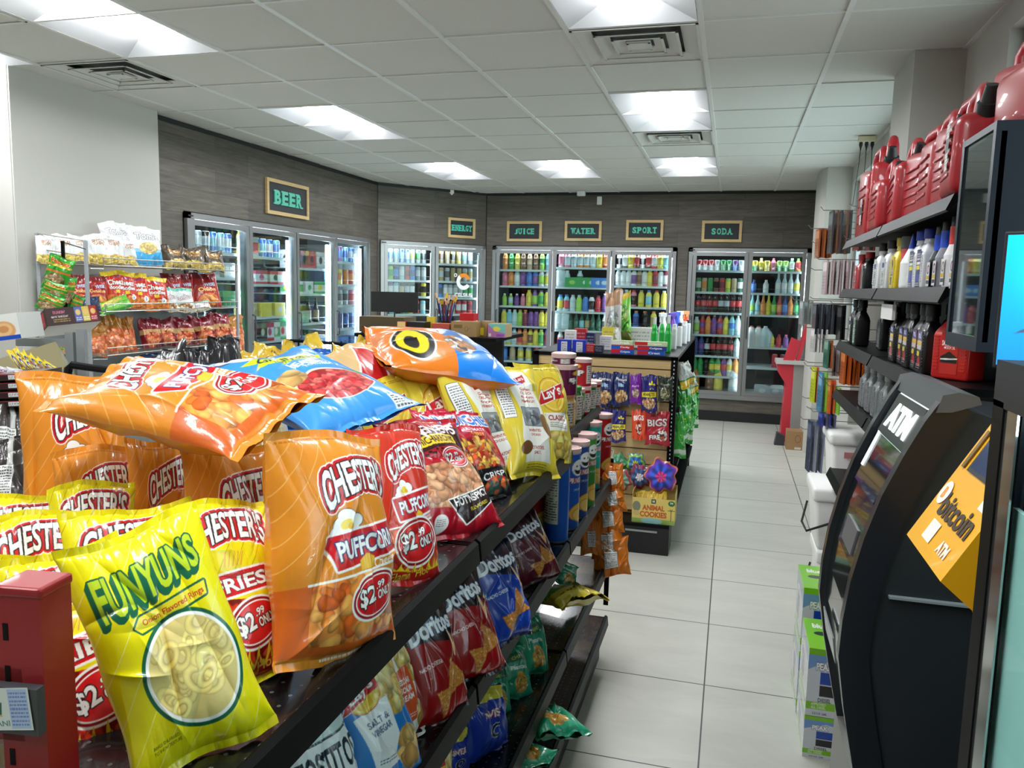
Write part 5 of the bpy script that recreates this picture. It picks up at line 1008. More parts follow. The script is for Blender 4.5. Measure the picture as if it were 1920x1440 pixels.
rack('plain_chip_bag', (230, 494), (208, 417), 48, "rearmost white and blue chip bag on top rack shelf", 75, x=-3.85); rack('plain_chip_bag', (250, 495), (228, 425), 52, "middle white and blue chip bag on top rack shelf", 74, x=-3.82); rack('plain_chip_bag', (276, 497), (268, 427), 58, "front white and blue chip bag on top rack shelf", 75, x=-3.78)
for i, (b, t, w) in enumerate((((330, 504), (322, 462), 42), ((362, 507), (358, 463), 46), ((400, 510), (394, 468), 44))): rack('brown_foil_bag', b, t, w, 'brown foil snack bag on top rack shelf, %s of three from left' % ORD[i], 76+i % 2, group='brown foil bags on the top rack shelf')
for i, (b, t, w) in enumerate((((222, 576), (210, 508), 42), ((240, 578), (228, 510), 42), ((264, 580), (250, 514), 44), ((293, 583), (284, 520), 50))): rack('cheese_puff_bag', b, t, w, 'red cheese puff bag with yellow top, %s of four from left' % ORD[i], 78+i % 2, x=-3.84+.02*i, group='red cheese puff bags on the rack')
for i, (b, t, w) in enumerate((((152, 582), (140, 514), 40), ((182, 578), (176, 518), 44), ((328, 578), (320, 514), 36), ((348, 576), (340, 514), 38), ((392, 580), (376, 512), 52))): rack('dark_red_snack_bag', b, t, w, 'dark red snack bag on middle rack shelf, %s of five from left' % ORD[i], 80+i % 2, x=-3.86+.02*(i % 3), group='dark red bags on the middle rack shelf')
rack('pretzel_snack_bag', (318, 584), (312, 540), 34, 'white pretzel snack bag with green top, rear one', x=-3.76); rack('pretzel_snack_bag', (346, 585), (336, 541), 42, 'white pretzel snack bag with green top, front one', x=-3.74)
rack('pretzel_snack_bag', (378, 584), (370, 566), 40, 'low white snack bag lying right of the pretzel snack bags', x=-3.74)
rack('navy_chip_bag', (172, 586), (166, 556), 36, 'navy chip bag lying at left end of middle rack shelf', x=-3.74); rack('green_puff_bag', (222, 584), (206, 562), 60, 'bright green bag lying at front of middle rack shelf', x=-3.74)
for i, (b, t, w) in enumerate((((288, 652), (276, 598), 40), ((312, 650), (302, 596), 40), ((346, 650), (336, 596), 48), ((386, 646), (374, 592), 44), ((416, 643), (406, 587), 40))): rack('maroon_crunch_bag', b, t, w, 'maroon crunchy snack bag on third rack shelf, %s of five from left' % ORD[i], 83+i % 2, group='maroon bags on the third rack shelf')
for i, (b, t, w) in enumerate((((184, 668), (178, 612), 40), ((216, 664), (200, 594), 48), ((238, 660), (226, 598), 40))): rack('orange_twist_bag', b, t, w, 'orange snack bag on third rack shelf, %s of three from left' % ORD[i], 85+i % 2, group='orange bags on the third rack shelf')
rack('orange_twist_bag', (440, 660), (436, 592), 34, 'tan snack bag hanging at right end of the rack', 85, az=0); rack('navy_chip_bag', (300, 700), (290, 662), 60, 'dark box-like bag lying on the fourth rack shelf', x=-3.76)
for i, (b, t, w, tt) in enumerate((((100, 545), (118, 482), 44, 3.7), ((96, 563), (108, 530), 42, 3.66), ((88, 583), (100, 552), 44, 3.62), ((120, 575), (133, 520), 22, 3.75), ((135, 590), (150, 555), 20, 3.78))):
    put_bag('peanut_bag', b, t, -62 if i < 3 else -10, w, ['top green peanut bag hanging left of the rack post', 'second green peanut bag down the hanging strip', 'lowest green peanut bag above the brown box', 'green peanut bag edge behind the hanging strip, upper', 'green peanut bag edge behind the hanging strip, lower'][i], t=tt, name='peanut_bag', seed=87+i % 2)
for i, (x, y) in enumerate(((118, 672), (138, 668), (122, 655))): put_bag('peanut_bag', (x, y+14), (x, y-14), -50, 22, 'green peanut bag below the brown box, '+['lower left', 'lower right', 'upper'][i], t=3.5, name='peanut_bag', seed=87)
CSt = empty('clip_strip', tuple(PD(118, 468, 3.72)), 0, 'black plastic clip strip holding the green peanut bags', 'hanging strip'); MB().box(-.008, .008, -.004, .004, -.34, .04, BLK).obj('strip', CSt); q = PD(118, 468, 3.72); MB().tube([(0, 0, .035), (-3.65-q[0], 3.82-q[1], 1.74-q[2])], .003, BLK, 5).obj('hook', CSt)
# candy stand at the left edge
cv = Cv(32, 9, 4, (62, 34, 34)); cv.text("DUNKIN'", 8, 6.6, 7, 1.6, (230, 120, 160), bold=.03); cv.text('HAPPY THIRSTDAY', 8, 4.4, 10, 1.0, CH, bold=.02); cv.small(4, 1.5, 14, 3.4, (200, 170, 90), 2)
for x, c_ in ((17, (96, 110, 180)), (21.5, (226, 200, 90)), (26, (180, 40, 40))): cv.rect(x, 1, x+4.3, 8.6, c_); cv.ell(x+2.1, 5.8, 1.5, 1.5, (240, 200, 120)); cv.small(x+.6, 1.6, x+3.8, 3.4, CH, 2)
cv2 = Cv(18, 9, 4, (62, 34, 34)); cv2.rect(2, 1, 8, 8, (226, 200, 90)); cv2.ell(5, 5.5, 2, 1.8, (214, 160, 70)); cv2.rect(8.6, 1, 15, 8, (176, 36, 44)); cv2.small(9.5, 1.6, 14, 3.6, (230, 150, 170), 3); cv2.rect(0, 1, 1.6, 8, (70, 90, 180))
put_box((90, 612, 2.42), (190, 602, 2.52), .055, .16, dict(front=cv, left=cv2, bottom_c=(216, 214, 210), top_c=(80, 50, 44)), 'dark brown candy carton tilted on top of the candy stand', 'candy_carton', 'carton', tilt=-16, base=(62, 34, 34))
ST = empty('candy_stand', tuple(PD(140, 800, 2.5)[:2])+(0,), R(20), 'light grey metal stand holding the tilted candy cartons', 'stand')
zt_ = float(PD(150, 622, 2.5)[2]); m = MB()
m.box(-.012, .012, -.012, .012, 0, zt_, GREYM); m.obj('post', ST); MB().box(.02, .045, -.01, .01, 0, zt_+.01, GREYM).obj('post', ST)
MB().box(-.16, -.012, -.01, .01, zt_-.045, zt_-.02, GREYM).obj('crossbar', ST); MB().box(-.2, .06, -.2, .2, 0, .02, GREYM).obj('base', ST)
put_box((-60, 760, 2.1), (128, 700, 2.2), .10, .26, dict(front_c=(150, 140, 100), left_c=(160, 150, 110), top_c=(120, 112, 80), right_c=(140, 130, 90)), 'open brown cardboard display tray with yellow candy wrappers', 'cardboard_tray', 'tray', base=(140, 130, 92), tilt=-25, mat=CARD)
bagkind('yellow_wrapper', lambda: d_plain(5, 12, 5, (238, 210, 40), [], [('O', 3, 2.5, 3, 3, (30, 50, 120), CH), ('O', 9, 2.5, 3, 3, (30, 50, 120), CH)], (6, 2.5, 2, 1.4, .8), foodcols=[(150, 100, 50)]), .05, .12, .02, (91,), back=(230, 200, 40))
for i in range(5): put_bag('yellow_wrapper', (50+i*14, 700-0*i), (22+i*14, 655+i*7), -50, 20, 'yellow wrapped candy bar in the cardboard tray, %s from left' % ORD[i], t=2.05, name='candy_bar', cat='candy bar', group='yellow candy bars in the cardboard tray')
cv = Cv(30, 12, 4, (236, 236, 232)); cv.text('Honey Bun', 9, 7, 15, 5, (190, 40, 40), 10, bold=.04); cv.ell(22, 4.5, 6, 4.2, (226, 170, 110)); cv.ell(22, 4.8, 4.4, 3, (240, 196, 140)); cv.ell(22, 5, 2.6, 1.6, (214, 150, 90)); cv.rect(0, 0, 30, 2, (30, 80, 190))
put_box((-70, 648, 2.3), (40, 634, 2.3), .075, .12, dict(front=cv), 'white carton with red honey bun lettering at far left edge', 'snack_carton', 'carton', base=(220, 220, 216))
cvd = Cv(22, 5, 4, (44, 24, 24)); cvd.text('SNICKERS', 8, 2.6, 8, 1.6, CH, bold=.03); cvd.rect(15, 1, 19, 4, (236, 236, 236)); cvd.small(15.3, 1.2, 18.7, 3.8, (30, 30, 60), 3); cvd.line(0, 4.4, 22, 4.4, .3, (200, 50, 60))
for i, y in enumerate((712, 728, 745, 762)): put_box((-70, y+6, 1.9), (56, y, 1.9+.01*i), .016, .14, dict(front=cvd), 'flat dark brown candy box in stack at left edge, %s from top' % ORD[i], 'candy_box', 'box', 'dark candy boxes stacked at the left edge', base=(50, 30, 30))
bagkind('candy_pouch', lambda: d_plain(5, 14, 10, (226, 224, 224), [(3, 5, (200, 50, 60))], [('SOUR', 7, 6.5, 8, 2.4, (120, 40, 110), CH)], None), .14, .10, .03, (92,), back=(220, 220, 220))
for i, (x, y) in enumerate(((8, 700), (35, 706))): put_bag('candy_pouch', (x, y+10), (x+6, y-12), -50, 50, 'small white and red candy pouch on top of the dark boxes, '+('left' if i == 0 else 'right'), t=1.95, name='candy_pouch', cat='candy pouch')
bagkind('black_white_bag', lambda: d_nutri(7, 18, 27, (52, 44, 40), 2, 3, 10, 17, (214, 214, 210)), .18, .27, .06, (93, 94), back=(50, 44, 40), wr=1.7)
put_bag('black_white_bag', (20, 960), (24, 826), -60, 110, 'dark brown bag showing Nutrition Facts panel at left edge', t=1.75, dt=.05, name='chip_bag')
put_bag('black_white_bag', (16, 900), (20, 762), -30, 100, 'crumpled black and white bag at left edge, above the nutrition one', t=1.85, dt=.1, name='chip_bag', seed=94)
put_bag('black_white_bag', (10, 860), (40, 748), -80, 100, 'rearmost crumpled black and white bag at left edge', t=1.95, dt=.1, name='chip_bag')
# black rail frame of the shelf behind the lying bag
m = MB(); A = PD(122, 740, 2.2); B_ = PD(128, 684, 2.2); C_ = PD(245, 700, 2.25); m.tube([A, B_+np.array([0, 0, -.01]), B_+np.array([.01, 0, .0]), C_, C_+np.array([.02, 0, -.1])], .011, BLK, 8); o = m.obj('shelf_rail', smooth=40); tag(o, 'black metal shelf rail curving behind the lying puffcorn bag', 'rail')
m = MB(); pts = [PD(x, y, t) for x, y, t in ((530, 665, 3.55), (533, 638, 3.55), (620, 643, 3.62), (700, 652, 3.7))]; m.tube(pts, .008, BLK, 6); m.tube([PD(600, 660, 3.6), PD(660, 663, 3.65), PD(720, 668, 3.7)], .006, BLK, 6)
for x in (560, 600, 640, 680): m.tube([PD(x, 640, 3.62), PD(x, 664, 3.62)], .004, BLK, 5)
for q in (pts[1], pts[3]): m.tube([q, (q[0], q[1], 0)], .007, BLK, 6)
o = m.obj('wire_basket', smooth=40); tag(o, 'black wire basket rim behind the golden chip bags', 'basket')
# low centre gondola with sign back, boxes and sticks
CG = empty('display_gondola', (-1.95, 5.3, 0), 0, 'black display shelving behind the chip gondola carrying boxes and sticks', 'shelving')
MB().box(-.55, .47, -.35, .35, 1.215, 1.24, BLK).obj('shelf', CG); MB().box(-.5, .42, -.02, .02, 0, 1.215, BLKM).obj('back_panel', CG); MB().box(-.5, .42, -.33, .33, 0, .16, BLKM).obj('base', CG); MB().box(-.55, .45, -.33, .33, .85, .87, BLK).obj('shelf', CG)
e = empty('sign_holder', tuple(PY(740, 565, 5.1)), R(12), 'black blank rectangular sign seen from behind on a thin pole', 'sign'); MB().box(-.165, .165, -.008, .008, -.075, .065, BLKM).obj('panel', e); MB().box(-.004, .004, -.004, .004, 1.24-float(PY(740, 565, 5.1)[2]), -.075, BLKM).obj('pole', e)
def zt5(px, z, y): return PY(px, 600, y)[0]
def cbox(x0, x1, y, z, h, d, faces, label, name='cardboard_box', base=(150, 122, 82), cat='box', tilt=0):
    a = zt5(x0, z, y); b = zt5(x1, z, y); return put_box(np.array((a, y, z)), np.array((b, y, z)), h, d, faces, label, name, cat, base=base, tilt=tilt)
cbox(673, 757, 5.05, 1.241, .11, .22, dict(front_c=(86, 74, 52)), 'open brown cardboard box left of the sign pole', base=(110, 92, 62))
cb = Cv(18, 9, 4, (158, 128, 84)); cb.rect(2, 5, 8, 7, (120, 94, 56)); cb.ring(11, 4.6, 1.2, 1.6, .2, (110, 84, 50)); cb.line(11.5, 4, 14, 5.5, .2, (110, 84, 50))
cbox(846, 893, 5.0, 1.241, .10, .2, dict(front=cb), 'kraft cardboard box with a handwritten mark in centre'); cbox(894, 914, 5.1, 1.241, .10, .18, dict(front_c=(164, 134, 90)), 'kraft box with yellow tag beside the marked box'); cbox(900, 907, 5.09, 1.25, .05, .003, dict(front_c=(236, 214, 50)), 'yellow price tag on the kraft box', 'price_tag', cat='tag', base=(236, 214, 50))
cb = Cv(12, 9, 4, (186, 120, 170)); cb.poly([(0, 9), (12, 9), (12, 3), (5, 4)], (120, 200, 190)); cb.ell(6, 5.6, 2.4, 1.6, (240, 214, 80)); cb.rect(6, .6, 11, 2.2, (150, 80, 170)); cb.rect(.6, .6, 2.4, 2.6, (220, 220, 220))
cbox(915, 948, 5.05, 1.241, .09, .16, dict(front=cb, top_c=(160, 130, 90)), 'purple and turquoise candy display box at right shelf end', 'candy_carton', cat='carton', base=(180, 150, 110))
cbox(810, 842, 5.02, 1.241, .08, .1, dict(front_c=(190, 80, 60)), 'small red and orange candy boxes in front of the sticks', 'candy_carton', cat='carton', base=(200, 110, 60)); cbox(760, 795, 5.0, 1.241, .085, .12, dict(front_c=(30, 26, 26)), 'small black box under the sign pole', 'black_box', base=(24, 22, 22)); cbox(745, 760, 4.98, 1.241, .085, .06, dict(front_c=(226, 196, 130)), 'small red and cream popcorn carton', 'snack_carton', cat='carton', base=(200, 60, 50))
e = empty('stick_cup', (float(zt5(836, 0, 5.2)), 5.2, 1.241), 0, 'cup stuffed with meat sticks wrapped in red, black and yellow', 'cup'); MB().lathe([(.03, 0), (.04, .09), (.037, .09), (.028, .005)], M('cup black', (40, 26, 24), .5), 16).obj('cup', e, smooth=40)
rr = random.Random(8); SC = [M('stick red', (150, 30, 36), .3), M('stick black', (34, 30, 34), .3), M('stick blue', (60, 90, 170), .3), M('stick yellow', (232, 196, 60), .3), M('stick tip', (226, 190, 160), .4)]
for i in range(16):
    a, q = rr.uniform(-.5, .5), rr.uniform(-.3, .3); L = rr.uniform(.2, .26); m = MB(); p0 = Vector((a*.04, q*.05, .03)); p1 = p0+Vector((a*.55, q*.4, 1)).normalized()*L; p2 = p0+(p1-p0)*.86
    m.tube([p0, p2], .0045, SC[i % 3], 6); m.tube([p2, p1], [.006, .009], SC[3 + i % 2], 6); m.obj('meat_stick', e)
cbox(862, 888, 5.15, 1.341, .05, .1, dict(front_c=(190, 24, 36)), 'shiny red candy package on the kraft box', 'candy_package', cat='package', base=(180, 20, 34)); cbox(800, 815, 5.12, 1.241, .12, .03, dict(front_c=(236, 206, 70)), 'yellow card standing beside the stick cup', 'card', cat='card', base=(230, 200, 70))
# ================================================================== SLATWALL END GONDOLA
SG = empty('slatwall_gondola', (-.745, 5.7, 0), 0, 'black gondola with light wood slat panel facing the camera mid aisle', 'shelving')
def sr(x, y): return (x+.745, y-5.7)
def sbox(x0, x1, y0, y1, z0, z1, mat, name, m=None):
    (a, c), (b, d) = sr(x0, y0), sr(x1, y1); mm = MB() if m is None else m; mm.box(a, b, c, d, z0, z1, mat); return mm.obj(name, SG) if m is None else mm
SX0, SX1, SY = -1.20, -.30, 4.88
m = MB(); z = .20; k = 0
while z < 1.12: sbox(SX0+.03, SX1-.04, SY, SY+.015, z, min(z+.092, 1.155), PINE, '', m); z += .1; k += 1
sbox(SX0+.03, SX1-.04, SY+.012, SY+.02, .15, 1.15, M('slat groove brown', (120, 92, 58), .7), '', m); m.obj('slat_panel', SG)
sbox(SX0, SX1, SY-.01, SY+.03, 1.155, 1.178, BLK, 'top_rail'); sbox(SX0-.01, SX0+.03, SY-.01, SY+.05, 0, 1.178, BLK, 'upright')
m = MB(); sbox(SX1-.04, SX1, SY-.01, SY+.05, 0, 1.175, BLK, '', m)
for i in range(42): sbox(SX1-.024, SX1-.018, SY-.0115, SY-.01, .12+i*.025, .13+i*.025, CSH, '', m)
m.obj('upright', SG)
sbox(SX0, SX1+.01, 4.65, SY, 0, .165, BLKM, 'base'); sbox(SX0, SX1+.01, 4.648, 4.66, .165, .185, BLK, 'deck_lip'); sbox(SX0, SX1+.01, 4.66, SY, .165, .18, BLK, 'deck'); sbox(-.55, -.36, 4.644, 4.648, .135, .147, METAL, 'label_rail')
for z in (1.178, .85, .5, .19): sbox(-1.20, -.30+(.02 if z < 1 else 0), 4.93, 7.2, z-.02, z, BLK, 'shelf')
sbox(-.76, -.74, 4.93, 7.2, 0, 1.17, BLKM, 'back_panel'); sbox(-1.2, -.3, 7.2, 7.24, 0, 1.178, BLK, 'upright')
HK = M('zinc hook', (190, 190, 186), .3, .8)
nutfood = [(200, 160, 110), (176, 120, 70), (226, 196, 150)]
bagkind('nut_bag_navy', lambda: d_plain(6, 12, 18, (26, 40, 100), [(0, 2, (20, 34, 90))], [('Planters', 6, 14.5, 8, 1.5, (230, 230, 210)), ('Mix', 6, 11.5, 4, 1.8, (120, 190, 230), CH)], (6, 5.2, 5, 3.6, 1.1), foodcols=nutfood, fbg=(60, 50, 60)), .12, .18, .035, (101, 102), back=(20, 30, 80))
bagkind('nut_bag_purple', lambda: d_plain(6, 8, 18, (120, 30, 160), [], [('Kars', 4, 11, 5, 1.6, (226, 190, 230))], (4, 6.5, 2.6, 3.2, .9), foodcols=[(150, 130, 110), (200, 180, 160)]), .08, .18, .03, (103,), back=(100, 20, 140))
bagkind('nut_bag_yellow', lambda: d_plain(6, 12, 18, (40, 40, 120), [(7.2, 9.8, (238, 222, 40)), (0, 1.6, (40, 40, 120))], [('PEANUTS', 6, 8.5, 9, 1.6, (30, 30, 60)), ('*', 8.5, 12.5, 5, 5, (246, 226, 40))], (6, 4.3, 5.4, 2.8, .9), foodcols=nutfood), .12, .18, .035, (104, 105), back=(30, 30, 100))
bagkind('nut_bag_green', lambda: d_plain(6, 12, 16, (34, 44, 34), [], [('Wonderful', 6, 11, 8, 1.4, (150, 160, 140))], (6, 5, 4, 4, .9), foodcols=[(170, 160, 130), (90, 100, 60)], fbg=(40, 50, 36)), .12, .16, .035, (106,), back=(30, 40, 30))
bagkind('seed_bag_red', lambda: d_plain(7, 14, 18, (170, 36, 50), [(0, 1, (150, 30, 40))], [('BIGS', 7, 12.4, 11.5, 4.0, (226, 222, 220), (30, 24, 26)), ('FIRE', 5.5, 4.2, 6.5, 2.6, CH, (24, 22, 22), 6), ('DAVID', 5, 16.4, 3.4, 1.0, (30, 20, 24))], (10, 5.5, 3, 3, 1.1), foodcols=[(190, 90, 60), (60, 50, 50), (226, 220, 210)]), .14, .18, .03, (107,), back=(140, 30, 40))
bagkind('seed_bag_orange', lambda: d_plain(6, 14, 18, (224, 76, 36), [], [('BIGS', 7, 13, 10, 3, CH)], (7, 7, 3, 4, 1.1), foodcols=[(236, 226, 210), (170, 40, 30)]), .14, .18, .03, (108,), back=(190, 60, 30))
def peg(kind, x0, x1, y0, y1, label, seed=None, yy=4.84, az=-90, n=None, skew=0):
    xc = (x0+x1)/2; P = PY(xc, y0+3, yy); 
    if n is not False: m = MB(); m.tube([(P[0], SY, P[2]+.012), (P[0], yy-.05, P[2]+.008), (P[0], yy-.055, P[2]+.02)], .0025, HK, 5); h = m.obj('peg_hook'); tag(h, 'short zinc peg hook above the '+label, 'hook', 'peg hooks on the slat panel')
    return put_bag(kind, (xc+skew, y1), (xc, y0), az, x1-x0, label, y=yy-.03, name='nut_pouch', seed=seed, cat='snack pouch')
for a in ((('nut_bag_navy', 1078, 1100, 695, 758, 'navy nut pouch in top row, leftmost', 101)), ('nut_bag_navy', 1098, 1124, 697, 762, 'navy nut pouch in top row, second from left', 102), ('nut_bag_navy', 1118, 1152, 699, 762, 'navy nut pouch in top row, third from left', 101), ('nut_bag_navy', 1150, 1181, 699, 761, 'navy nut pouch left of purple one', 102),
          ('nut_bag_purple', 1181, 1203, 702, 757, 'purple nut pouch in top row'), ('nut_bag_yellow', 1202, 1232, 704, 772, 'navy and yellow peanut pouch right of purple one', 104), ('nut_bag_green', 1233, 1262, 706, 752, 'dark green nut pouch at right of top row'),
          ('nut_bag_yellow', 1124, 1146, 766, 826, 'navy yellow peanut pouch in second row, left', 104), ('nut_bag_yellow', 1145, 1174, 768, 829, 'navy yellow peanut pouch in second row, right', 105), ('seed_bag_orange', 1184, 1212, 768, 824, 'orange seed pouch beside the large red pouch'), ('seed_bag_red', 1209, 1256, 773, 835, 'large red sunflower seed pouch')): peg(*a)
# die-cut candy pouches: splash outlines
def blob_bag(px, py, wpx, cols, seed, label, yy=4.80):
    r = rngf(seed); n = 56; rad = [1+.10*math.sin(k*2*math.pi/n*5+seed)+.07*math.sin(k*2*math.pi/n*9+seed*2) for k in range(n)]
    P = PY(px, py, yy); s = wpx*depth(P)/F0/2; rings = [(1, 0, 0), (.92, .004, 0), (.90, .005, 1), (.70, .014, 1), (.68, .0145, 2), (.34, .02, 2), (.32, .0205, 3), (0.001, .021, 3)]
    V, Cc = [], []; N = len(rings)
    for (q, h, ci) in rings:
        for k in range(n+1): a = 2*math.pi*k/n; rr_ = rad[k % n]*q*s; V.append((rr_*math.cos(a), -h, rr_*math.sin(a)*1.12)); cc = np.array(cols[ci], float)*(1+.25*math.sin(a*7+q*20+seed)); Cc.append(cc)
    V2 = [(x, -y*.4+0.002, z) for x, y, z in V]; F = grid_faces(n+1, N); F2 = grid_faces(n+1, N, len(V), True)
    me = np_mesh('candy_pouch', np.array(V+V2), np.concatenate([F, F2]), np.array(Cc+Cc), [FILM]); o = link('candy_pouch', me, loc=tuple(P)); o.rotation_euler = (R(6), 0, 0); return tag(o, label, 'candy pouch')
blob_bag(1160, 868, 34, [(90, 130, 110), (70, 150, 90), (110, 170, 150), (60, 120, 90)], 1, 'green die-cut gummy pouch at left of bottom row', 4.84); blob_bag(1166, 900, 38, [(110, 130, 110), (170, 60, 90), (120, 170, 150), (190, 90, 110)], 2, 'pink and green die-cut gummy pouch, lower left', 4.81)
blob_bag(1192, 868, 36, [(60, 130, 150), (150, 200, 80), (50, 120, 190), (200, 200, 90)], 3, 'blue and lime die-cut gummy pouch in bottom row', 4.84); blob_bag(1200, 893, 42, [(150, 40, 70), (120, 50, 90), (60, 90, 140), (220, 210, 220)], 4, 'crimson die-cut gummy pouch in bottom row', 4.82)
blob_bag(1240, 892, 58, [(226, 120, 90), (110, 70, 190), (60, 90, 210), (220, 60, 140)], 5, 'large purple and orange die-cut gummy pouch at right', 4.78)
cv = Cv(28, 17, 6, (222, 200, 110)); cv.rect(0, 0, 28, 3.2, (150, 180, 90)); cv.ell(13, 1.8, 7, 2, (150, 200, 196)); cv.text('ANIMAL', 14, 10.6, 14.5, 3.6, (196, 96, 40), bold=.05); cv.text('COOKIES', 14, 6.2, 17.5, 3.8, (196, 96, 40), bold=.05)
cv.ell(3, 11, 2.6, 3.4, (130, 130, 110)); cv.ell(3, 6.5, 2.2, 1.8, (200, 180, 110)); cv.rect(12.6, 13.6, 15.4, 16.4, (40, 50, 50)); cv.text('H', 14, 15, 1.4, 1.6, CH, bold=.05); cv.ell(25.6, 14.4, 2.2, 1.8, (60, 110, 60)); cv.text('36', 25.6, 14.8, 2, 1.2, CH); cv.line(25.5, 3, 25.5, 9.5, .4, (60, 80, 50))
for a in (20, 70, 110, 160): cv.line(25.5, 9.5, 25.5+2.4*math.cos(R(a)), 9.5+1.6*math.sin(R(a))-.4, .35, (60, 90, 50))
bx = empty('cookie_display_box', (float(PY(1225, 960, 4.69)[0]), 4.76, .181), 0, 'yellow ANIMAL COOKIES display box on the end gondola base', 'box')
w_ = .255; link('front_flap', flat_print('cookie_front', cv, w_, .155, CARD), bx, (0, -.08, .078)); m = MB(); KY = M('card yellow', (206, 186, 110), .7); m.box(-w_/2, w_/2, -.079, -.076, 0, .155, KY); m.box(-w_/2, -w_/2+.003, -.076, .09, 0, .19, KY); m.box(w_/2-.003, w_/2, -.076, .09, 0, .19, KY); m.box(-w_/2, w_/2, .087, .09, 0, .21, KY); m.box(-w_/2, w_/2, -.076, .09, 0, .003, KY); m.obj('carton', bx)
for i in range(3): put_bag('golden_front', (1205+i*18, 955), (1203+i*18, 921), -85, 24, 'small cookie pouch inside the animal cookies box, %s from left' % ORD[i], y=4.76, dt=.04, name='cookie_pouch', seed=34, group='pouches in the animal cookies box')
# bags hanging on the aisle side of the end gondola
bagkind('green_side_bag', lambda: d_plain(5, 14, 20, (50, 170, 50), [(15, 20, (30, 140, 40)), (2, 4.4, (220, 236, 220))], [('*', 7, 12, 3, 3, (230, 226, 60))], (7, 8, 3.6, 2.4, 1), foodcols=[(80, 190, 70), (40, 150, 50)]), .14, .20, .05, (111, 112), back=(40, 150, 46), wr=1.5)
bagkind('silver_side_bag', lambda: d_plain(5, 14, 18, (190, 196, 190), [(0, 5, (226, 190, 50)), (5, 6, (60, 130, 50))], [], None), .14, .18, .05, (113,), back=(180, 186, 180), wr=1.8)
for i, (y, b, t, w) in enumerate(((5.02, (1272, 858), (1270, 790), 26), (5.06, (1276, 830), (1277, 760), 28), (5.2, (1284, 830), (1286, 755), 26), (5.35, (1288, 815), (1292, 745), 24), (5.5, (1297, 800), (1298, 735), 22), (5.15, (1280, 790), (1282, 722), 26), (5.4, (1292, 775), (1294, 712), 22))):
    put_bag('green_side_bag', b, t, -30, w, 'bright green snack bag on aisle side of end gondola, '+['lowest nearest', 'low second', 'low third', 'low fourth', 'low farthest', 'upper nearer', 'upper farther'][i], y=y, name='hanging_snack_bag', seed=111+i % 2)
for i, (y, b, t, w) in enumerate(((5.05, (1290, 725), (1278, 680), 28), (5.3, (1300, 738), (1292, 700), 20))): put_bag('silver_side_bag', b, t, -30, w, 'silver and yellow bag above the green ones, '+('nearer' if i == 0 else 'farther'), y=y, name='hanging_snack_bag')
# things on top of the end gondola (z 1.178)
ZS = 1.179
def tb(x0, x1, y, h, d, c1, c2, words, label, n=0, name='toothpaste_box', cat='box'):
    cv = Cv(20, 4, 4, c1); cv.rect(0, .5, 8, 3.5, c2); cv.text(words, 12.5, 2, 8.5, 2.0, CH, bold=.03); a = float(PY(x0, 655, y)[0]); b = float(PY(x1, 655, y)[0])
    return put_box(np.array((a, y, ZS+n)), np.array((b, y, ZS+n)), h, d, dict(front=cv), label, name, cat, base=c1)
Bc, Rc, Gc = (30, 90, 190), (200, 30, 44), (190, 210, 160)
for i, (x0, x1, n, c1, c2, wd_, l) in enumerate(((1146, 1188, 0, Bc, Rc, 'Colgate', 'blue and red toothpaste box, bottom left of stack'), (1146, 1187, 1, Rc, Bc, 'Cavity', 'red and blue toothpaste box, top of left stack'), (1195, 1246, 0, Bc, Rc, 'Crest', 'blue and red toothpaste box, bottom of right stack'),
        (1195, 1250, 1, (40, 60, 140), Rc, 'Colgate', 'navy and red toothpaste box, middle of right stack'), (1190, 1250, 2, Gc, Rc, 'Colgate', 'pale green and red toothpaste box, top of right stack'), (1146, 1186, 2, Gc, (226, 226, 220), 'Fresh', 'pale green toothpaste box, very top of left stack'))): tb(x0, x1, 4.915, .027, .045, c1, c2, wd_, l, n*.028)
def tub(x0, x1, y, h, body, lidc, label, name, cat, prof=None):
    a, b = float(PY(x0, 650, y)[0]), float(PY(x1, 650, y)[0]); r = (b-a)/2; e = empty(name, ((a+b)/2, y+r, ZS), 0, label, cat)
    pr = prof or [(.94, 0), (1, .04), (1, .80), (.85, .86)]; m = MB(); m.lathe([(p*r, z*h) for p, z in pr]+[(0, pr[-1][1]*h)], M('p%d_%d_%d' % body, body, .35), 20); m.obj('body', e, smooth=40)
    l = pr[-1]; MB().lathe([(l[0]*r*.98, l[1]*h), (l[0]*r*.98, h), (0, h)], M('p%d_%d_%d' % lidc, lidc, .35), 20).obj('cap', e, smooth=40); return e
for i, (x0, x1) in enumerate(((1045, 1069), (1073, 1098))):
    cv = Cv(8, 8, 4, (24, 50, 170)); cv.rect(2.4, 0, 6, 6.6, (230, 232, 236)); cv.small(2.7, .4, 5.7, 6.2, (60, 60, 90), 9); a, b = float(PY(x0, 655, 4.92)[0]), float(PY(x1, 655, 4.92)[0])
    put_box(np.array((a, 4.92, ZS)), np.array((b, 4.92, ZS)), .075, .05, dict(front=cv), 'blue pack with white label panel on end gondola, '+('left' if i == 0 else 'right'), 'blue_pack', 'pack', base=(30, 60, 180))
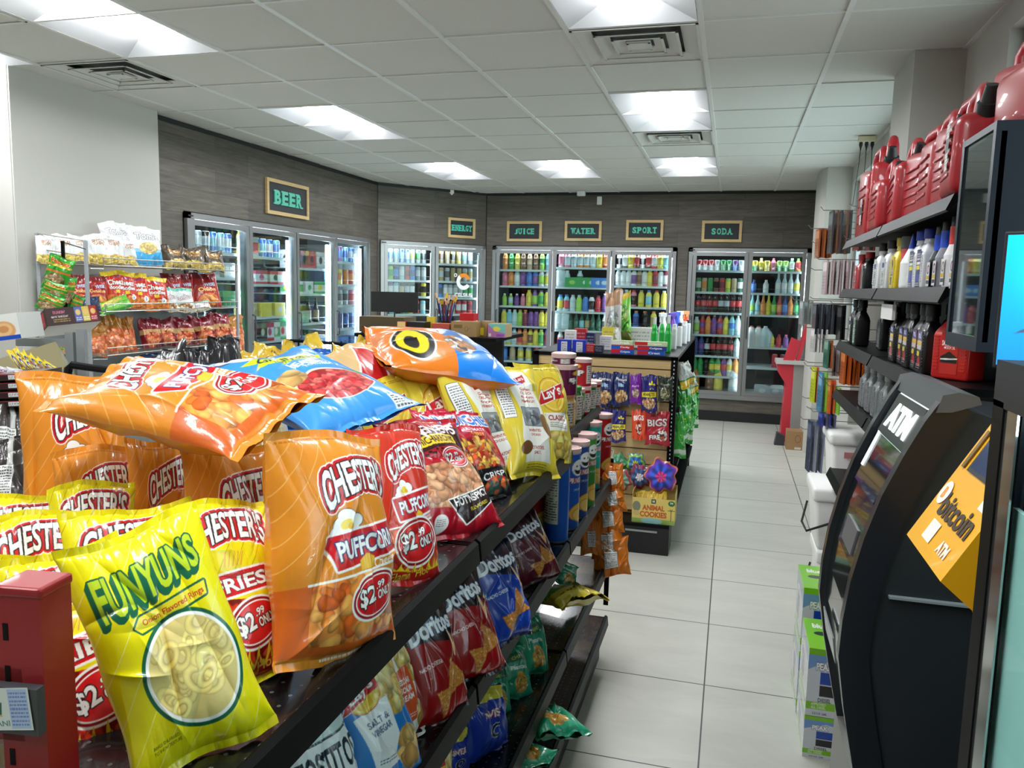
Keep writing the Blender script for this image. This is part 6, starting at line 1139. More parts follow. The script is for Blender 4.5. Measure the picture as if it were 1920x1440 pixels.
for (x0, x1, y, h, c, l) in ((1058, 1078, 5.2, .12, (236, 234, 232), 'white medicine box behind the blue packs'), (1076, 1098, 5.25, .13, (180, 30, 44), 'red medicine box behind the blue packs'), (1098, 1114, 4.93, .05, (170, 24, 34), 'small red box right of the blue packs'), (1114, 1130, 4.94, .045, (24, 30, 60), 'small navy box in front of toothpaste'),
        (1098, 1114, 5.15, .11, (30, 34, 80), 'navy box with yellow top on end gondola'), (1124, 1146, 5.2, .09, (226, 226, 230), 'white and navy razor pack on end gondola'), (1128, 1150, 5.4, .14, (236, 220, 80), 'yellow pack behind the razor pack'), (1170, 1222, 5.5, .14, (232, 232, 228), 'white tissue pack behind the toothpaste')):
    a, b = float(PY(x0, 650, y)[0]), float(PY(x1, 650, y)[0]); cv = Cv(8, 6, 3, c); cv.small(1, 1, 7, 5, (120, 120, 130) if sum(c) > 400 else CH, 4, .6); put_box(np.array((a, y, ZS)), np.array((b, y, ZS)), h, .06, dict(front=cv), l, 'toiletry_box', 'box', base=c)
MW = [(.8, 0), (1, .04), (1, .5), (.8, .58), (.8, .66), (.5, .76), (.42, .78)]
for i, (x0, x1, y, h) in enumerate(((1219, 1232, 5.35, .22), (1234, 1245, 5.5, .22), (1245, 1258, 5.2, .24))): tub(x0, x1, y, h, (40, 180, 70), (236, 238, 236), 'green mouthwash bottle with white cap, %s of three from left' % ORD[i], 'mouthwash_bottle', 'bottle', MW)
for i, (x0, x1, y) in enumerate(((1258, 1268, 5.5), (1268, 1278, 5.8), (1277, 1287, 6.1), (1284, 1293, 6.4))): tub(x0, x1, y, .17, (214, 216, 214), (60, 60, 64) if i % 2 else (236, 236, 236), 'slim white spray can on end gondola edge, %s from camera' % ORD[i], 'spray_can', 'can')
def spray(x, y, body, head, label):
    X = float(PY(x, 600, y)[0]); e = empty('spray_bottle', (X, y, ZS), .6, label, 'bottle'); m = MB(); m.lathe([(.03, 0), (.034, .02), (.034, .12), (.014, .19), (0, .19)], M('q%d_%d_%d' % body, body, .3), 16); m.obj('body', e, smooth=40)
    HM = M('q%d_%d_%d' % head, head, .4); m = MB(); m.box(-.035, .022, -.012, .012, .205, .235, HM, bev=.004); m.box(-.012, .012, -.012, .012, .185, .21, HM); m.box(-.03, -.022, -.005, .005, .165, .21, HM); m.obj('trigger_head', e)
spray(1262, 6.0, (110, 60, 160), (90, 50, 170), 'purple trigger spray bottle on end gondola'); spray(1270, 6.3, (40, 80, 200), (40, 90, 210), 'blue trigger spray bottle on end gondola'); spray(1276, 6.6, (230, 232, 234), (240, 240, 240), 'white trigger spray bottle on end gondola'); spray(1287, 6.7, (220, 80, 40), (240, 150, 90), 'orange trigger spray bottle at far end of gondola'); spray(1244, 5.9, (236, 236, 236), (236, 236, 238), 'white trigger spray bottle behind the mouthwash')
bagkind('leaf_bag', lambda: d_plain(6, 16, 30, (120, 190, 60), [(0, 6, (110, 120, 50)), (26, 30, (200, 170, 60))], [], (8, 14, 7, 9, 2.2), foodcols=[(60, 140, 50), (110, 200, 50), (90, 160, 60), (170, 190, 110)]), .16, .30, .05, (121,), back=(110, 180, 60), wr=1.6)
bagkind('clear_bag', lambda: d_plain(6, 14, 26, (206, 206, 202), [(18, 26, (190, 150, 120))], [], (7, 9, 5, 7, 1.6), foodcols=[(226, 228, 226), (180, 184, 184), (150, 160, 140)]), .14, .26, .05, (122,), back=(200, 200, 196), wr=2.2)
put_bag('leaf_bag', (1168, 640), (1166, 548), -85, 34, 'green leaf patterned bag standing on the end gondola', y=5.45, name='leaf_bag', cat='bag'); put_bag('clear_bag', (1148, 638), (1152, 545), -85, 34, 'crumpled clear white bag beside the green leaf bag', y=5.42, name='clear_bag', cat='bag')
# red post with shelf sign at the very front left
REDM = M('red painted steel', (146, 18, 22), .42, var=.04, coat=.1)
P = Vector(PD(62, 1085, .72)); e = empty('red_display_post', (P.x, P.y, 0), R(8), 'red slotted steel post with white and blue shelf label', 'post')
m = MB(); z = P.z; m.box(-.022, .022, -.02, .02, 0, z-.004, REDM); m.box(-.024, .024, -.022, .022, z-.01, z, REDM, bev=.003)
m.obj('post', e); m = MB()
for i in range(4): m.box(-.016, -.011, -.0205, -.0195, z-.035-i*.04-.016, z-.035-i*.04, BLK)
m.lathe([(0, 0), (.005, 0)], BLK, 10, Matrix(((1, 0, 0, .015), (0, 0, 1, -.0205), (0, 1, 0, z-.125), (0, 0, 0, 1)))); m.obj('slots', e)
cv = Cv(16, 7, 10, (214, 226, 220)); cv.rect(12, .3, 15.6, 6.7, (170, 196, 226)); cv.small(12.2, .6, 15.4, 6.4, (80, 110, 180), 9, .7); cv.text('Mr.', 5.2, 5.3, 3.4, 1.3, (30, 90, 60), 3, bold=.04); cv.text('Russell', 5.6, 3.3, 10, 2.0, (30, 90, 60), 3, shear=.2, bold=.04); cv.line(1.5, 1.9, 10.5, 2.4, .22, (200, 180, 80)); cv.text('CREMA DE MANI', 6, 1.0, 11.5, .9, (90, 130, 130), 2)
o = link('shelf_label', flat_print('shelf_label', cv, .085, .040, GLOSS), e, (-.026, -.031, z-.112)); o.rotation_euler = (0, R(-6), 0); MB().box(-.065, .022, -.030, -.020, z-.134, z-.090, DGREY).obj('label_holder', e); MB().box(-.14, .0, -.02, .0, z-.147, z-.077, REDM).obj('crossbar', e)
# ================================================================== RIGHT SIDE
RS = empty('wall_shelving', (.64, 3.05, 0), 0, 'black metal shelving along the right wall with car products', 'shelving')
NAVY = M('dark navy steel', (19, 28, 42), .38, var=.06)
for (y0, y1) in ((2.12, 3.07), (3.08, 4.0)):
    for z in (1.82, 1.60, 1.36, 1.13, .75, .2):
        m = MB(); a, b = y0-3.05, y1-3.05; m.box(-.14, .14, a+.003, b-.003, z-.02, z, BLK)
        m.prism([(-.14, z+.004), (-.146, z+.004), (-.162, z-.034), (-.156, z-.038), (-.14, z-.02)], a+.006, b-.006, BLK, 'y'); m.obj('shelf', RS)
    MB().box(.14, .15, y0-3.05, y1-3.05, 0, 1.80, BLKM).obj('back_panel', RS)
for y in (2.12, 3.075, 4.0): MB().box(.11, .145, y-3.05-.015, y-3.05+.015, 0, 1.86, BLK).obj('upright', RS)
MB().box(-.13, .13, -.9, .93, 0, .17, BLKM).obj('base', RS)
# ---- red fuel cans
REDP = M('red fuel can plastic', (160, 12, 26), .36, var=.03, coat=.25, scale=8)
def gas_mesh(w, d, h):
    bm = bmesh.new(); bmesh.ops.create_cube(bm, size=1); bmesh.ops.scale(bm, vec=(w, d, h*.78), verts=bm.verts); bmesh.ops.translate(bm, vec=(0, 0, h*.39), verts=bm.verts)
    for v in bm.verts:
        if v.co.z > h*.5 and v.co.y < 0: v.co.z -= h*.08
        if v.co.z > h*.5: v.co.x *= .92
    bmesh.ops.bevel(bm, geom=bm.edges[:], offset=.03, segments=4, profile=.5, affect='EDGES'); body = MB().bm(bm, REDP)
    for k in range(5): z = h*(.18+.09*k); body.box(-w/2-.0015, w/2+.0015, -d*.3, d*.3, z, z+.008, REDP, bev=.0007)
    me = body.mesh('fuel_can_body'); shade(me, 50)
    hd = MB(); hd.tube([(0, d*.38, h*.70), (0, d*.38, h*.87), (0, d*.30, h*.94), (0, -d*.12, h*.94), (0, -d*.22, h*.88), (0, -d*.24, h*.70)], [.024, .022, .018, .018, .022, .026], REDP, 12); hm = hd.mesh('fuel_can_handle'); shade(hm, 60)
    sp = MB(); sp.lathe([(.026, 0), (.026, .03), (.020, .032), (.014, .07), (0, .07)], BLKM, 14, TR((0, -d*.38, h*.68)) @ Matrix.Rotation(R(28), 4, 'X')); sm = sp.mesh('fuel_can_cap'); shade(sm, 40)
    return me, hm, sm
GM = gas_mesh(.15, .27, .31); GS = gas_mesh(.14, .22, .27); GL = gas_mesh(.15, .28, .41)
cvl = Cv(8, 16, 4, (226, 226, 222)); cvl.rect(.6, 6, 7.4, 11, (40, 36, 38)); cvl.small(.8, 1, 7.2, 5.4, (60, 60, 60), 8); cvl.small(.8, 11.6, 7.2, 15.4, (80, 80, 80), 4); CVL = flat_print('warning_label', cvl, .06, .14, CARD, .8)
def gascan(px, y, z, rz, label, small=False, lab=False, x=None, tilt=0):
    X = x if x is not None else float(PY(px, 400, y)[0]); b, h, s = GS if small == 1 else GL if small == 2 else GM
    e = empty('fuel_can', (X, y, z), R(rz), label, 'fuel can', 'red fuel cans on top of the shelving'); e.rotation_euler.x = R(tilt)
    link('can_body', b, e); link('handle', h, e); link('cap', s, e)
    if lab: o = link('label', CVL, e, (-(.0735 if small == 1 else .0785), -.04, .12)); o.rotation_euler = (0, 0, R(-90)); o.scale = (.8, 1, .8)
ZG = 1.821
for a in ((0, 3.86, 90, 'farthest red fuel can at left end of top shelf', 2, True, .60), (0, 3.62, 80, 'large red fuel can second from left end of top shelf', 2, True, .60), (0, 3.36, 88, 'small red fuel can with ribbed side, third from left', True, False, .57), (0, 3.15, 84, 'red fuel can with ribbed side, middle of top shelf', False, False, .60),
          (0, 2.92, 92, 'red fuel can behind the ribbed one, right of middle', False, False, .62), (0, 2.70, 86, 'tall red fuel can with flat handle, fourth from the glass cabinet', False, False, .61), (0, 2.48, 90, 'red fuel can with thick looped handle', False, False, .61), (0, 2.22, 84, 'red fuel can with white warning label beside the glass cabinet', True, True, .56)):
    gascan(a[0], a[1], ZG, a[2]-90, a[3], a[4], a[5], a[6])
gascan(0, 1.93, 1.996, 0, 'red fuel can lying on top of the dark glass cabinet', True, False, .54); bpy.data.objects['fuel_can.008'].rotation_euler = (0, R(90), R(4)); gascan(0, 2.16, 1.925, 8, 'small red fuel can peeking behind the lying can', True, False, .66)
# ---- oil jugs
def jug_parts(w, d, h, col, ribs=True):
    key = 'jug%d_%d_%d' % col; mt = M(key, col, .3, var=.03, coat=.2); m = MB()
    bm = bmesh.new(); bmesh.ops.create_cube(bm, size=1); bmesh.ops.scale(bm, vec=(w, d, h*.78), verts=bm.verts); bmesh.ops.translate(bm, vec=(0, 0, h*.39), verts=bm.verts)
    r = bmesh.ops.bisect_plane(bm, geom=bm.verts[:]+bm.edges[:]+bm.faces[:], plane_co=(0, 0, h*.60), plane_no=(0, 0, 1))
    for v in bm.verts:
        if v.co.z > h*.7: v.co.x *= .42; v.co.y *= .6
    bmesh.ops.bevel(bm, geom=bm.edges[:], offset=.008, segments=3, profile=.5, affect='EDGES'); m.bm(bm, mt)
    if ribs:
        for k in range(11): z = h*(.12+.042*k); m.box(-w/2-.0018, w/2+.0018, d*.30, d*.44, z, z+.004, mt); m.box(-w/2-.0018, w/2+.0018, -d*.44, -d*.30, z, z+.004, mt)
    m.lathe([(.018, h*.76), (.016, h*.86), (0, h*.86)], mt, 14); me = m.mesh('jug_body'); shade(me, 45); return me
def cap_mesh(col, h): m = MB(); m.lathe([(.0195, h*.84), (.0195, h), (.017, h*1.01), (0, h*1.01)], M('cap%d_%d_%d' % col, col, .4), 16); me = m.mesh('jug_cap'); shade(me, 40); return me
_jl = {}
def label_mesh(kind, w, h):
    if kind in _jl: return _jl[kind]
    c = Cv(6, 12, 8, (30, 30, 34))
    if kind == 'oil': c.rect(.3, 9.4, 5.7, 11.6, (60, 60, 160)); c.text('OIL', 3, 10.5, 3.6, 1.4, CH, bold=.03); c.rect(0, 7.6, 6, 9, (226, 190, 70)); c.rect(0, 6.2, 6, 7.6, (214, 206, 200)); c.rect(.4, 4.2, 3.6, 5.8, (236, 214, 60)); c.ell(3.4, 2.6, 2, 1.6, (196, 60, 60)); c.small(.3, .4, 5.7, 2, CH, 3)
    if kind == 'white': c = Cv(6, 12, 8, (226, 230, 232)); c.rect(.6, 8, 5.4, 10, (60, 80, 150)); c.small(.6, 1, 5.4, 7, (70, 70, 80), 9); c.ell(3, 5, 1, 1, (120, 160, 70))
    if kind == 'green': c = Cv(6, 12, 8, (190, 220, 196)); c.small(.6, 1, 5.4, 11, (70, 100, 80), 12)
    if kind == 'blue': c = Cv(6, 12, 8, (30, 40, 100)); c.rect(.5, 5.6, 5.5, 7, (236, 226, 60)); c.rect(.5, 7.2, 5.5, 8, CH); c.small(.6, 8.6, 5.4, 11, CH, 3); c.rect(.5, 2, 5.5, 4, (50, 70, 190)); c.small(.6, .4, 5.4, 1.6, CH, 2)
    if kind == 'yellow': c = Cv(6, 12, 8, (226, 206, 60)); c.ell(3.4, 9, 1.5, 1.5, (60, 60, 50)); c.rect(1, 4.6, 5.4, 7.2, (120, 120, 120)); c.small(1.1, 4.8, 5.3, 7, CH, 4); c.rect(1, 1.2, 3.8, 4, (90, 96, 110))
    if kind == 'grey': c = Cv(6, 12, 8, (140, 144, 146)); c.small(.6, 1, 5.4, 11, (70, 74, 76), 10)
    if kind == 'redoil': c = Cv(6, 12, 8, (196, 40, 36)); c.text('SAE', 3, 10.8, 2.6, .9, CH, bold=.03); c.text('SAE 20W-50', 3, 9, 5.4, 1.6, CH, bold=.03); c.text('MOTOR OIL', 3, 7.6, 3.6, .7, CH); c.poly([(.2, 5), (3, 6.6), (5.8, 5), (5.8, 3.2), (.2, 3.2)], (30, 26, 30)); c.line(.3, 4.2, 5.7, 4.6, .4, CH)
    if kind == 'lucas': c = Cv(6, 12, 8, (232, 232, 234)); c.ell(3, 8.4, 2.2, 2.4, (60, 50, 70)); c.ell(3, 8.4, 1.5, 1.6, (220, 190, 200)); c.rect(.4, 3.4, 5.6, 5.4, (226, 180, 50)); c.rect(.4, 1.2, 5.6, 3, (60, 50, 60))
    _jl[kind] = flat_print('jug_label', c, w, h, GLOSS, .8); return _jl[kind]
JM = {}
def jug(x, y, z, kind, body, cap, label, w=.055, d=.095, h=.195, rz=0, name='oil_bottle', cat='bottle', group=None, lh=.5):
    """d runs along the wall; label faces the aisle"""
    k = (body, w, d, h)
    if k not in JM: JM[k] = jug_parts(w, d, h, body)
    if (cap, h) not in JM: JM[(cap, h)] = cap_mesh(cap, h)
    e = empty(name, (x, y, z), R(rz), label, cat, group); link('bottle_body', JM[k], e); link('cap', JM[(cap, h)], e)
    lk = (kind); o = link('label', label_mesh(lk, .052, .11), e, (-w/2-.0012, 0, h*.34)); o.rotation_euler = (0, 0, R(-90)); return e
BK3 = (20, 20, 22)
for i, y in enumerate((2.46, 2.56, 2.66, 2.76, 2.87)): jug(.545+.006*(i % 2), y, 1.361, 'oil', BK3, (16, 16, 18), 'black motor oil bottle with colourful label, %s from the glass cabinet' % ORD[i], group='black motor oil bottles on the third shelf')
for i, y in enumerate((2.5, 2.62, 2.74)): jug(.66, y, 1.361, 'oil', BK3, (16, 16, 18), 'black motor oil bottle in back row of third shelf, %s from the glass cabinet' % ORD[i])
for i, (y, x) in enumerate(((3.45, .60), (3.68, .54), (3.82, .54), (3.3, .66))): jug(x, y, 1.361, 'green' if i == 1 else 'white' if i == 2 else 'grey', BK3, (16, 16, 18), 'black oil bottle, '+['plain one in middle of third shelf', 'with pale green label, far section', 'with white label, far section', 'dark one behind the pale labelled bottles'][i])
jug(.66, 2.36, 1.361, 'grey', BK3, (20, 110, 60), 'black bottle with bright green cap beside the glass cabinet')
jug(.59, 2.34, 1.361, 'redoil', (196, 34, 30), (170, 26, 26), 'red motor oil bottle under the glass cabinet', w=.075, d=.11, h=.205, rz=38)
for i, (y, k, b, c, l) in enumerate(((3.30, 'white', (232, 234, 234), (24, 24, 26), 'white oil bottle with black cap, left of a pair'), (3.13, 'white', (226, 228, 230), (40, 40, 44), 'white oil bottle with black cap, right of a pair'), (2.96, 'yellow', (232, 208, 40), (200, 180, 50), 'bright yellow bottle of coolant on second shelf'),
        (2.66, 'blue', (228, 230, 232), (30, 60, 180), 'white bottle with blue cap and dark label, left of two'), (2.56, 'blue', (226, 228, 232), (30, 50, 150), 'white bottle with blue cap and dark label, right of two'))): jug(.545, y, 1.601, k, b, c, l, h=.172)
jug(.56, 3.72, 1.601, 'grey', (34, 36, 38), (190, 40, 40), 'dark grey bottle with red cap on second shelf far section', h=.16); jug(.55, 3.84, 1.601, 'redoil', (180, 60, 66), (190, 40, 40), 'reddish bottle behind the dark grey one', h=.155)
cv = Cv(30, 14, 5, (150, 60, 66)); cv.rect(0, 10.6, 30, 12.5, (206, 40, 30)); cv.rect(0, 9, 30, 10.4, (200, 110, 60)); cv.text('Tire Fix', 15, 7.4, 11, 2.4, (240, 220, 60), 6, shear=.2, bold=.04, line=(120, 20, 20)); cv.ell(18, 3, 2.4, 2.4, (50, 50, 50)); cv.ring(18, 3, 2.4, 2.4, .4, (180, 180, 180)); cv.rect(0, 0, 30, .6, (180, 30, 40))
e = empty('repair_kit_jar', (.565, 2.84, 1.601), R(-90), 'red and brown tire repair canister with ribbed black lid', 'canister'); link('body', printed_tube('canister', .045, .13, cv, GLOSS, n=40), e); m = MB(); m.lathe([(.044, .13), (.047, .132), (.047, .168), (.044, .172), (0, .172)], M('ribbed lid', (52, 54, 56), .5), 24); m.obj('lid', e, smooth=40)
SL = [(.024, 0), (.026, .01), (.026, .15), (.012, .20), (.012, .22)]
for i, (y, x, b, c, c2, h) in enumerate(((2.45, .545, (28, 28, 34), (30, 80, 220), (20, 20, 22), .30), (2.36, .54, (140, 142, 150), (40, 80, 200), (20, 20, 22), .31), (2.27, .54, (236, 236, 238), (210, 60, 50), (30, 28, 30), .32), (2.18, .54, (238, 238, 240), (220, 70, 60), (40, 40, 44), .31), (2.50, .57, (60, 60, 66), (60, 90, 200), (30, 30, 34), .24))):
    e = empty('fuel_treatment_bottle', (x, y, 1.601), R(-90), 'slim %s fuel treatment bottle with %s neck band, %s from the glass cabinet' % (['black', 'grey', 'white', 'white', 'dark grey'][i], ['blue', 'blue', 'red', 'red', 'blue'][i], ['fourth', 'third', 'second', 'first', 'fifth'][i]), 'bottle')
    k = h/.53; m = MB(); m.lathe([(.022, 0), (.024, .008), (.024, .14*k), (.0125, .19*k)], M('ft%d_%d_%d' % b, b, .3, coat=.2), 18); m.obj('bottle_body', e, smooth=50)
    m = MB(); m.lathe([(.0145, .185*k), (.0145, .26*k)], M('fc%d_%d_%d' % c, c, .35), 16); m.obj('neck_band', e, smooth=50); m = MB(); m.lathe([(.013, .26*k), (.012, .30*k), (0, .30*k)], M('fk%d_%d_%d' % c2, c2, .4), 14); m.obj('cap', e, smooth=40)
    o = link('label', label_mesh('lucas', .052, .11), e, (0, -.0248, .07*k)); o.scale = (.66, 1, .6)
e = empty('glue_bottle', (.535, 2.75, 1.601), R(-90), 'white tapered bottle with blue pointed nozzle beside the tire canister', 'bottle'); m = MB(); m.lathe([(.030, 0), (.032, .01), (.032, .08), (.012, .125)], M('wht bottle', (232, 234, 234), .3), 18); m.obj('bottle_body', e, smooth=50); m = MB(); m.lathe([(.012, .124), (.010, .135), (.003, .172), (0, .172)], M('blue nozzle', (30, 70, 190), .3), 14); m.obj('nozzle', e, smooth=50)
for i, y in enumerate((3.42, 3.28, 3.13, 2.98)): jug(.545, y, 1.131, 'grey', (126, 130, 132), (150, 154, 156), 'silver grey oil bottle on fourth shelf, %s from left' % ORD[i], h=.18, group='silver oil bottles on the fourth shelf')
put_box(np.array((.50, 3.0, 1.50)), np.array((.50, 2.8, 1.50)), .05, .01, dict(front_c=(226, 226, 224)), 'blank white card hanging under the second shelf', 'shelf_card', 'card', base=(226, 226, 224))
# ---- pegboard goods beyond the shelves
PB = empty('peg_rack', (.74, 4.4, 0), 0, 'black wire peg rack of hanging accessories beyond the wall shelving', 'rack')
MB().box(.0, .02, -.32, .9, .25, 1.95, M('grey pegboard', (120, 116, 110), .7)).obj('board', PB)
for z in (1.98, 1.78, 1.56, 1.32, 1.10, .88, .66): m = MB(); m.box(-.01, .0, -.3, .86, z-.006, z+.006, BLK); m.obj('crossbar', PB)
SHK = M('hook wire', (150, 150, 150), .3, .8); PKM = {}
def pack_mesh(c, w, h, th):
    k = (c, w, h, th)
    if k not in PKM:
        cv = Cv(4, 8, 3, c); cv.rect(.3, 5.4, 3.7, 7.4, tuple(min(255, v+60) for v in c)); cv.small(.4, 1, 3.6, 4.6, tuple(max(0, v-70) for v in c), 5, .6)
        me = printed_box('hang_pack', w, th, h, dict(front=cv, back=cv), FILM, c); PKM[k] = me
    return PKM[k]
def hangrow(x0, x1, ytop, ybot, n, cols, yy, label, w=.09, th=.008, lean=6):
    A = PY(x0, ytop, yy); Bq = PY(x1, ytop, yy); h = float(A[2]-PY(x0, ybot, yy)[2])
    m = MB(); z = float(A[2])+.01; m.tube([(.74, yy, z), (float(A[0])-.03, yy, z), (float(A[0])-.045, yy, z+.018)], .0022, SHK, 5); o = m.obj('peg_hook', smooth=40); tag(o, 'long wire peg hook holding the '+label, 'hook', 'wire hooks of the peg rack')
    for i in range(n):
        X = float(A[0])+(float(Bq[0])-float(A[0]))*(i+.5)/n; c = cols[i % len(cols)]
        o = link('hanging_pack', pack_mesh(c, w, h, th), mw=TR((X, yy, z-.004-h)) @ RZ(R(90+lean+4*math.sin(i*2.3))) @ Matrix.Rotation(R(3*math.sin(i*1.7)), 4, 'Y')); tag(o, '%s, %s from left' % (label, ORD[i]), 'hanging pack', label)
OR_, PKc, DKc, WHc = (176, 96, 50), (206, 180, 184), (40, 44, 54), (214, 214, 212)
hangrow(1532, 1560, 432, 486, 5, [OR_, (150, 80, 44)], 4.45, 'brown orange hanging packs on top hook'); hangrow(1556, 1598, 398, 478, 5, [(70, 80, 84), (120, 90, 70)], 4.3, 'dark clear sleeved packs beside the top hook')
hangrow(1600, 1640, 452, 472, 4, [(150, 90, 80), (110, 60, 54)], 4.2, 'small reddish packs under the fuel cans'); hangrow(1546, 1602, 490, 554, 9, [PKc, (226, 222, 222)], 4.3, 'pink and white hanging packs'); hangrow(1526, 1572, 572, 628, 7, [DKc, (60, 64, 74)], 4.4, 'navy black hanging packs')
hangrow(1574, 1584, 575, 640, 2, [(28, 28, 30)], 4.25, 'tall black hanging packs'); hangrow(1500, 1526, 566, 610, 3, [(150, 160, 160), (120, 130, 130)], 4.6, 'clear grey packs beside the red kiosk'); hangrow(1522, 1550, 618, 662, 4, [WHc, (236, 236, 234)], 4.4, 'white hanging packs')
hangrow(1548, 1560, 640, 692, 2, [(70, 120, 100), OR_], 4.2, 'green and orange hanging packs'); hangrow(1558, 1580, 652, 706, 4, [(206, 204, 206), (190, 186, 190)], 4.3, 'pale grey hanging packs'); hangrow(1580, 1624, 660, 722, 8, [(206, 104, 40), (190, 88, 36)], 4.15, 'bright orange hanging packs')
hangrow(1524, 1534, 690, 756, 2, [(214, 226, 60), (220, 110, 60)], 4.4, 'neon yellow and coral hanging packs'); hangrow(1536, 1552, 700, 774, 2, [(90, 150, 190), (140, 214, 70)], 4.25, 'blue and lime hanging packs'); hangrow(1552, 1566, 714, 776, 2, [(226, 96, 50)], 4.2, 'red orange hanging packs'); hangrow(1566, 1578, 728, 778, 1, [(130, 220, 80)], 4.15, 'lime green hanging pack')
hangrow(1516, 1546, 790, 884, 4, [(50, 60, 90), (120, 126, 150)], 4.5, 'dark blue pouches near the floor'); hangrow(1536, 1566, 776, 800, 4, [(50, 60, 150), (90, 90, 120)], 4.2, 'small royal blue packs above the foam coolers')
for i, (px, py, y) in enumerate(((1522, 452, 4.5), (1560, 435, 4.45), (1565, 412, 4.4), (1585, 395, 4.3), (1592, 382, 4.3), (1520, 502, 4.6), (1518, 556, 4.6), (1508, 675, 4.6), (1503, 742, 4.6), (1512, 762, 4.6), (1500, 800, 4.6))):
    P = PY(px, py, y); m = MB(); m.tube([(.74, y, P[2]-.012), (P[0]+.02, y, P[2]-.012), (P[0], y, P[2])], .0022, SHK, 5); o = m.obj('peg_hook', smooth=40); tag(o, 'empty wire peg hook, %s from the top of the peg rack' % ORD[min(i, 10)], 'hook')
# ---- foam coolers
FOAM = M('white foam', (238, 238, 236), .6, var=.01, scale=200); BST = M('black strap', (26, 26, 26), .7)
def foam(x0, x1, y0, y1, z0, h, label, strap=True):
    e = empty('foam_cooler', ((x0+x1)/2, (y0+y1)/2, z0), 0, label, 'cooler box', 'stacked white foam coolers'); w, d = (x1-x0)/2, (y1-y0)/2; m = MB()
    bm = bmesh.new(); bmesh.ops.create_cube(bm, size=1); bmesh.ops.scale(bm, vec=(2*w, 2*d, h*.80), verts=bm.verts); bmesh.ops.translate(bm, vec=(0, 0, h*.40), verts=bm.verts)
    for v in bm.verts:
        if v.co.z < .01: v.co.x *= .88; v.co.y *= .9
    bmesh.ops.bevel(bm, geom=bm.edges[:], offset=.02, segments=4, profile=.5, affect='EDGES'); m.bm(bm, FOAM); m.obj('body', e, smooth=50)
    MB().box(-w-.012, w+.012, -d-.012, d+.012, h*.79, h, FOAM, bev=.016).obj('lid', e, smooth=50)
    if strap: m = MB(); m.tube([(-w*.5, -d-.016, h*.50), (-w-.03, -d*.96, h*.30), (-w-.045, -d*.4, h*.36), (-w-.02, -d*.1, h*.66)], .006, BST, 6); m.tube([(-w*.5, -d-.016, h*.50), (-w*.1, -d-.018, h*.56)], .006, BST, 6); m.obj('strap', e, smooth=60)
foam(.475, .80, 4.02, 4.34, 0, .33, 'white foam cooler at the bottom of the stack'); foam(.44, .80, 4.0, 4.36, .332, .31, 'white foam cooler in the middle of the stack'); foam(.50, .80, 4.02, 4.34, .644, .27, 'white foam cooler on top with slot and small sticker', False)
put_box(np.array((.555, 4.0, .80)), np.array((.60, 4.0, .80)), .03, .004, dict(front_c=(196, 130, 130)), 'small pink and grey sticker on the top foam cooler', 'sticker', 'sticker', base=(200, 140, 140))
# ---- antifreeze cartons
def d_peak(top=True):
    c = Cv(30, 25, 5, (214, 218, 224)); c.rect(0, 22.6, 30, 25, (130, 200, 40)); c.poly([(0, 22.6), (0, 17), (12, 21), (30, 18), (30, 22.6)], (120, 160, 214)); c.text('PEAK', 9, 18.5, 9, 2.8, CH, bold=.05, line=(60, 80, 120)); c.rect(7, 12, 16, 16.5, (20, 70, 170)); c.rect(7, 7.6, 16, 11.6, (24, 24, 28)); c.text('DIESEL', 10, 6.2, 7, 1.4, (60, 60, 66))
    c.rect(0, 2.6, 30, 5.4, (130, 200, 40)); c.text('APPROVED', 7, 4.6, 8, 1.0, CH, bold=.02); c.text('ALL DIESEL', 7, 3.4, 8, 1.0, CH, bold=.02); c.text('2.5 U.S. GAL', 8, 1.2, 8, .9, (60, 60, 66), bold=.02); return c
def d_pktop():
    c = Cv(20, 20, 4, (130, 206, 50)); c.ell(6, 10, 3, 1.3, (40, 60, 30)); c.ell(14, 10, 3, 1.3, (60, 70, 60)); c.text('blue', 6, 15, 6, 3, CH, bold=.04); c.text('blue', 14, 5, 6, 3, CH, bold=.04); return c
pk, pt = d_peak(), d_pktop()
for i, (y, z, h, l) in enumerate(((2.72, .0, .15, 'lower white and green antifreeze carton nearest the ATM'), (2.72, .152, .24, 'upper white and green antifreeze carton nearest the ATM'), (3.02, 0, .24, 'lower antifreeze carton in the rear stack'), (3.02, .242, .25, 'upper green topped antifreeze carton in the rear stack'))):
    put_box(np.array((.315, y, z)), np.array((.49, y, z)), h, .26, dict(front=pk, left=pk, top=pt), l, 'antifreeze_carton', 'carton', base=(206, 210, 216), mat=GLOSS)
# ---- ATM
ATB = M('atm black shell', (22, 26, 32), .32, var=.03, coat=.2); ATS = M('atm dark side', (28, 34, 38), .45, var=.05); ATG = M('atm grey cap', (92, 94, 96), .35, .3); ATK = M('atm glossy panel', (10, 18, 22), .12, coat=.5)
YF, YN = 1.80, 1.45
prof = [PY(x, y, YF) for x, y in ((1692, 702), (1662, 742), (1630, 795), (1598, 855), (1572, 920), (1552, 985), (1540, 1045), (1534, 1100), (1542, 1180), (1556, 1270), (1566, 1330))]
prof = [(float(p[0]), float(p[2])) for p in prof]; e = empty('atm', (.5, 1.62, 0), 0, 'tall black ATM cash machine with curved front and lit ATM sign', 'cash machine')
def ar(pts): return [(x-.5, z) for x, z in pts]
def offs(p, d):
    o = []
    for i in range(len(p)):
        a = p[max(0, i-1)]; b = p[min(len(p)-1, i+1)]; tx, tz = b[0]-a[0], b[1]-a[1]; L = math.hypot(tx, tz); o.append((p[i][0]-tz/L*d*1, p[i][1]+tx/L*d))
    return o
inn = offs(prof, .05); inn2 = offs(prof, .012); y0, y1 = YN-1.62, YF-1.62
inn = [(max(x, prof[i][0]+.02), z) for i, (x, z) in enumerate(inn)]
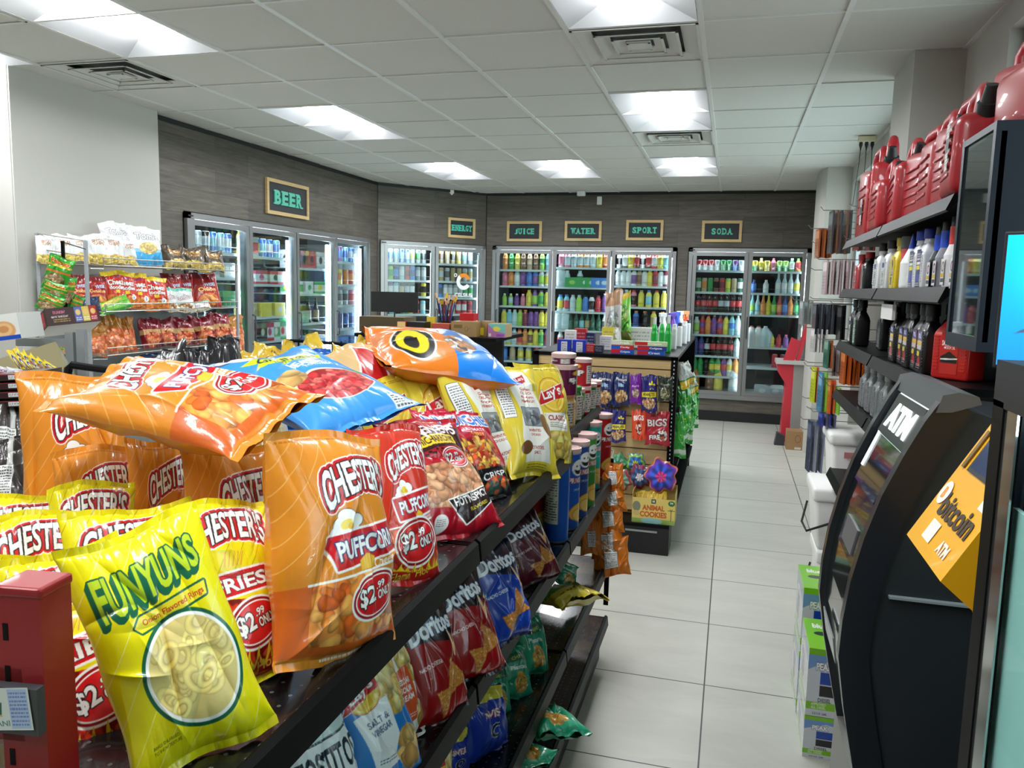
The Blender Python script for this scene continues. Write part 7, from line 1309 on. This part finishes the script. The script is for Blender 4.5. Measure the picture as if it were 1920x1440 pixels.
for ya, yb in ((y0, y0+.028), (y1-.028, y1)): MB().prism(ar(prof+inn[::-1]), ya, yb, ATB, 'y').obj('side_bezel', e)
MB().prism(ar(inn2+inn[::-1]), y0+.028, y1-.028, ATK, 'y').obj('front_panel', e)
t0 = prof[0]; MB().prism(ar([(t0[0]-.012, t0[1]-.03), (t0[0]-.004, t0[1]), (t0[0]+.02, t0[1]+.006), (t0[0]+.05, t0[1]+.0), (t0[0]+.055, t0[1]-.012), (t0[0]+.012, t0[1]-.028)]), y0-.002, y1+.002, ATG, 'y').obj('top_cap', e)
body = inn[:]+[(inn[-1][0], .0), (.86, 0), (.86, 1.345), (inn[0][0]+.05, 1.375)]
MB().prism(ar(body), y0+.01, y1-.01, ATS, 'y').obj('body', e)
lb = [(prof[-1][0]+.0, prof[-1][1]+.0), (prof[-1][0]-.01, 0), (prof[-1][0]+.07, 0), (prof[-1][0]+.07, prof[-1][1])]; MB().prism(ar(lb), y0-.002, y1+.002, M('atm light grey trim', (140, 140, 136), .35, .4), 'y').obj('lower_door', e)
MB().box(inn[-3][0]-.5+.01, .36, y0-.0015, y0+.01, 1.055, 1.059, M('seam grey', (120, 130, 134), .5)).obj('seam', e)
def on_front(i, f, w, h, name, mat, text=None, tc=None, dy=0., out=.003):
    a, b = inn2[i], inn2[i+1]; cx, cz = a[0]+(b[0]-a[0])*f, a[1]+(b[1]-a[1])*f; up = Vector((a[0]-b[0], 0, a[1]-b[1])).normalized(); xa = Vector((0, -1, 0)); n = xa.cross(up)
    # n points away from the machine when it leans to -x
    n = -up.cross(Vector((0, -1, 0))); n = n if n.x < 0 else -n; T = frame((cx-.5+n.x*out, dy, cz+n.z*out), xa, -n, up); m = MB(); m.box(-w/2, w/2, 0, .003, -h/2, h/2, mat, T)
    if text: text_solid(m, text, 0, 0, w*.78, h*.62, -.002, 0, tc, .04, T)
    return m.obj(name, e)
so = on_front(1, .35, .24, .085, 'atm_sign', M('sign dark', (16, 24, 24), .3), 'ATM', emit_mat('lit white letters', (240, 250, 250), 1.3), out=.006)
on_front(1, .35, .25, .09, 'sign_border', emit_mat('pale mark', (220, 226, 226), .5), out=.003)
on_front(0, .45, .2, .035, 'dispenser_window', M('blue grey glass', (110, 130, 140), .1, .3)); on_front(2, .6, .22, .12, 'screen', M('dark screen', (8, 22, 24), .08, coat=.6)); on_front(4, .5, .12, .05, 'keypad', M('keypad', (120, 124, 128), .4, .5)); on_front(7, .3, .16, .05, 'receipt_tray', M('silver tray', (170, 174, 178), .25, .8), out=.012)
for i in range(4): on_front(2, .1+.25*i, .016, .02, 'key_mark', emit_mat('pale mark', (220, 226, 226), .5), dy=.10, out=.006)
# ---- bitcoin kiosk
YEL2 = M('yellow kiosk panel', (240, 176, 20), .35, var=.02, coat=.3); e = empty('bitcoin_kiosk', (.5, 1.12, 0), 0, 'yellow sloped bitcoin ATM console on dark navy cabinet', 'kiosk')
ya, yb = 1.03-1.12, 1.225-1.12; a = Vector((.262, 1.236)); dr = Vector((.081, .145)).normalized(); b = a+dr*.32
MB().prism(ar([tuple(a), tuple(b), (b.x+.1, b.y), (.50, 1.12), (.36, 1.12), (.345, 1.165)]), ya, yb, YEL2, 'y').obj('yellow_housing', e, smooth=30)
T = frame((a.x-.5-.0015*dr.y, 0.0075, a.y), (0, -1, 0), (dr.y, 0, -dr.x), (dr.x, 0, dr.y)); DKT = M('dark print', (60, 42, 24), .5); WHT = M('white print', (244, 240, 226), .5)
m = MB(); m.box(-.055, .085, -.002, .0, .125, .225, BLKM, T); m.box(-.048, .078, -.0025, -.0015, .131, .219, M('blue screen off', (44, 62, 96), .15, coat=.5), T); m.lathe([(.02, 0), (.02, .0005), (0, .0005)], M('screen coin', (34, 44, 66), .4), 20, T @ TR((.012, -.003, .175)) @ Matrix.Rotation(R(90), 4, 'X')); m.obj('touch_screen', e)
m = MB(); text_solid(m, 'bitcoin', .012, .072, .134, .036, -.0002, 0, DKT, .03, T); text_solid(m, 'ATM', .045, .028, .04, .018, -.0002, 0, WHT, .04, T)
m.lathe([(.018, 0), (.018, .0003), (0, .0003)], WHT, 24, T @ TR((-.072, -.0005, .083)) @ Matrix.Rotation(R(90), 4, 'X')); text_solid(m, 'B', -.072, .083, .012, .018, -.0011, -.0009, M('orange coin', (240, 150, 40), .4), .05, T); m.box(-.045, -.008, -.0003, 0, .018, .048, WHT, T); m.box(.052, .088, -.0003, 0, .095, .12, WHT, T); m.obj('printing', e)
m = MB(); m.box(-.082, -.072, -.002, 0, .125, .185, M('slot brown', (110, 80, 24), .5), T); m.obj('card_slot', e); m = MB(); m.box(-.04, -.01, -.0015, 0, .24, .275, DKT, T); m.obj('scanner_mark', e)
MB().box(-.14, .3, ya-.005, yb+.01, 0, 1.12, NAVY).obj('cabinet', e); MB().box(-.06, .02, ya-.02, ya-.004, .70, 1.0, M('navy recess', (14, 20, 28), .5)).obj('handle_recess', e); m = MB(); m.box(-.075, -.06, ya-.03, ya-.004, .68, 1.02, M('recess lip grey', (84, 86, 82), .5)); m.obj('recess_lip', e)
# ---- dark display cabinet above the ATM, pole, tv
e = empty('glass_display_cabinet', (.66, 1.91, 1.47), 0, 'dark navy wall cabinet with reflective glass door above the ATM', 'cabinet'); x0, x1, y0, y1, h = -.18, .18, -.12, .12, .455
m = MB(); m.box(x0+.02, x1, y0, y1, 0, .02, NAVY); m.box(x0+.02, x1, y0, y1, h-.02, h, NAVY); m.box(x0+.01, x1, y0, y0+.015, .02, h-.02, NAVY); m.box(x0+.01, x1, y1-.015, y1, .02, h-.02, NAVY); m.box(x1-.015, x1, y0, y1, .02, h-.02, NAVY); m.obj('body', e)
m = MB(); g = .018
for q in ((y0, y1, 0, .03), (y0, y1, h-.014, h), (y0, y0+g, .03, h-.014), (y1-g, y1, .03, h-.014)): m.box(x0, x0+.02, q[0], q[1], q[2], q[3], NAVY)
m.obj('door_frame', e); MB().box(x0+.004, x0+.008, y0+g, y1-g, .03, h-.014, M('reflective dark glass', (70, 84, 84), .03, .75, var=0)).obj('glass', e)
m = MB(); m.box(-.05, .05, -.04, .04, -.36, 0, NAVY); m.obj('support', e); m = MB(); m.prism([(-.02, 0), (.0, 0), (.06, -.05), (.06, -.085), (.03, -.08), (-.03, -.04)], y0-.03, y0-.005, M('salmon red', (206, 70, 74), .4), 'y'); m.obj('red_bracket', e)
P = PD(1990, 566, 1.15); e = empty('tv_screen', tuple(P), R(-38), 'bright blue lit video screen at the right edge', 'screen'); w, h = .085, .105
MB().box(-w, w, .0, .02, -h, h, BLKM, bev=.003).obj('housing', e)
cv = Cv(16, 20, 5, (0, 0, 0)); tt = np.clip(cv.Y/20, 0, 1)[..., None]; cv.a[:] = np.array((30, 120, 214))*(1-tt)+np.array((20, 170, 240))*tt; cv.a += (np.array((60, 220, 255))-cv.a)*np.exp(-(((cv.X-9)/5)**2+((cv.Y-14)/5)**2))[..., None]
cv.ring(8.4, 11.8, 3.0, 3.6, .9, (70, 96, 110)); cv.poly([(2, 5.0), (5, 6.6), (9, 6.9), (14, 6.2), (9, 6.0), (5, 5.5)], (60, 80, 96)); link('display', flat_print('display', cv, 2*w-.012, 2*h-.012, paint_mat('lit screen', .3, 0, 0, emit=1.0)), e, (0, -.0012, 0))
# ---- glass merchandiser at the right edge
e = empty('glass_merchandiser', (.62, .72, 0), 0, 'glass sided display case at the right picture edge', 'display case'); X0 = .262-.62; ZT_ = 1.478
m = MB(); m.box(X0, X0+.012, .148, .18, 0, ZT_, BLK); m.box(X0, X0+.03, -.36, .18, ZT_-.006, ZT_+.022, BLKM); m.box(X0, .3, -.36, .18, ZT_+.022, ZT_+.04, BLKM); m.obj('frame', e)
MB().box(X0+.002, X0+.006, .113, .148, 0, ZT_, M('chrome strip', (190, 196, 196), .12, .95, var=.2, scale=12)).obj('chrome_strip', e)
MB().box(X0+.004, X0+.008, -.36, .113, 0, ZT_, glass_mat('case glass', (226, 242, 240), .015, k=.05)).obj('glass_side', e)
MB().box(X0+.03, X0+.035, -.36, .178, 0, ZT_-.01, NAVY).obj('inner_panel', e); MB().box(X0+.012, .3, .16, .178, 0, ZT_-.006, NAVY).obj('rear_panel', e); MB().box(X0+.012, X0+.017, -.36, 0.131, .0, ZT_-.10, M('frosted pale panel', (232, 244, 243), .5, spec=.1)).obj('frosted_panel', e)
m = MB(); m.box(X0+.004, .28, .16, .18, 0, .1, BLKM); m.box(X0+.02, .28, -.36, .16, 0, .1, BLKM); m.obj('base', e); m = MB()
for z in (.5, .85, 1.15): m.box(X0+.017, X0+.03, .07, .11, z, z+.006, METAL)
m.obj('shelf', e); MB().box(X0+.009, X0+.012, -.3, .09, ZT_-.03, ZT_-.012, emit_mat('added case lamp', (235, 248, 248), 24.0)).obj('added_case_lamp', e); put_box(np.array((.285, .80, ZT_+.041)), np.array((.33, .80, ZT_+.041)), .022, .05, dict(front_c=(120, 92, 60)), 'flat brown package on top of the glass case', 'flat_package', 'package', base=(90, 70, 46))  # lamp strip added inside the case to brighten the frosted panel
# ---- far red and grey kiosk, carton, floor sign
KR = M('coral red panel', (206, 48, 66), .4, coat=.2); KG = M('kiosk grey', (150, 148, 144), .5); e = empty('red_kiosk', (.68, 8.9, 0), 0, 'red and grey self-service kiosk by the far column', 'kiosk')
MB().box(-.02, .09, -.14, .16, 0, .84, KG).obj('pedestal', e); MB().box(-.20, .19, -.17, .17, .835, .875, M('kiosk top white', (196, 194, 190), .4)).obj('counter', e)
MB().prism([(-.19, .83), (-.02, .83), (-.02, 0), (-.11, 0), (-.09, .62), (-.17, .74)], -.13, .13, KR, 'y').obj('front_panel', e)
MB().prism([(-.0, .875), (.035, .875), (.135, 1.36), (.11, 1.36)], -.13, .13, KR, 'y').obj('screen_back', e); MB().prism([(-.13, .875), (-.02, .875), (.03, 1.08), (-.06, 1.12)], -.13, -.10, KR, 'y').obj('side_panel', e)
cbp = Cv(12, 10, 4, (168, 132, 92)); cbp.ring(8, 6, 2, 2, .3, (130, 84, 56)); cbp.rect(6, .5, 10.5, 1.6, (226, 222, 214)); put_box(np.array((.605, 8.35, 0)), np.array((.765, 8.35, 0)), .19, .2, dict(front=cbp), 'brown cardboard carton on floor by the red kiosk', 'cardboard_box', 'box', base=(160, 126, 86))
m = MB(); m.prism([(0, 0), (.10, 0), (.10, .10), (.02, .13)], 0, .12, DGREY, 'y'); o = m.obj('floor_wedge'); o.location = (.50, 8.55, 0); tag(o, 'small dark grey wedge on floor beside the brown carton', 'wedge')
e = empty('mop_handles', (.60, 9.55, 0), 0, 'pale thin handles leaning beside the far kiosk', 'handles')
for i in range(3): MB().tube([(.12+.03*i, 0, .85), (.20+.03*i, .1, 1.32)], .006, M('pale handle', (170, 176, 170), .5), 6).obj('handle', e)
